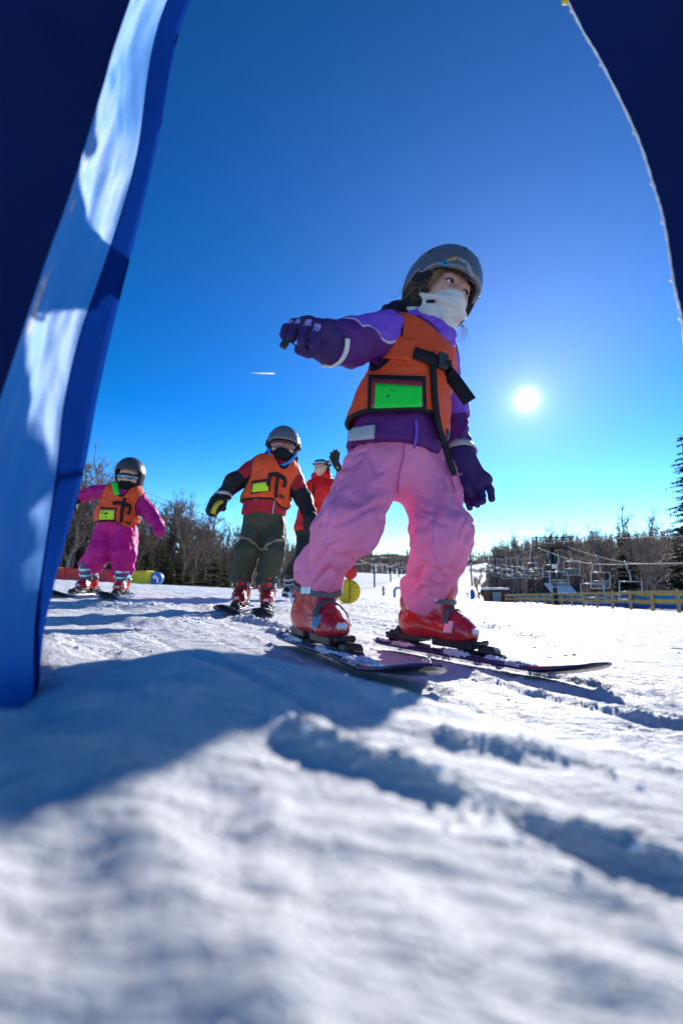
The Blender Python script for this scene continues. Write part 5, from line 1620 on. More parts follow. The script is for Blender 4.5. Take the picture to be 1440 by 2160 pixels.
# ---- child in magenta
def build_magenta():
    Y = 3.6
    up = np.array([0, 0, 1.0])
    base = stand(238, Y)
    root = empty('person', base, 'child in magenta snowsuit, dark helmet and black face mask under orange vest', 'person')
    yaw = R(8)
    rb, lb = stand(189, Y - .02), stand(259, Y + .02)
    fw1, fw2 = nrm([.0, -1, 0]), nrm([.22, -1, 0])
    h1, h2 = rb - fw1 * .06 + up * .043, lb - fw2 * .06 + up * .043
    J = dict(pelvis=P(246, 1108, Y), waist=P(252, 1082, Y - .02), chest=P(261, 1052, Y - .04), neck=P(270, 1027, Y - .03), rsh=P(233, 1037, Y - .02), lsh=P(293, 1053, Y), hem=P(250, 1108, Y - .1),
             rhip=P(228, 1122, Y), lhip=P(264, 1124, Y), rknee=P(214, 1165, Y - .09), lknee=P(262, 1170, Y - .09), relb=P(197, 1040, Y - .05), rwr=P(163, 1049, Y - .1), lelb=P(316, 1083, Y - .02), lwr=P(333, 1106, Y - .08),
             rtop=h1 + up * .19 + fw1 * .085, ltop=h2 + up * .19 + fw2 * .085, rank=h1 + up * .1 + fw1 * .05, lank=h2 + up * .1 + fw2 * .05)
    sz = dict(hip=.095, knee=.088, ank=.082, k=.02, pel=.115, wai=.112, che=.108, sh=.078, nec=.058, arm=.060)
    pants, jacket, torso, jf, f, l, up = person_kit(root, J, .011, yaw, dict(pants=M_MAGENTA, jacket=M_MAGENTA_DK), sz, 170, pants_fold=.016, hem=.082)
    vest, vs = safety_vest(root, J, torso, f, l, up, .0095, 420, P(250, 1102, Y - .1)[2])
    V, F = pix_patch(vs, [(212, 1070), (247, 1071), (243, 1100), (208, 1098)], (10, 6), .001, .004, 2.6); obj('pocket_border', V, F, M_BLACK, vest)
    V, F = pix_patch(vs, [(213, 1072), (245, 1073), (241, 1097), (210, 1096)], (10, 6), .006, .002, 2.6); obj('pocket_window', V, F, M_WINDOW, vest)
    V, F = pix_patch(vs, [(212, 1076), (241, 1076), (240, 1096), (209, 1096)], (10, 6), .0095, .002, 2.6); cd = obj('name_card', V, F, M_CARD_Y, vest)
    letters(vs, vest, M_INK, 214, 1079, 13, 6, [[(.1, 0), (.1, 1)], [(.1, .0), (.35, .05)], [(.1, .5), (.28, .5)], [(.42, .5), (.5, 1), (.58, .5)], [(.68, 1), (.68, .55), (.78, .6), (.78, 1)], [(.9, 0), (.9, 1)], [(1.05, .45), (.9, .7), (1.08, 1)]], 2.6, .0055)
    letters(vs, vest, M_INK, 214, 1088, 13, 4, [[(.1, .3), (.25, .8)], [(.35, .5), (.55, .5)], [(.8, 0), (.72, .5), (.8, 1), (.95, .8)]], 2.6, .004)
    V, F = pix_patch(vs, [(235, 1017), (248, 1016), (252, 1043), (242, 1043)], (4, 8), .002, .003, 2.6); obj('shoulder_tape', V, F, M_CARD_G, vest)
    V, F = pix_strip(vs, [(264, 1050), (258, 1075), (256, 1102)], .024, 12, .001, .006, 2.6); obj('zip', V, F, M_BLACK, vest)
    V, F = pix_strip(vs, [(238, 1062), (250, 1060), (264, 1064), (274, 1066)], .028, 12, .006, .006, 2.6); obj('chest_strap', V, F, M_BLACK, vest)
    V, F = pix_strip(vs, [(272, 1064), (275, 1072), (270, 1086)], .020, 10, .012, .006, 2.6); obj('loose_strap_end', V, F, M_BLACK, vest)
    V, F = pix_patch(vs, [(264, 1099), (277, 1102), (275, 1108), (264, 1104)], (4, 4), .004, .003, 2.6); obj('vest_tag', V, F, M_BOY_PANTS, vest)
    C = P(274, 1007, Y - .05)
    hl, hf, hu = head_matrix(C, nrm([.15, -1, -.08]), np.array([.08, 0, 1.0]))
    HS = 1.06
    skin_body(root, J, C, hl, hf, hu, HS, .011)
    place_helmet(root, C + hu * .014, hl, hf, hu, 1.08, M_HELM_DK, M_PAD, M_FOAM)
    goggles(root, C - hu * .004, hl, hf, hu, 1.06, M_LENSM, M_BLACKPL, .0, False, None, .078, .020)
    W = to_world(C, hl, hf, hu, HS); M3 = np.stack([hl, hf, hu])
    g = s_union([s_ell(W((0, .025, -.060)), M3, (.072, .080, .055)), s_cone(W((0, .0, -.08)), J['neck'] + up * .01, .07, .066)], .03)
    V, Q = sdf_mesh(cut_plane(g, W((0, .09, -.022)), hu), C - .2, C + .15, .009); obj('face_mask', V, Q, M_MASKB, root)
    mitten('mitten', J['rwr'], P(150, 1066, Y - .14), P(158, 1072, Y - .16), .044, M_MITT, root)
    mitten('mitten', J['lwr'], P(338, 1124, Y - .12), P(330, 1120, Y - .16), .044, M_MAGENTA_DK, root)
    S = boot_set(M_REDPL, M_GREYPL, M_GREYPL, M_BLACKPL, M_STEEL, M_STEEL, M_LINER)
    place_boot(root, S, h1, fw1, up, 1.0); place_boot(root, S, h2, fw2, up, 1.0)
    for h, fw, lb_ in ((h1, fw1, 'dark ski of the child in magenta, nearer the blue gate post'), (h2, fw2, 'dark ski of the child in magenta, farther from the blue gate post')):
        build_ski((h - fw * .20)[:2], math.atan2(fw[0], -fw[1]), .80, .20, lb_, None, snow=False)
    return root
magenta = build_magenta()

# ---- the instructor
def build_instructor():
    Y = 5.8
    up = np.array([0, 0, 1.0])
    _P = P
    def P_(x, y, z): return _P(x + 9, y, z)
    base = stand(637, Y)
    root = empty('person', base, 'smiling adult instructor in red jacket and black pants waving one gloved hand', 'person')
    yaw = R(-20)
    rb, lb = stand(613, Y), stand(640, Y + .15)
    fw1, fw2 = nrm([-.25, -1, 0]), nrm([-.1, -1, 0])
    h1, h2 = rb - fw1 * .08 + up * .045, lb - fw2 * .08 + up * .045
    J = dict(pelvis=P_(648, 1118, Y), waist=P_(655, 1080, Y), chest=P_(668, 1038, Y - .03), neck=P_(669, 1009, Y - .02), rsh=P_(646, 1025, Y - .03), lsh=P_(695, 1024, Y), hem=P_(650, 1117, Y - .15),
             rhip=P_(638, 1125, Y - .02), lhip=P_(660, 1125, Y + .05), rknee=P_(628, 1180, Y - .12), lknee=P_(650, 1182, Y - .05), relb=P_(634, 1058, Y - .10), rwr=P_(640, 1092, Y - .2), lelb=P_(716, 1035, Y - .05), lwr=P_(711, 998, Y - .12),
             rtop=h1 + up * .24 + fw1 * .09, ltop=h2 + up * .24 + fw2 * .09, rank=h1 + up * .12 + fw1 * .06, lank=h2 + up * .12 + fw2 * .06)
    sz = dict(hip=.115, knee=.095, ank=.095, pel=.185, wai=.178, che=.168, sh=.10, nec=.085, arm=.075)
    pants, jacket, torso, jf, f, l, up = person_kit(root, J, .016, yaw, dict(pants=M_DKPANTS, jacket=M_REDJ), sz, 230, pants_fold=.018)
    C = P_(669, 988, Y - .05)
    hl, hf, hu = head_matrix(C, nrm([-.45, -1, .05]), np.array([.03, 0, 1.0]))
    HS = 1.12
    skin_body(root, J, C, hl, hf, hu, HS, .0105)
    eye_parts(root, C, hl, hf, hu, HS)
    W = to_world(C, hl, hf, hu, HS); M3 = np.stack([hl, hf, hu])
    V, F = ribbon(spline([W((-.022, .083, -.052)), W((-.011, .089, -.056)), W((.011, .089, -.056)), W((.022, .083, -.052))], 9), np.tile(hf, (9, 1)), .011, .004); obj('teeth', V, F, M_TEETH, root)
    bn = s_ell(W((0, -.012, .032)), M3, (.088, .104, .090))
    V, Q = sdf_mesh(cut_plane(bn, W((0, .0, .022)), -hu - .25 * hf), C - .18, C + .2, .010); obj('beanie', V, Q, M_BALAC, root)
    pad = s_union([s_ell(W((.078, -.02, -.02)), M3, (.02, .04, .05)), s_ell(W((-.078, -.02, -.02)), M3, (.02, .04, .05)), s_ell(W((0, -.075, -.01)), M3, (.07, .03, .06))], .03)
    V, Q = sdf_mesh(pad, C - .18, C + .18, .010); obj('beanie_flap', V, Q, M_BALAC, root)
    goggles(root, C + hu * .058, hl, hf, hu, 1.1, M_LENSM, M_BLACKPL, .0, True, None, .080, .026)
    colr = s_union([s_cone(J['neck'] - l * .05 + up * .02, J['neck'] + l * .05 + up * .02, .085, .085)], .02)
    V, Q = sdf_mesh(cut_plane(colr, J['neck'] + up * .075, up), J['neck'] - .25, J['neck'] + .25, .013)
    V = folds(V, normals(V, Q), [(J['neck'] - up * .1, J['neck'] + up * .1, .1, 1)], 14, .016, 9, 1); obj('collar', V, Q, M_REDJ, root)
    V, F = pix_strip(jf, [(661, 1022), (657, 1050), (652, 1080), (648, 1112)], .014, 14, .008, .004, 4.6); obj('jacket_zip', V, F, M_BLACK, root)
    V, F = pix_strip(jf, [(666, 1026), (663, 1034), (660, 1044)], .012, 8, .008, .004, 4.6); obj('pocket_zip', V, F, M_BLACK, root)
    V, F = pix_patch(jf, [(639, 1034), (648, 1036), (647, 1040), (638, 1038)], (4, 3), .008, .003, 4.6); obj('name_badge', V, F, M_WHITE, root)
    # open hand in a glove, raised
    wr = J['lwr']
    hx = nrm(hl * .9 + hf * .2); k0 = P(706, 972, Y - .15)
    chains = [s_cone(wr, k0, .048, .048, (nrm([.2, -1, 0]), .6))]
    fx = [(-8, 956), (-2, 951), (4, 950), (9, 955)]
    fs = [s_cone(k0 + (P(706 + dx * .7, 970, Y - .15) - k0), P(706 + dx, y, Y - .16), .019, .016) for dx, y in fx]
    th = s_cone(P(707, 985, Y - .15), P(696, 964, Y - .17), .022, .017)
    g0 = s_union(chains, .02)
    def hand(X):
        d = g0(X)
        for q in fs + [th]: d = np.minimum(d, smin(d, q(X), .012))
        return d
    V, Q = sdf_mesh(hand, k0 - .2, k0 + .2, .008); obj('glove', V, Q, M_MITT, root)
    V, F = pix_patch(hand, [(710, 984), (713, 984), (713, 988), (710, 988)], (3, 3), .003, .003, 4.6); obj('glove_badge', V, F, M_MITTY, root)
    mitten('glove', J['rwr'], J['rwr'] - up * .13 + f * .04, J['rwr'] - up * .07 + f * .08, .05, M_MITT, root)
    SB = mat("snowy_black_boot", (.03, .03, .035), rough=.4, spec=.4, var=.5, vscale=60)
    S = boot_set(SB, SB, SB, M_BLACKPL, M_STEEL, M_REFL, M_LINER)
    place_boot(root, S, h1, fw1, up, 1.28); place_boot(root, S, h2, fw2, up, 1.28)
    for i, (h, fw) in enumerate(((h1, fw1), (h2, fw2))):
        c0 = h + fw * .19 + up * .02
        blobs = s_union([s_ell(c0 + np.array([.05 * math.sin(3 * k + i), .05 * math.cos(5 * k), .012 * (k % 3)]), np.eye(3), (.05, .05, .03)) for k in range(6)], .03)
        V, Q = sdf_mesh(blobs, c0 - .16, c0 + .16, .014)
        V = V + normals(V, Q) * (.01 * fbm(V[:, 0] * 30, V[:, 1] * 30, V[:, 2] * 30, 3, 3))[:, None]
        obj('snow_clump', V, Q, M_ICE, root)
    return root
instructor = build_instructor()
# ------------------------------------------------------------------ trees
M_BARK = mat("grey_brown_bark", (.23, .185, .155), rough=.9, spec=.15, var=.3, vscale=2.5)
M_TWIG = mat("bare_twigs", (.22, .17, .14), rough=.9, spec=.1, var=.3, vscale=.8)
M_BIRCH = mat("pale_bark", (.33, .30, .27), rough=.85, var=.35, vscale=3)
M_WOODMASS = mat("far_bare_wood", (.20, .148, .126), rough=.95, spec=.1, var=.35, vscale=.12)
M_NEEDLE = mat("dark_needles", (.022, .034, .016), rough=.8, spec=.2, var=.45, vscale=1.2)
M_CEDAR = mat("olive_cedar_needles", (.11, .12, .035), rough=.8, spec=.2, var=.45, vscale=1.5)
def rand_dir(rg, d, ang):
    d = nrm(d); a = nrm(np.cross(d, [rg.gauss(0, 1), rg.gauss(0, 1), rg.gauss(0, 1)]))
    return nrm(d * math.cos(ang) + a * math.sin(ang))
def bare_tree(seed, h, spread, lean=.06, forks=1, limbs=15):
    """tapered trunk with limbs, and a crown of fine twigs"""
    rg = random.Random(seed)
    T, C = MB(), MB()
    def branch(p, d, L, r, lev, mb, n, seg):
        pts = [p]; dd = d
        for i in range(seg):
            dd = nrm(dd + np.array([rg.gauss(0, .13), rg.gauss(0, .13), rg.gauss(0, .09) + (.10 if lev else 0)]))
            pts.append(pts[-1] + dd * L / seg)
        mb.tube(pts, np.linspace(r, r * (.35 if lev < 3 else .3), seg + 1), n, False)
        return pts
    for fk in range(forks):
        d0 = nrm([rg.gauss(0, lean + .1 * (forks > 1)), rg.gauss(0, lean + .1 * (forks > 1)), 1])
        tr = branch(np.array([.12 * fk, .1 * fk, -.3]), d0, h * rg.uniform(.82, 1), h * .013 + .03, 0, T, 7, 10)
        for i in range(limbs):
            t = .25 + .72 * (i + rg.random()) / limbs
            k = min(int(t * 10), 9); p = tr[k] * (1 - (t * 10 - k)) + tr[k + 1] * (t * 10 - k)
            L = h * spread * (1.15 - t) * rg.uniform(.7, 1.2)
            d = rand_dir(rg, d0, R(rg.uniform(35, 62)))
            lb = branch(p, d, L, .008 * h * (1.1 - t) + .026, 1, T, 4, 5)
            for j in range(7):
                q = lb[1 + int(rg.random() * 4.99)]
                d2 = rand_dir(rg, nrm(lb[-1] - lb[0]), R(rg.uniform(20, 55)))
                L2 = L * rg.uniform(.3, .6)
                tw = branch(q, d2, L2, .028, 2, C, 3, 3)
                for _ in range(4):
                    branch(tw[1 + int(rg.random() * 2.99)], rand_dir(rg, d2, R(rg.uniform(15, 45))), L2 * rg.uniform(.4, .75), .018, 3, C, 3, 2)
        for _ in range(10):
            tw = branch(tr[7 + int(rg.random() * 3.99)], rand_dir(rg, d0, R(rg.uniform(10, 40))), h * .14, .026, 2, C, 3, 3)
            for _ in range(3): branch(tw[2], rand_dir(rg, d0, R(25)), h * .08, .018, 3, C, 3, 2)
    return T, C
def conifer(seed, h, w, layers, dens, droop):
    """evergreen: trunk with whorls of boughs carrying small needle sprays"""
    rg = random.Random(seed)
    T = MB(); T.tube([(0, 0, -.3), (0, 0, h * .5), (0, 0, h)], [h * .016 + .02, h * .010, .01], 7)
    V = []; F = []
    for i in range(layers):
        t = (i + rg.random()) / layers
        z = h * (.06 + .94 * t); r = w * (1 - t) ** .75 * rg.uniform(.65, 1.1) + .08
        nb = max(4, int(dens * (1.15 - t)))
        for b in range(nb):
            a = 2 * math.pi * (b + rg.random()) / nb
            rr = r * rg.uniform(.6, 1.1)
            d = np.array([math.cos(a), math.sin(a), 0]); sd = np.array([-d[1], d[0], 0])
            T.tube([(0, 0, z), d * rr * .5 + (0, 0, z - droop * rr * .3), d * rr + (0, 0, z - droop * rr * .45)], [.02, .012, .005], 3, False)
            m = max(5, int(9 * rr / (w * .6)))
            for k in range(m):
                u = (k + .6) / m
                p = d * rr * u + np.array([0, 0, z - droop * rr * (.55 * u - .12 * u * u) ]) + np.array([rg.gauss(0, .03), rg.gauss(0, .03), rg.gauss(0, .03)]) * rr
                sz = (.13 + .21 * rr * (1.2 - u)) * rg.uniform(.7, 1.25)
                for sg in (-1, 1):
                    tip = p + (sd * sg * rg.uniform(.5, 1) + d * .7) * sz + np.array([0, 0, -.35 * sz * rg.random() - .12 * sz])
                    n0 = len(V)
                    V += [p, p + d * sz * .5 + np.array([0, 0, -.10 * sz]), tip, p + sd * sg * sz * .5 + np.array([0, 0, -.18 * sz])]
                    F.append((n0, n0 + 1, n0 + 2, n0 + 3))
    return T, V, F
TREES = {}
def proto(kind, seed, *a):
    T, C = bare_tree(seed, *a)
    TREES.setdefault(kind, []).append((T, C))
for sd in range(4): proto('spread', 10 + sd, 9.0, .42, .05, 1, 15)
for sd in range(3): proto('slim', 30 + sd, 9.0, .26, .04, 1, 16)
for sd in range(2): proto('fork', 50 + sd, 9.0, .40, .06, 2, 11)
TREE_DATA = {k: [(T.data('trunk', M_BARK, True), C.data('crown', M_TWIG)) for T, C in v] for k, v in TREES.items()}
TREE_DATA['birch'] = [(with_mat(a, M_BIRCH), b) for a, b in TREE_DATA['slim']]
CON_DATA = {}
for k, (h, w, ly, dn, dr, m) in dict(spruce=(10., 2.2, 34, 17, .55, M_NEEDLE), cedar=(5., 1.25, 22, 12, .25, M_CEDAR)).items():
    CON_DATA[k] = []
    for sd in range(2):
        T, V, F = conifer(70 + sd, h, w, ly, dn, dr)
        CON_DATA[k].append((T.data('trunk', M_BARK, True), mesh_data('crown', V, F, m, False), h))
def put_tree(name, data, x, y, s, rz, label, group, sink=.1):
    r = empty(name, (x, y, gz(x, y) - sink), label, 'tree', group)
    r.rotation_euler = (0, 0, rz); r.scale = (s, s, s)
    link('trunk', data[0], r); link('crown', data[1], r)
    return r
rt = random.Random(8)
# wood along the left edge of the run: nearest edge, then rows behind it
edge = [(-24, 29), (-18.6, 32), (-17.8, 40), (-14.5, 50), (-12.5, 66), (-10.6, 85), (-6, 108), (-2.0, 128), (1, 150)]
def edge_at(t):
    i = min(int(t), len(edge) - 2); u = t - i
    a, b = np.array(edge[i]), np.array(edge[i + 1])
    return a + (b - a) * u, nrm(np.array([-(b - a)[1], (b - a)[0]]))
for i in range(96):
    t = (i % 48 + rt.random()) / 48 * (len(edge) - 1)
    p, nn = edge_at(t)
    back = (0.3 + 1.5 * rt.random()) if i < 48 else (2 + 5 * rt.random())
    q = p + nn * back
    k = rt.choice(['spread', 'slim', 'slim', 'fork', 'spread', 'birch'])
    dt = rt.choice(TREE_DATA[k])
    h = rt.uniform(.85, 1.2) * (1 + .15 * (i >= 48))
    put_tree('bare_tree', dt, q[0], q[1], h, rt.random() * 6.28, 'leafless tree in the dense wood behind the children' if k != 'birch' else 'pale-barked leafless tree in the wood behind the children', 'bare trees along the wood' if k != 'birch' else 'pale-barked trees along the wood')
for (px, Y, h, kind, lab) in ((205, 33.5, 1.15, 'spruce', 'dark evergreen at the wood edge behind the child in magenta'), (165, 34, .55, 'spruce', None), (235, 35, .5, 'spruce', None), (355, 42, .62, 'cedar', None), (332, 41, .5, 'cedar', None), (452, 48, .95, 'cedar', 'olive evergreen at the wood edge beside the child in olive pants'), (476, 50, .75, 'cedar', None), (395, 45, .5, 'cedar', None), (290, 37, .45, 'cedar', None), (312, 39, .7, 'cedar', None), (374, 43.5, .8, 'cedar', None), (425, 47, .7, 'cedar', None), (500, 53, .8, 'cedar', None), (345, 43, .9, 'cedar', None)):
    d = ray(px, 1235); x = d[0] * Y / d[1]
    s = h if kind == 'cedar' else h * .55
    put_tree('evergreen_tree', CON_DATA[kind][int(px) % 2], x, Y, s, px, lab or 'low evergreen among the bare trees of the wood', None if lab else 'low evergreens at the wood edge', .2)

# masses of far or tangled wood
def wood_mass(name, label, pts, hmin, hmax, seed, brush=False, nb=9, thick=1.0):
    rg = np.random.default_rng(seed)
    V = []; F = []; n = 0
    tri = np.array([[math.cos(a), math.sin(a), 0] for a in (0, 2.094, 4.189)])
    def spike(p, q, r):
        nonlocal n
        V.append(p + tri * r); V.append(q[None]); F.append(np.array([[0, 1, 3], [1, 2, 3], [2, 0, 3]]) + n); n += 4
    for (x, y) in pts:
        z = gz(x, y); h = rg.uniform(hmin, hmax)
        p = np.array([x, y, z - .2]); top = p + np.array([rg.normal(0, .06) * h, rg.normal(0, .06) * h, h])
        spike(p, top, (.012 * h + .02) * thick)
        for _ in range(nb):
            t = rg.uniform(.25 if not brush else .02, .95); b = p + (top - p) * t
            a = rg.uniform(0, 6.28); L = h * rg.uniform(.12, .34) * (1.2 - t * .7)
            spike(b, b + np.array([math.cos(a) * L * .6, math.sin(a) * L * .6, L * .8]), (.006 * h + .014) * thick)
    return tag(obj(name, np.vstack(V), np.vstack(F), M_WOODMASS, None, False), label, None, None, 'stuff')
# brown brush and leaf litter that hides the snow inside the woods
M_FLOOR = mat("brown_brush_floor", (.17, .125, .105), rough=1, spec=.05, var=.5, vscale=.35, bump=1, bscale=1.2)
def floor_sheet(name, label, xs, ys, keep, lift):
    X, Y = np.meshgrid(xs, ys, indexing='ij')
    Z = ground_base(X, Y) + lift * (1 + .8 * fbm(X * .35, Y * .35, 0, 3, 3))
    k = keep(X, Y)
    Z = np.where(k, Z, ground_base(X, Y) - .8)
    n, m = X.shape; ii = np.arange(n * m).reshape(n, m)
    q = np.stack([ii[:-1, :-1], ii[1:, :-1], ii[1:, 1:], ii[:-1, 1:]], -1)
    q = q[k[:-1, :-1] | k[1:, :-1] | k[1:, 1:] | k[:-1, 1:]]
    return tag(obj(name, np.stack([X, Y, Z], -1).reshape(-1, 3), q.reshape(-1, 4), M_FLOOR), label, None, None, 'structure')
floor_sheet('wood_floor_hill', 'brown brushy ground of the wooded hill', np.arange(22, 230, 2.2), np.arange(64, 230, 2.2), lambda X, Y: (X * .93 + Y * .37 > 69 + 3 * fbm(X * .1, Y * .1, 0, 2, 8)) & (X > .34 * Y - 4), 1.3)
floor_sheet('wood_floor_far', 'brown brushy ground of the far hill', np.arange(-160, 380, 6.), np.arange(266, 520, 5.), lambda X, Y: (fbm(X * .02, Y * .03, 0, 3, 31) > -.05) & ~((np.abs(720 + 960 * X / Y - 822) < 42) & (Y > 318) & (Y < 372)), 2.0)
def _left(X, Y):
    ex = np.interp(Y, [e[1] for e in edge], [e[0] for e in edge])
    return (X < ex - 1.0 - .6 * fbm(X * .3, Y * .3, 0, 2, 4)) & (X > ex - 40)
floor_sheet('wood_floor_left', 'brown brushy ground of the wood behind the children', np.arange(-70, 4, 1.0), np.arange(28, 152, 1.4), _left, .55)
rg = np.random.default_rng(3)
pts = []
for _ in range(1300):
    t = rg.random() * (len(edge) - 1.001); p, nn = edge_at(t); q = p + nn * (1.2 + 16 * rg.random() ** 1.3); pts.append(q)
wood_mass('tangled_wood', 'tangle of bare trunks and brush deep in the wood', pts, 3.5, 9.0, 5, False, 12)
pts = []
for _ in range(700):
    t = rg.random() * (len(edge) - 1.001); p, nn = edge_at(t); q = p + nn * (.2 + 3 * rg.random()); pts.append(q)
wood_mass('undergrowth', 'brown brushwood along the foot of the wood', pts, 1.0, 2.6, 6, True, 10)
pts = []
while len(pts) < 3600:
    x = rg.uniform(24, 190); y = rg.uniform(70, 215)
    if x * .93 + y * .37 > 69 + 4 * rg.normal() and x > .34 * y - 2 and x < y * .95: pts.append((x, y))
wood_mass('wooded_hillside', 'brown leafless wood covering the hill behind the chairlift', pts, 6, 11, 7, False, 10, 1.8)
pts = []
while len(pts) < 2600:
    x = rg.uniform(-130, 330); y = rg.uniform(262, 470)
    u = 720 + 960 * x / y
    zpix = 1235 - (gz(x, y) - CAM_H) / y * 960
    if 785 < u < 858 and 1163 < zpix < 1186: continue
    pts.append((x, y))
wood_mass('far_hill_wood', 'distant leafless wood on the far hill', pts, 8, 15, 9, False, 6, 3.5)

# trees that stand out behind the chairlift
for (px, Y, s, kind, lab) in ((1062, 118, 1.81, 'slim', 'slim bare tree farthest from the big evergreens, on the crest behind the lift'), (1076, 121, 1.96, 'slim', None), (1092, 119, 1.89, 'slim', None), (1112, 116, 1.81, 'birch', 'pale bare tree on the crest, between the lift towers'), (1160, 110, 2.17, 'slim', None), (1172, 114, 2.10, 'slim', None), (1205, 112, 2.03, 'slim', None), (1218, 115, 2.17, 'slim', None), (1243, 110, 1.81, 'spread', None),
                             (1268, 100, 1.52, 'spread', None), (1190, 118, 1.74, 'spread', None), (1134, 118, 1.59, 'spread', None), (1288, 98, 1.74, 'fork', None)):
    d = ray(px, 1235); x = d[0] * Y / d[1]
    put_tree('bare_tree', TREE_DATA[kind][int(px) % len(TREE_DATA[kind])], x, Y, s, px, lab or 'tall bare tree on the wooded crest behind the lift', None if lab else 'tall bare trees on the crest')
for (px, Y, s, kind, lab) in ((1352, 62, 1.55, 'fork', 'large dark bare tree rising between the two evergreens'), (1392, 60, 1.4, 'spread', 'leaning bare tree next to the tall evergreen at the picture edge'), (1330, 70, 1.0, 'spread', 'bare tree just behind the shorter evergreen')):
    d = ray(px, 1235); x = d[0] * Y / d[1]
    put_tree('bare_tree', TREE_DATA[kind][0], x, Y, s, px * .1, lab, None)
for i in range(34):
    px = rt.uniform(1000, 1438); Y = rt.uniform(64, 88) + (1440 - px) * .05
    d = ray(px, 1235); x = d[0] * Y / d[1]
    k = rt.choice(['slim', 'birch', 'slim', 'spread'])
    put_tree('bare_tree', rt.choice(TREE_DATA[k]), x, Y, rt.uniform(.55, .8), px, 'leafless tree in the wood just behind the chairlift' if k != 'birch' else 'pale-trunked tree in the wood just behind the chairlift', 'bare trees behind the chairlift' if k != 'birch' else 'pale-trunked trees behind the chairlift')
for (px, Y, s, lab) in ((1316, 56, 1.08, 'dark evergreen standing behind the double chair'), (1474, 46, 1.85, 'tall dark evergreen cut off by the picture edge'), (1432, 52, 1.0, 'dark evergreen low beside the tall one at the picture edge'), (1335, 58, .8, 'smaller dark evergreen close beside the one behind the double chair')):
    d = ray(px, 1235); x = d[0] * Y / d[1]
    put_tree('evergreen_tree', CON_DATA['spruce'][int(px) % 2], x, Y, s, px, lab, None, .2)
# snow between the trunks behind the lift
# ------------------------------------------------------------------ chairlift on the right
M_DARKSTEEL = mat("dark_lift_steel", (.022, .022, .026), rough=.5, metal=.3, var=.2, vscale=2)
M_GALV = mat("galvanised_tube", (.42, .46, .48), rough=.35, metal=.15, var=.2, vscale=6)
M_ROPE = mat("steel_haul_rope", (.22, .21, .17), rough=.7, metal=0, var=.2, vscale=5)
M_SLAT = mat("chair_seat_slats", (.10, .11, .12), rough=.5, var=.25, vscale=8)
M_PLATE = mat("white_number_plate", (.7, .7, .72), rough=.5)
M_GREENP = mat("green_lift_pole", (.02, .10, .07), rough=.5)
def lift_tower(x, y, top, arm_dir, label, gauge=3.4, rad=.24):
    z0 = gz(x, y)
    r = empty('lift_tower', (x, y, z0), label, 'lift tower', 'chairlift towers')
    a = np.array([arm_dir[0], arm_dir[1], 0]); b = np.array([-arm_dir[1], arm_dir[0], 0])
    c = np.array([x, y, 0])
    m = MB(); m.tube([(x, y, z0 - .5), (x, y, top)], [rad * 1.1, rad * .9], 12); m.build('pole', M_DARKSTEEL, r, True)
    m = MB(); m.box(c + (0, 0, top - .1), (gauge + .5, .26, .26), np.stack([a, b, [0, 0, 1]], 1), .03); m.build('crossarm', M_DARKSTEEL, r)
    for sg in (-1, 1):
        m = MB(); cc = c + a * sg * gauge / 2 + np.array([0, 0, top - .28])
        m.box(cc, (.12, 1.9, .16), np.stack([a, b, [0, 0, 1]], 1), .02)
        for k in (-.8, -.4, 0, .4, .8):
            m.tube([cc + b * k + np.array([0, 0, -.02]) - a * .09, cc + b * k + np.array([0, 0, -.02]) + a * .09], .16, 10)
        m.build('sheave_train', M_DARKSTEEL, r)
        m = MB(); m.tube([c + a * sg * gauge / 2 + (0, 0, top), c + a * sg * gauge / 2 + (0, 0, top + 1.2)], .06, 8)
        m.build('lifting_post', M_DARKSTEEL, r)
    m = MB(); m.box(c + (0, 0, top + 1.2), (gauge + 1.3, .12, .12), np.stack([a, b, [0, 0, 1]], 1), .01); m.build('lifting_beam', M_DARKSTEEL, r)
    m = MB(); m.box(c - b * (rad + .04) * (1 if b[1] > 0 else -1) + (0, 0, top - 2.3), (.5, .04, .5), np.stack([a, b, [0, 0, 1]], 1), .01); m.build('number_plate', M_PLATE, r)
    m = MB()
    for k in range(int((top - z0 - 1.5) / .35)): m.tube([c + a * (rad + .02) + b * .16 + (0, 0, z0 + 1.2 + .35 * k), c + a * (rad + .02) - b * .16 + (0, 0, z0 + 1.2 + .35 * k)], .018, 5)
    m.build('ladder', M_DARKSTEEL, r)
    return r
def rope(name, pts, rad, label, cat='cable', group=None, n=70, m=None):
    p = spline(pts, n)
    o = tag(obj(name, *tube(p, rad, 6), m or M_ROPE), label, cat, group)
    return p
LD = nrm(np.array([32 - 25.4, 95 - 55])); LA = np.array([LD[1], -LD[0]])         # along the lift, and across it
TA, TB = np.array([25.4, 55.0]), np.array([32.0, 95.0])
topA, topB, topC = 4.75, 6.1, 9.0
TC = TB + LD * 45
lift_tower(TA[0], TA[1], topA, LA, 'nearest dark lift tower with crossarm, beside the striped fence')
lift_tower(TB[0], TB[1], topB, LA, 'second dark lift tower, farther up the line behind the hut')
lift_tower(TC[0], TC[1], topC, LA, 'third lift tower, farthest up the wooded hill')
TN = TA - LD * 38
def side(T, z, sg, g=1.7): return np.array([T[0] + LA[0] * sg * g, T[1] + LA[1] * sg * g, z])
ropes = []
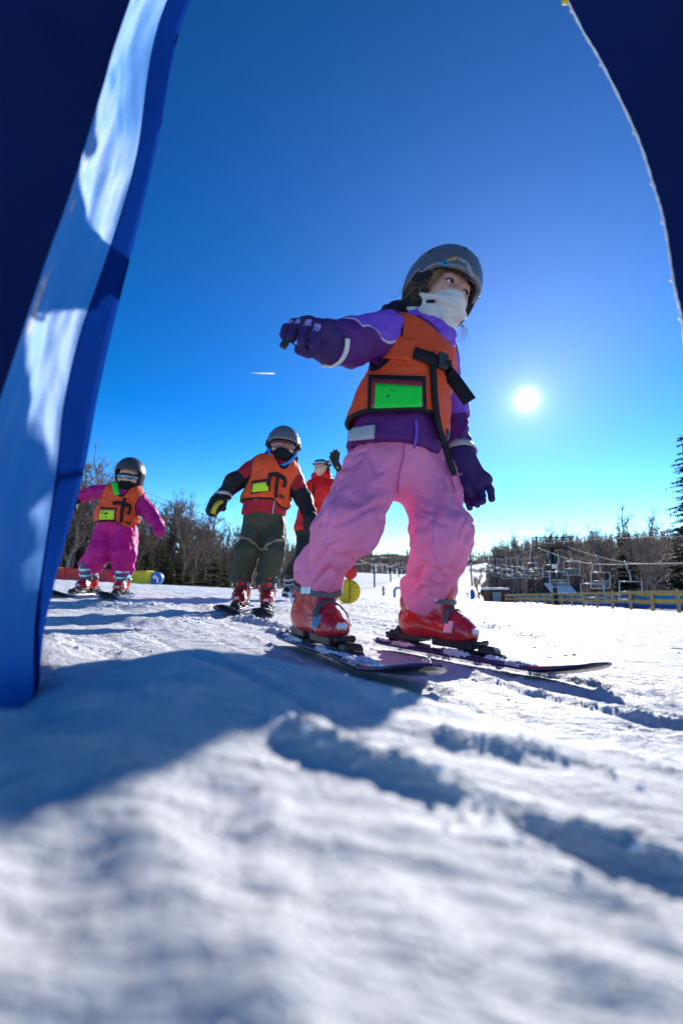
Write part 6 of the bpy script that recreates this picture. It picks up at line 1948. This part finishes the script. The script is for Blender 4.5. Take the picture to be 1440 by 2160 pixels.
for sg in (-1, 1):
    a, b, c, n_ = side(TA, topA - .02, sg), side(TB, topB - .02, sg), side(TC, topC - .02, sg), side(TN, 1.25, sg)
    mid1 = (a + b) / 2 - np.array([0, 0, .9]); mid2 = (b + c) / 2 - np.array([0, 0, .8]); q1 = a * .62 + n_ * .38 - np.array([0, 0, 1.15]); q2 = a * .3 + n_ * .7 - np.array([0, 0, .75])
    seg = np.vstack([spline([n_, q2, q1, a], 60), spline([a, mid1, b], 50)[1:], spline([b, mid2, c], 40)[1:]])
    o = tag(obj('haul_rope', *tube(seg, .030, 6), M_ROPE), 'steel lift rope on the side nearer the snow run' if sg < 0 else 'steel lift rope on the side nearer the wood', 'cable', 'chairlift ropes')
    ropes.append(seg)
rope('signal_cable', [side(TN, 2.3, 0), side(TA, topA + .55, 0), side(TB, topB + .6, 0)], .022, 'thin level cable above the lift ropes')
def chair_meshes(dark=False):
    fr = MB(); st = MB(); bk = MB(); hg = MB()
    w = .62
    hg.tube(spline([(0, .0, 0), (0, .05, -.35), (0, .42, -.75), (0, .42, -1.25)], 14), .035, 7)
    hg.box((0, 0, .02), (.12, .3, .16), None, .02)
    lp = [(-w, .42, -1.25), (-w - .05, .40, -1.32), (-w - .06, .22, -2.2), (-w, .05, -2.45), (-w + .1, -.35, -2.42)]
    fr.tube(spline(lp, 16), .032, 6); fr.tube(spline([(-x, y, z) for x, y, z in lp], 16), .032, 6)
    fr.tube([(-w, .42, -1.25), (w, .42, -1.25)], .032, 6); fr.tube([(-w, .05, -2.45), (w, .05, -2.45)], .028, 6); fr.tube([(-w, .30, -1.9), (w, .30, -1.9)], .025, 6)
    fr.tube([(-w - .03, -.30, -2.12), (w + .03, -.30, -2.12)], .022, 6)
    for k in range(5): st.box((0, .05 - .10 * k, -2.40 + .004 * k), (1.2, .085, .03), None, .006)
    for k in range(3): bk.box((0, .16 + .035 * k, -2.24 + .13 * k), (1.2, .03, .10), None, .006)
    return [('hanger', hg.data('hanger', M_GALV, True)), ('bail_frame', fr.data('bail_frame', M_GALV, True)), ('seat', st.data('seat', M_SLAT)), ('backrest', bk.data('backrest', M_SLAT))]
CHAIR = chair_meshes()
CHAIR_DK = [(n, with_mat(m, M_DARKSTEEL)) for n, m in CHAIR]
def put_chair(p, ang, label, parts=CHAIR, group='chairlift chairs', s=1.3):
    r = empty('chairlift_chair', p, label, 'lift chair', group)
    r.rotation_euler = (0, 0, ang); r.scale = (s, s, s)
    for n, m in parts: link(n, m, r)
    return r
def at_y(seg, y):
    i = int(np.argmin(np.abs(seg[:, 1] - y))); return seg[i]
ang = math.atan2(-LD[0], LD[1])
# ------------------------------------------------------------------ small people in the distance
PAL = dict(red=(.55, .015, .02), black=(.02, .02, .022), white=(.7, .72, .75), blue=(.02, .10, .35), yellow=(.65, .5, .02), green=(.02, .16, .09), purple=(.18, .03, .28), grey=(.2, .21, .24), pink=(.55, .05, .18), navy=(.02, .03, .09))
PM = {k: mat("far_" + k + "_cloth", v, rough=.7, var=.1, vscale=6) for k, v in PAL.items()}
def small_person(base, yaw, h, jacket, pants, hat, label, pose='stand', group=None, res=None):
    """body one mesh, jacket, pants and helmet over it; own frame x = left, y = forward"""
    s = h / 1.7; res = res or .035 * s
    up = np.array([0, 0, 1.0])
    if pose == 'sit':
        j = dict(pel=(0, 0, .12), che=(0, .0, .5), nec=(0, .0, .68), hd=(0, .03, .83), rk=(-.11, .42, .12), lk=(.11, .42, .12), ra=(-.11, .48, -.30), la=(.11, .48, -.30), rs=(-.18, 0, .56), ls=(.18, 0, .56), re=(-.24, .10, .32), le=(.24, .10, .32), rw=(-.16, .3, .26), lw=(.16, .3, .26))
    else:
        j = dict(pel=(0, -.05, .88), che=(0, .02, 1.22), nec=(0, .03, 1.42), hd=(0, .06, 1.56), rk=(-.13, .10, .48), lk=(.13, .10, .48), ra=(-.15, -.02, .06), la=(.15, -.02, .06), rs=(-.19, .02, 1.30), ls=(.19, .02, 1.30), re=(-.30, .10, 1.06), le=(.30, .10, 1.06), rw=(-.28, .32, .98), lw=(.28, .32, .98))
    j = {k: np.array(v) * s for k, v in j.items()}
    S = lambda a, b, r1, r2, e=None: s_cone(j[a], j[b], r1 * s, r2 * s, e)
    body = s_union([S('pel', 'che', .12, .13), S('che', 'nec', .08, .06), S('nec', 'hd', .06, .08), s_ell(j['hd'], np.eye(3), np.array([.085, .10, .12]) * s), S('rs', 're', .045, .04), S('re', 'rw', .04, .045), S('ls', 'le', .045, .04), S('le', 'lw', .04, .045), S('pel', 'rk', .07, .055), S('rk', 'ra', .05, .05), S('pel', 'lk', .07, .055), S('lk', 'la', .05, .05)], .04 * s)
    jk = s_union([S('pel', 'che', .165, .17), S('rs', 'ls', .09, .09), S('rs', 're', .075, .065), S('re', 'rw', .065, .055), S('ls', 'le', .075, .065), S('le', 'lw', .065, .055), S('che', 'nec', .12, .085)], .05 * s)
    pt = s_union([S('pel', 'rk', .12, .09), S('rk', 'ra', .09, .085), S('pel', 'lk', .12, .09), S('lk', 'la', .09, .085)], .03 * s)
    ht = s_ell(j['hd'] + (0, -.015 * s, .045 * s), np.eye(3), np.array([.115, .135, .11]) * s)
    bt = s_union([s_cone(j['ra'], j['ra'] + (0, .16 * s, -.03 * s), .065 * s, .05 * s), s_cone(j['la'], j['la'] + (0, .16 * s, -.03 * s), .065 * s, .05 * s)], .02)
    root = empty('person', base, label, 'person', group)
    root.rotation_euler = (0, 0, yaw)
    lo, hi = bbox(list(j.values()), .26 * s)
    for nm, f, m in (('body', body, M_SKIN), ('jacket', jk, PM[jacket]), ('pants', pt, PM[pants]), ('helmet', ht, PM[hat]), ('boots', bt, PM['black'])):
        V, Q = sdf_mesh(f, lo, hi, res)
        link(nm, mesh_data(nm, V, Q, m), root)
    return root
def far_skis(root, s, m=None):
    for sg in (-1, 1):
        mb = MB(); mb.add(*ribbon([(.15 * sg * s, -.7 * s, .01), (.15 * sg * s, .55 * s, .01), (.15 * sg * s, .8 * s, .10)], np.tile([0, 0, 1.], (3, 1)), .09 * s, .02))
        link('ski', mb.data('ski', M_BLACKPL), root)
CH = [  # rope (0 = near the run), y, label
    (0, 38.5, 'lift chair closest to us, empty, on the rope nearer the run', None), (1, 39.8, 'lift chair closest to us on the rope nearer the wood, overlapping its neighbour', None),
    (0, 47.0, 'empty lift chair just past the nearest tower on the run side', None), (1, 46.0, 'occupied lift chair just past the nearest tower on the wood side', ('white', 'red')),
    (0, 58.5, 'empty lift chair hanging just behind the nearest tower', None), (1, 54.0, 'occupied lift chair seen half behind the nearest tower pole', ('grey', 'navy')),
    (0, 66, 'empty lift chair halfway between the first and second towers, run side', None), (1, 62.5, 'occupied lift chair carrying a rider in pink, between the towers', ('pink', 'navy')),
    (1, 70, 'occupied lift chair with riders in red, farther between the towers', ('red', 'navy')), (0, 75, 'empty lift chair nearer the second tower, run side', None),
    (1, 79, 'lift chair nearer the second tower, wood side', None), (0, 84, None, None), (1, 88, None, None), (0, 93, None, None), (1, 98, None, None), (0, 102, None, None), (1, 107, None, None), (0, 111, None, None), (1, 116, None, None), (0, 121, None, None), (1, 126, None, None)]
for i, (r_, y, lab, riders) in enumerate(CH):
    p = at_y(ropes[r_], y)
    c = put_chair(p, ang + (math.pi if r_ == 1 else 0), lab or 'small empty lift chair beyond the second tower', CHAIR)
    if riders:
        a2 = ang + (math.pi if r_ == 1 else 0)
        for k, colr in enumerate(riders):
            off = Matrix.Rotation(a2, 3, 'Z') @ Vector((-.36 + .72 * k, .0, -2.40 * 1.3 + .02))
            small_person(tuple(np.array(p) + np.array(off)), a2 + math.pi, 1.55, colr, 'black' if k else 'navy', 'black' if k else 'grey', 'seated lift rider in %s on %s' % (colr, ['the chair past the nearest tower', 'the chair half behind the tower pole', 'the third occupied chair', 'the farthest occupied chair'][(46.0, 54.0, 62.5, 70).index(y)]), 'sit', None, .05)
m_ = at_y(ropes[1], 50)
gp = P(1176, 1240, 66); gpx = np.array([gp[0], 66.0])
g_ = empty('lift_pole', (gpx[0], gpx[1], gz(*gpx)), 'slim green steel pole behind the nearest lift tower', 'pole')
m = MB(); m.tube([(gpx[0], gpx[1], gz(*gpx) - .3), (gpx[0], gpx[1], 4.4)], .14, 10); m.build('shaft', M_GREENP, g_, True)
m = MB(); m.box((gpx[0], gpx[1], 4.4), (1.6, .14, .14), None, .02); m.build('crossarm', M_GREENP, g_)

# chairlift over the left wood
A0, A1, A2 = P(60, 952, 34), P(300, 1048, 47), P(520, 1122, 66); A3 = P(640, 1160, 95)
l1 = spline([A0, A1, A2, A3], 60)
tag(obj('haul_rope', *tube(l1, .035, 6), M_ROPE), 'upper bright rope of the lift above the left wood', 'cable', 'ropes of the lift over the left wood')
off = np.array([2.6, 4.5, -.25])
l2 = l1 + off
tag(obj('haul_rope', *tube(l2, .028, 6), M_DARKSTEEL), 'lower dark rope of the lift above the left wood', 'cable', 'ropes of the lift over the left wood')
def at_px(seg, px):
    q = [(720 + 960 * (p[0]) / (p[1] * COS + (p[2] - CAM_H) * SIN)) for p in seg]
    return seg[int(np.argmin(np.abs(np.array(q) - px)))]
dl = nrm((l1[40] - l1[10])[:2]); al = math.atan2(-dl[0], dl[1])
put_chair(at_px(l1, 408), al + 1.0, 'dark empty chair on the lift over the left wood, larger of the pair', CHAIR_DK, 'chairs over the left wood', 1.0)
put_chair(at_px(l2, 431), al + 1.0, 'dark empty chair on the lift over the left wood, lower of the pair', CHAIR_DK, 'chairs over the left wood', 1.0)
put_chair(at_px(l1, 508), al + 1.0, 'dark empty chair partly hidden by the child in olive pants', CHAIR_DK, 'chairs over the left wood', 1.0)
tp = P(322, 1112, 47)
lt = empty('lift_tower', (tp[0], tp[1], gz(tp[0], tp[1])), 'dark lift mast with short crossarm standing in the left wood', 'lift tower')
m = MB(); m.tube([(tp[0], tp[1], gz(tp[0], tp[1]) - .4), (tp[0], tp[1], tp[2] + .6)], .16, 10); m.build('pole', M_DARKSTEEL, lt, True)
m = MB(); m.box((tp[0], tp[1], tp[2]), (2.2, .3, .22), None, .02); m.build('crossarm', M_DARKSTEEL, lt)

# small far lift in the middle of the picture
prev = None
tops = []
for i, (px, Y, yt) in enumerate(((789, 118, 1190), (823, 150, 1192), (840, 185, 1196), (851, 215, 1198))):
    t = P(px, yt, Y); r_ = empty('lift_tower', (t[0], t[1], gz(t[0], t[1])), ['nearest', 'second', 'third', 'farthest'][i] + ' of the thin dark lift poles on the far slope', 'lift tower', 'poles of the far lift')
    m = MB(); m.tube([(t[0], t[1], gz(t[0], t[1]) - .5), t], .22, 8); m.build('pole', M_DARKSTEEL, r_, True)
    m = MB(); m.box(t, (4.2, .25, .25), None, .02); m.build('crossarm', M_DARKSTEEL, r_)
    tops.append(t)
st_ = P(735, 1180, 95)
for sg, lb in ((-1, 'pale rope of the far lift, side nearer the wood'), (1, 'pale rope of the far lift, side nearer the open slope')):
    pts = [st_ + (sg * 2, 0, 0)]
    for t in tops: pts += [(np.array(pts[-1]) + t + (sg * 2, 0, 0)) / 2 - (0, 0, .5), t + (sg * 2, 0, .1)]
    tag(obj('haul_rope', *tube(spline(pts, 60), .06, 5), M_ROPE), lb, 'cable', 'ropes of the far lift')

# ------------------------------------------------------------------ wooden fence
M_WOOD = mat("weathered_yellow_wood", (.36, .25, .10), rough=.8, var=.25, vscale=4, bump=.3, bscale=40)
f0, f1 = np.array([16.2, 20.4]), np.array([21.6, 61.0])
fence = empty('wooden_fence', (f0[0], f0[1], gz(*f0)), 'long yellowish wooden post-and-rail fence beside the run', 'fence')
NP = 18
fp = [f0 + (f1 - f0) * (i / (NP - 1)) for i in range(NP)]
fd = nrm(np.array([(f1 - f0)[0], (f1 - f0)[1], 0])); fs_ = np.array([fd[1], -fd[0], 0])
for i, p in enumerate(fp):
    z = gz(*p); hgt = 1.12 + .05 * math.sin(i * 2.3)
    m = MB(); m.box((p[0], p[1], z + hgt / 2 - .2), (.13, .13, hgt + .4), np.stack([fd, fs_, [0, 0, 1]], 1), .015); m.build('post', M_WOOD, fence)
for i in range(NP - 1):
    a, b = fp[i], fp[i + 1]
    for hgt, w in ((1.0, .15), (.48, .12)):
        za, zb = gz(*a) + hgt, gz(*b) + hgt + .02 * math.sin(i * 1.7)
        A = np.array([a[0], a[1], za]) - fs_ * .085; B = np.array([b[0], b[1], zb]) - fs_ * .085
        d = nrm(B - A); u_ = np.cross(fs_, d); L = np.linalg.norm(B - A)
        m = MB(); m.box((A + B) / 2, (L - .01, .04, w), np.stack([d, fs_, np.cross(d, fs_)], 1), .006); m.build('rail', M_WOOD, fence)
# ------------------------------------------------------------------ striped banner fence behind it
M_TEAL = mat("teal_banner_stripe", (.02, .26, .50), rough=.6, var=.1, vscale=3, transl=.3)
M_YEL = mat("yellow_banner_stripe", (.72, .48, .03), rough=.6, var=.1, vscale=3, transl=.3)
M_BLU = mat("blue_banner_stripe", (.012, .10, .42), rough=.6, var=.1, vscale=3, transl=.3)
M_REDPOLE = mat("red_fence_pole", (.30, .03, .02), rough=.6)
b0, b1 = np.array([24.0, 28.0]), np.array([27.5, 74.0])
banner = empty('banner_fence', (b0[0], b0[1], gz(*b0)), 'striped blue and yellow fabric banner fence behind the wooden fence', 'fence')
NB = 16
bp = [b0 + (b1 - b0) * (i / NB) for i in range(NB + 1)]
for i, p in enumerate(bp):
    z = gz(*p); m = MB(); m.tube([(p[0], p[1], z - .3), (p[0] + .03, p[1], z + 1.42)], .035, 7); m.build('pole', M_REDPOLE, banner, True)
for i in range(NB):
    a, b = bp[i], bp[i + 1]
    for (h0, h1_, mt) in ((1.22, 1.36, M_YEL), (.92, 1.22, M_TEAL), (.56, .92, M_YEL), (.24, .56, M_BLU)):
        V = []; F = []; n = 9
        for k in range(n):
            t = k / (n - 1); p = a + (b - a) * t; z = gz(*p)
            w = .05 * math.sin(t * 9 + i * 1.3) * math.sin(math.pi * t); sg = -.09 * math.sin(math.pi * t) * (1 + .5 * math.sin(i * 2.7))
            for hh in (h0 + .002, h1_): V.append((p[0] + w + .02 * hh, p[1], z + hh + sg))
        for k in range(n - 1): F.append((2*k, 2*k + 2, 2*k + 3, 2*k + 1))
        m2 = len(V); V += [(x + .012, y, z) for x, y, z in V]; F += [tuple(q + m2 for q in f[::-1]) for f in F]
        obj('banner_stripe', V, F, mt, banner)
# ------------------------------------------------------------------ buildings
M_HUT = mat("brown_hut_boards", (.13, .045, .025), rough=.8, var=.2, vscale=3)
M_HUTDOOR = mat("grey_hut_door", (.33, .37, .37), rough=.5, var=.1)
M_ROOFSNOW = mat("roof_snow", (.84, .87, .92), rough=.7, spec=.2, var=.03, bump=.3, bscale=4)
def hut(px0, px1, Y, hgt, depth, label, door=None, lift_=0.0):
    a, b = ray(px0, 1235), ray(px1, 1235)
    xa, xb = a[0] * Y / a[1], b[0] * Y / b[1]; xm = (xa + xb) / 2; w = xb - xa
    z = min(gz(xa, Y), gz(xb, Y + depth))
    r = empty('lift_hut', (xm, Y + depth / 2, z), label, 'hut')
    for nm, c, s in (('wall', (xm, Y, z + hgt / 2 - .2), (w, .12, hgt + .4)), ('wall', (xm, Y + depth, z + hgt / 2 - .2), (w, .12, hgt + .4)), ('wall', (xa + .06, Y + depth / 2, z + hgt / 2 - .2), (.12, depth - .13, hgt + .4)), ('wall', (xb - .06, Y + depth / 2, z + hgt / 2 - .2), (.12, depth - .13, hgt + .4))):
        m = MB(); m.box(c, s, None, .01); m.build(nm, M_HUT, r)
    m = MB(); m.box((xm, Y + depth / 2, z + hgt + .06), (w + .5, depth + .6, .10), None, .02); rf = m.build('roof', M_HUT, r)
    f = s_box((xm, Y + depth / 2, z + hgt + .26), np.eye(3), (w / 2 + .32, depth / 2 + .34, .15), .14)
    V, Q = sdf_mesh(lambda X: f(X) + .04 * noise3(X[:, 0] * 1.5, X[:, 1] * 1.5, X[:, 2], 4), (xm - w, Y - 1, z + hgt - .2), (xm + w, Y + depth + 1, z + hgt + .8), .09)
    obj('roof_snow', V, Q, M_ROOFSNOW, rf)
    if door:
        m = MB(); m.box((xm + door[0], Y - .09, z + door[2] / 2 + .1), (door[1], .06, door[2]), None, .01); d_ = m.build('door', M_HUTDOOR, r)
        m = MB(); m.box((xm + door[0] + door[1] * .38, Y - .14, z + 1.0), (.06, .05, .12), None, .01); m.build('handle', M_DARKSTEEL, d_)
    return r
hut(1031, 1068, 72, 1.9, 3.0, 'small brown lift hut with a thick cap of snow on its roof', (-.3, 1.3, 1.5))
hut(1071, 1089, 78, .9, 1.6, 'low shed with snowy roof beside the brown hut', None)
sx = ray(1187, 1235); xs_ = sx[0] * 62 / sx[1]; zs = gz(xs_, 62)
sh_ = empty('shelter', (xs_, 62, zs), 'open shelter with a large snow-covered sloping roof behind the nearest tower', 'shelter')
for dx, dy in ((-1.4, 0), (1.4, 0), (-1.4, 2.2), (1.4, 2.2)):
    m = MB(); m.box((xs_ + dx, 62 + dy, zs + .8), (.14, .14, 2.0), None, .01); m.build('post', M_HUT, sh_)
M_ = np.array(Matrix.Rotation(R(30), 3, 'X'))
m = MB(); m.box((xs_, 62.9, zs + 2.1), (3.3, 2.6, .10), M_, .02); rf = m.build('roof', M_HUT, sh_)
m = MB(); m.box(np.array([xs_, 62.9, zs + 2.1]) + M_ @ np.array([0, 0, .16]), (3.35, 2.65, .2), M_, .08); m.build('roof_snow', M_ROOFSNOW, rf)
m = MB(); m.box((xs_, 64.0, zs + .7), (2.8, .1, 1.4), None, .01); m.build('wall', M_HUT, sh_)

# ------------------------------------------------------------------ coloured foam blocks and turn sign on the left
M_FR = mat("red_foam_block", (.72, .03, .03), rough=.45, var=.08, vscale=4)
M_FY = mat("yellow_foam_block", (.75, .52, .02), rough=.45, var=.08, vscale=4)
M_FB = mat("blue_foam_block", (.02, .13, .50), rough=.45, var=.08, vscale=4)
def foam(px0, px1, ptop, pbot, Y, m, label):
    a, b = P(px0, pbot, Y), P(px1, pbot + (px1 - px0) * .08, Y - .4)
    d = b - a; L = np.hypot(d[0], d[1]); x = nrm([d[0], d[1], 0]); y = np.array([-x[1], x[0], 0])
    h = (pbot - ptop) / 960 * Y * 1.35
    c = (a + b) / 2; z = gz(c[0], c[1])
    r = empty('foam_block', (c[0], c[1], z), label, 'foam block')
    M = np.stack([x, y, [0, 0, 1]], 1)
    mb = MB(); mb.box((c[0], c[1], z + h / 2 - .02), (L, h * .95, h), M, .06); mb.build('block', m, r)
    mb = MB(); mb.box((c[0], c[1], z + h * .52), (L + .012, h * .95 + .012, .02), M, .004); mb.build('seam', m, r)
foam(96, 125, 1202, 1221, 22.5, M_FY, 'yellow foam block at the end of the row by the blue gate')
foam(126, 148, 1204, 1223, 22.3, M_FR, 'red foam block next to the yellow end block by the gate')
foam(149, 177, 1206, 1226, 22.0, M_FR, 'longer red foam block just before the legs of the child in magenta')
foam(178, 199, 1208, 1228, 21.8, M_FY, 'yellow foam block behind the boot of the child in magenta')
foam(200, 216, 1210, 1230, 21.5, M_FB, 'blue foam block seen between the boots of the child in magenta')
foam(217, 243, 1212, 1232, 21.2, M_FR, 'red foam block seen between the legs of the child in magenta')
foam(256, 275, 1215, 1236, 20.6, M_FB, 'blue foam block half behind the boot, next to the last yellow block')
foam(276, 317, 1217, 1238, 20.4, M_FY, 'long yellow foam block beside the round blue arrow sign')
sc_ = P(328, 1230, 20.0); zc = gz(sc_[0], 20.0); sr = .28
sg_ = empty('turn_sign', (sc_[0], 20.0, zc), 'round blue foam sign with a white arrow bending to the side', 'sign')
cz = zc + sr - .01
m = MB(); m.tube([(sc_[0], 20.0, cz), (sc_[0], 20.22, cz)], sr, 28); m.build('disc', M_FB, sg_)
def arr(pts): return [(sc_[0] + sr * x, cz + sr * y) for x, y in pts]
def flat(name, poly, y0, y1, mt, par):
    n = len(poly); V = [(x, y0, z) for x, z in poly] + [(x, y1, z) for x, z in poly]
    F = [tuple(range(n)), tuple(range(2 * n - 1, n - 1, -1))] + [(i, i + n, (i + 1) % n + n, (i + 1) % n) for i in range(n)]
    return obj(name, V, F, mt, par, False)
flat('arrow_shaft', arr([(.18, -.68), (.42, -.68), (.42, -.02), (.36, .18), (.22, .30), (-.05, .34), (-.05, .10), (.12, .07), (.18, -.04)]), 19.985, 19.999, M_WHITE, sg_)
flat('arrow_head', arr([(-.05, .62), (-.05, -.18), (-.56, .24)]), 19.985, 19.999, M_WHITE, sg_)

# ------------------------------------------------------------------ yellow and red foam gate figure behind the front child
M_DKSEAM = mat("dark_seam", (.10, .06, .02), rough=.8)
yb = on_ground(734, 1274)
yz = gz(yb[0], yb[1]); Yb = yb[1]
ks = Yb / 960
fg = empty('gate_figure', (yb[0], yb[1], yz), 'yellow padded disc with a red disc on top, standing behind the pink leg', 'gate')
rr = 25.5 * ks
def disc(c, r, th, mt, name, par, pinch=0):
    V = []; F = []; n = 32; ring = [(.0, 1.0), (.45, .96), (.8, .75), (1, .35), (1, -.35), (.8, -.75), (.45, -.96), (.0, -1.0)]
    for (q, t) in ring:
        for k in range(n):
            a = 2 * math.pi * k / n
            puff = 1 + .04 * math.cos(a * 8)
            V.append((c[0] + r * q * math.cos(a), c[1] - th * t * puff, c[2] + r * q * math.sin(a)))
    for i in range(len(ring) - 1):
        for k in range(n): F.append((i*n + k, i*n + (k+1) % n, (i+1)*n + (k+1) % n, (i+1)*n + k))
    return obj(name, V, F, mt, par)
cy = np.array([yb[0], yb[1], yz + rr])
disc(cy, rr, .035, M_FY, 'yellow_disc', fg)
disc(cy + (0.03, 0, rr + 13 * ks), 14 * ks, .03, M_FR, 'red_disc', fg)
m = MB(); m.tube([cy + (0.02, -.037, -rr * .98), cy + (.02, -.045, 0), cy + (.02, -.03, rr * .98), cy + (.03, -.02, rr + 4 * ks)], .004, 6); m.build('seam', M_DKSEAM, fg)
for k in range(5):
    z_ = -rr * .7 + rr * .35 * k; w_ = math.sqrt(max(0, rr * rr - z_ * z_)) * .93
    m = MB(); m.tube(spline([cy + (.02, -.040, z_ * .4), cy + (w_ * .5, -.038, z_ * .8), cy + (w_, -.018, z_)], 8), .0022, 5); m.build('stitching', M_DKSEAM, fg)

# ------------------------------------------------------------------ far arch and people on the slope
M_ARCHB = mat("far_blue_arch", (.012, .12, .55), rough=.5, var=.1)
ac = on_ground(840, 1261); ax_, ay_ = ac[0], ac[1]; az = gz(ax_, ay_); k_ = ay_ / 960
far = empty('gate_arch', (ax_, ay_, az), 'small blue inflatable arch far up the slope, seen between the pink legs', 'gate')
pts = [(ax_ - 8 * k_, ay_, az - .1), (ax_ - 8 * k_, ay_, az + 12 * k_)] + [(ax_ + 8 * k_ * math.cos(a), ay_, az + 13 * k_ + 8 * k_ * math.sin(a)) for a in np.linspace(math.pi, 0, 9)] + [(ax_ + 8 * k_, ay_, az + 12 * k_), (ax_ + 8 * k_, ay_, az - .1)]
m = MB(); m.tube(pts, 2.4 * k_, 10); m.build('tube', M_ARCHB, far, True)
m = MB(); m.box((ax_, ay_ - 2.6 * k_, az + 21.5 * k_), (4.5 * k_, .5 * k_, 3 * k_), None, .02); m.build('badge', M_FY, far)
def far_person(px, py, h, jk, pt, ht, label, yaw=0, skis=True, poles=False):
    b = on_ground(px, py); z = gz(b[0], b[1])
    r = small_person((b[0], b[1], z), math.pi + yaw, h, jk, pt, ht, label, 'stand', None, .05)
    if skis: far_skis(r, h / 1.7)
    if poles:
        for sg in (-1, 1):
            mb = MB(); mb.tube([(.3 * sg, .34, 1.05), (.36 * sg, .1, .0)], .012, 5); link('ski_pole', mb.data('ski_pole', M_DARKSTEEL), r)
    return r
far_person(808, 1256, 1.7, 'red', 'black', 'red', 'far skier in red jacket with poles, seen between the pink legs', .8, True, True)
far_person(831, 1257, 1.2, 'yellow', 'navy', 'black', 'small far skier standing under the blue arch', .2)
far_person(853, 1259, 1.4, 'navy', 'yellow', 'grey', 'far skier in dark jacket and yellow pants beside the blue arch', -.2)
far_person(866, 1258, 1.4, 'green', 'green', 'green', 'far figure in green half hidden by the pink leg', .1)
far_person(1010, 1263, 1.3, 'black', 'black', 'black', 'child in black standing by the brown hut', .3, False)
far_person(1017, 1260, 1.75, 'black', 'black', 'black', 'adult in black behind the child in red by the hut', .1, False)
far_person(1020.5, 1264, 1.1, 'red', 'navy', 'red', 'small child in red standing by the hut', -.2, False)
far_person(986, 1262, 1.3, 'navy', 'black', 'black', 'far person in dark blue next to the standing blue pad', .0, False)
far_person(1217, 1268, 1.5, 'purple', 'black', 'pink', 'person in purple jacket and pink hat behind the fences', .2, False)
b_ = on_ground(996, 1263)
pd = empty('blue_pad', (b_[0], b_[1], gz(b_[0], b_[1])), 'standing blue safety pad with white top near the hut', 'pad')
kk = b_[1] / 960
m = MB(); m.box((b_[0], b_[1], gz(b_[0], b_[1]) + 9 * kk), (9 * kk, 5 * kk, 18 * kk), None, 1.2 * kk); m.build('pad', M_ARCHB, pd)
m = MB(); m.box((b_[0], b_[1], gz(b_[0], b_[1]) + 19 * kk), (5 * kk, 3.5 * kk, 3 * kk), None, .8 * kk); m.build('cap', M_ROOFSNOW, pd)

# ------------------------------------------------------------------ contrail
c0, c1 = P(528, 787, 4000), P(580, 788, 4000)
M_TRAIL = mat("contrail", (1, 1, 1), rough=1, spec=0, var=0, transl=.9)
tag(obj('contrail', *tube([c0, c0 * .5 + c1 * .5, c1 * .9 + c0 * .1, c1], [1.0, 4.5, 6.5, 2.0], 8), M_TRAIL), 'short white contrail in the blue sky', None, None, 'stuff')
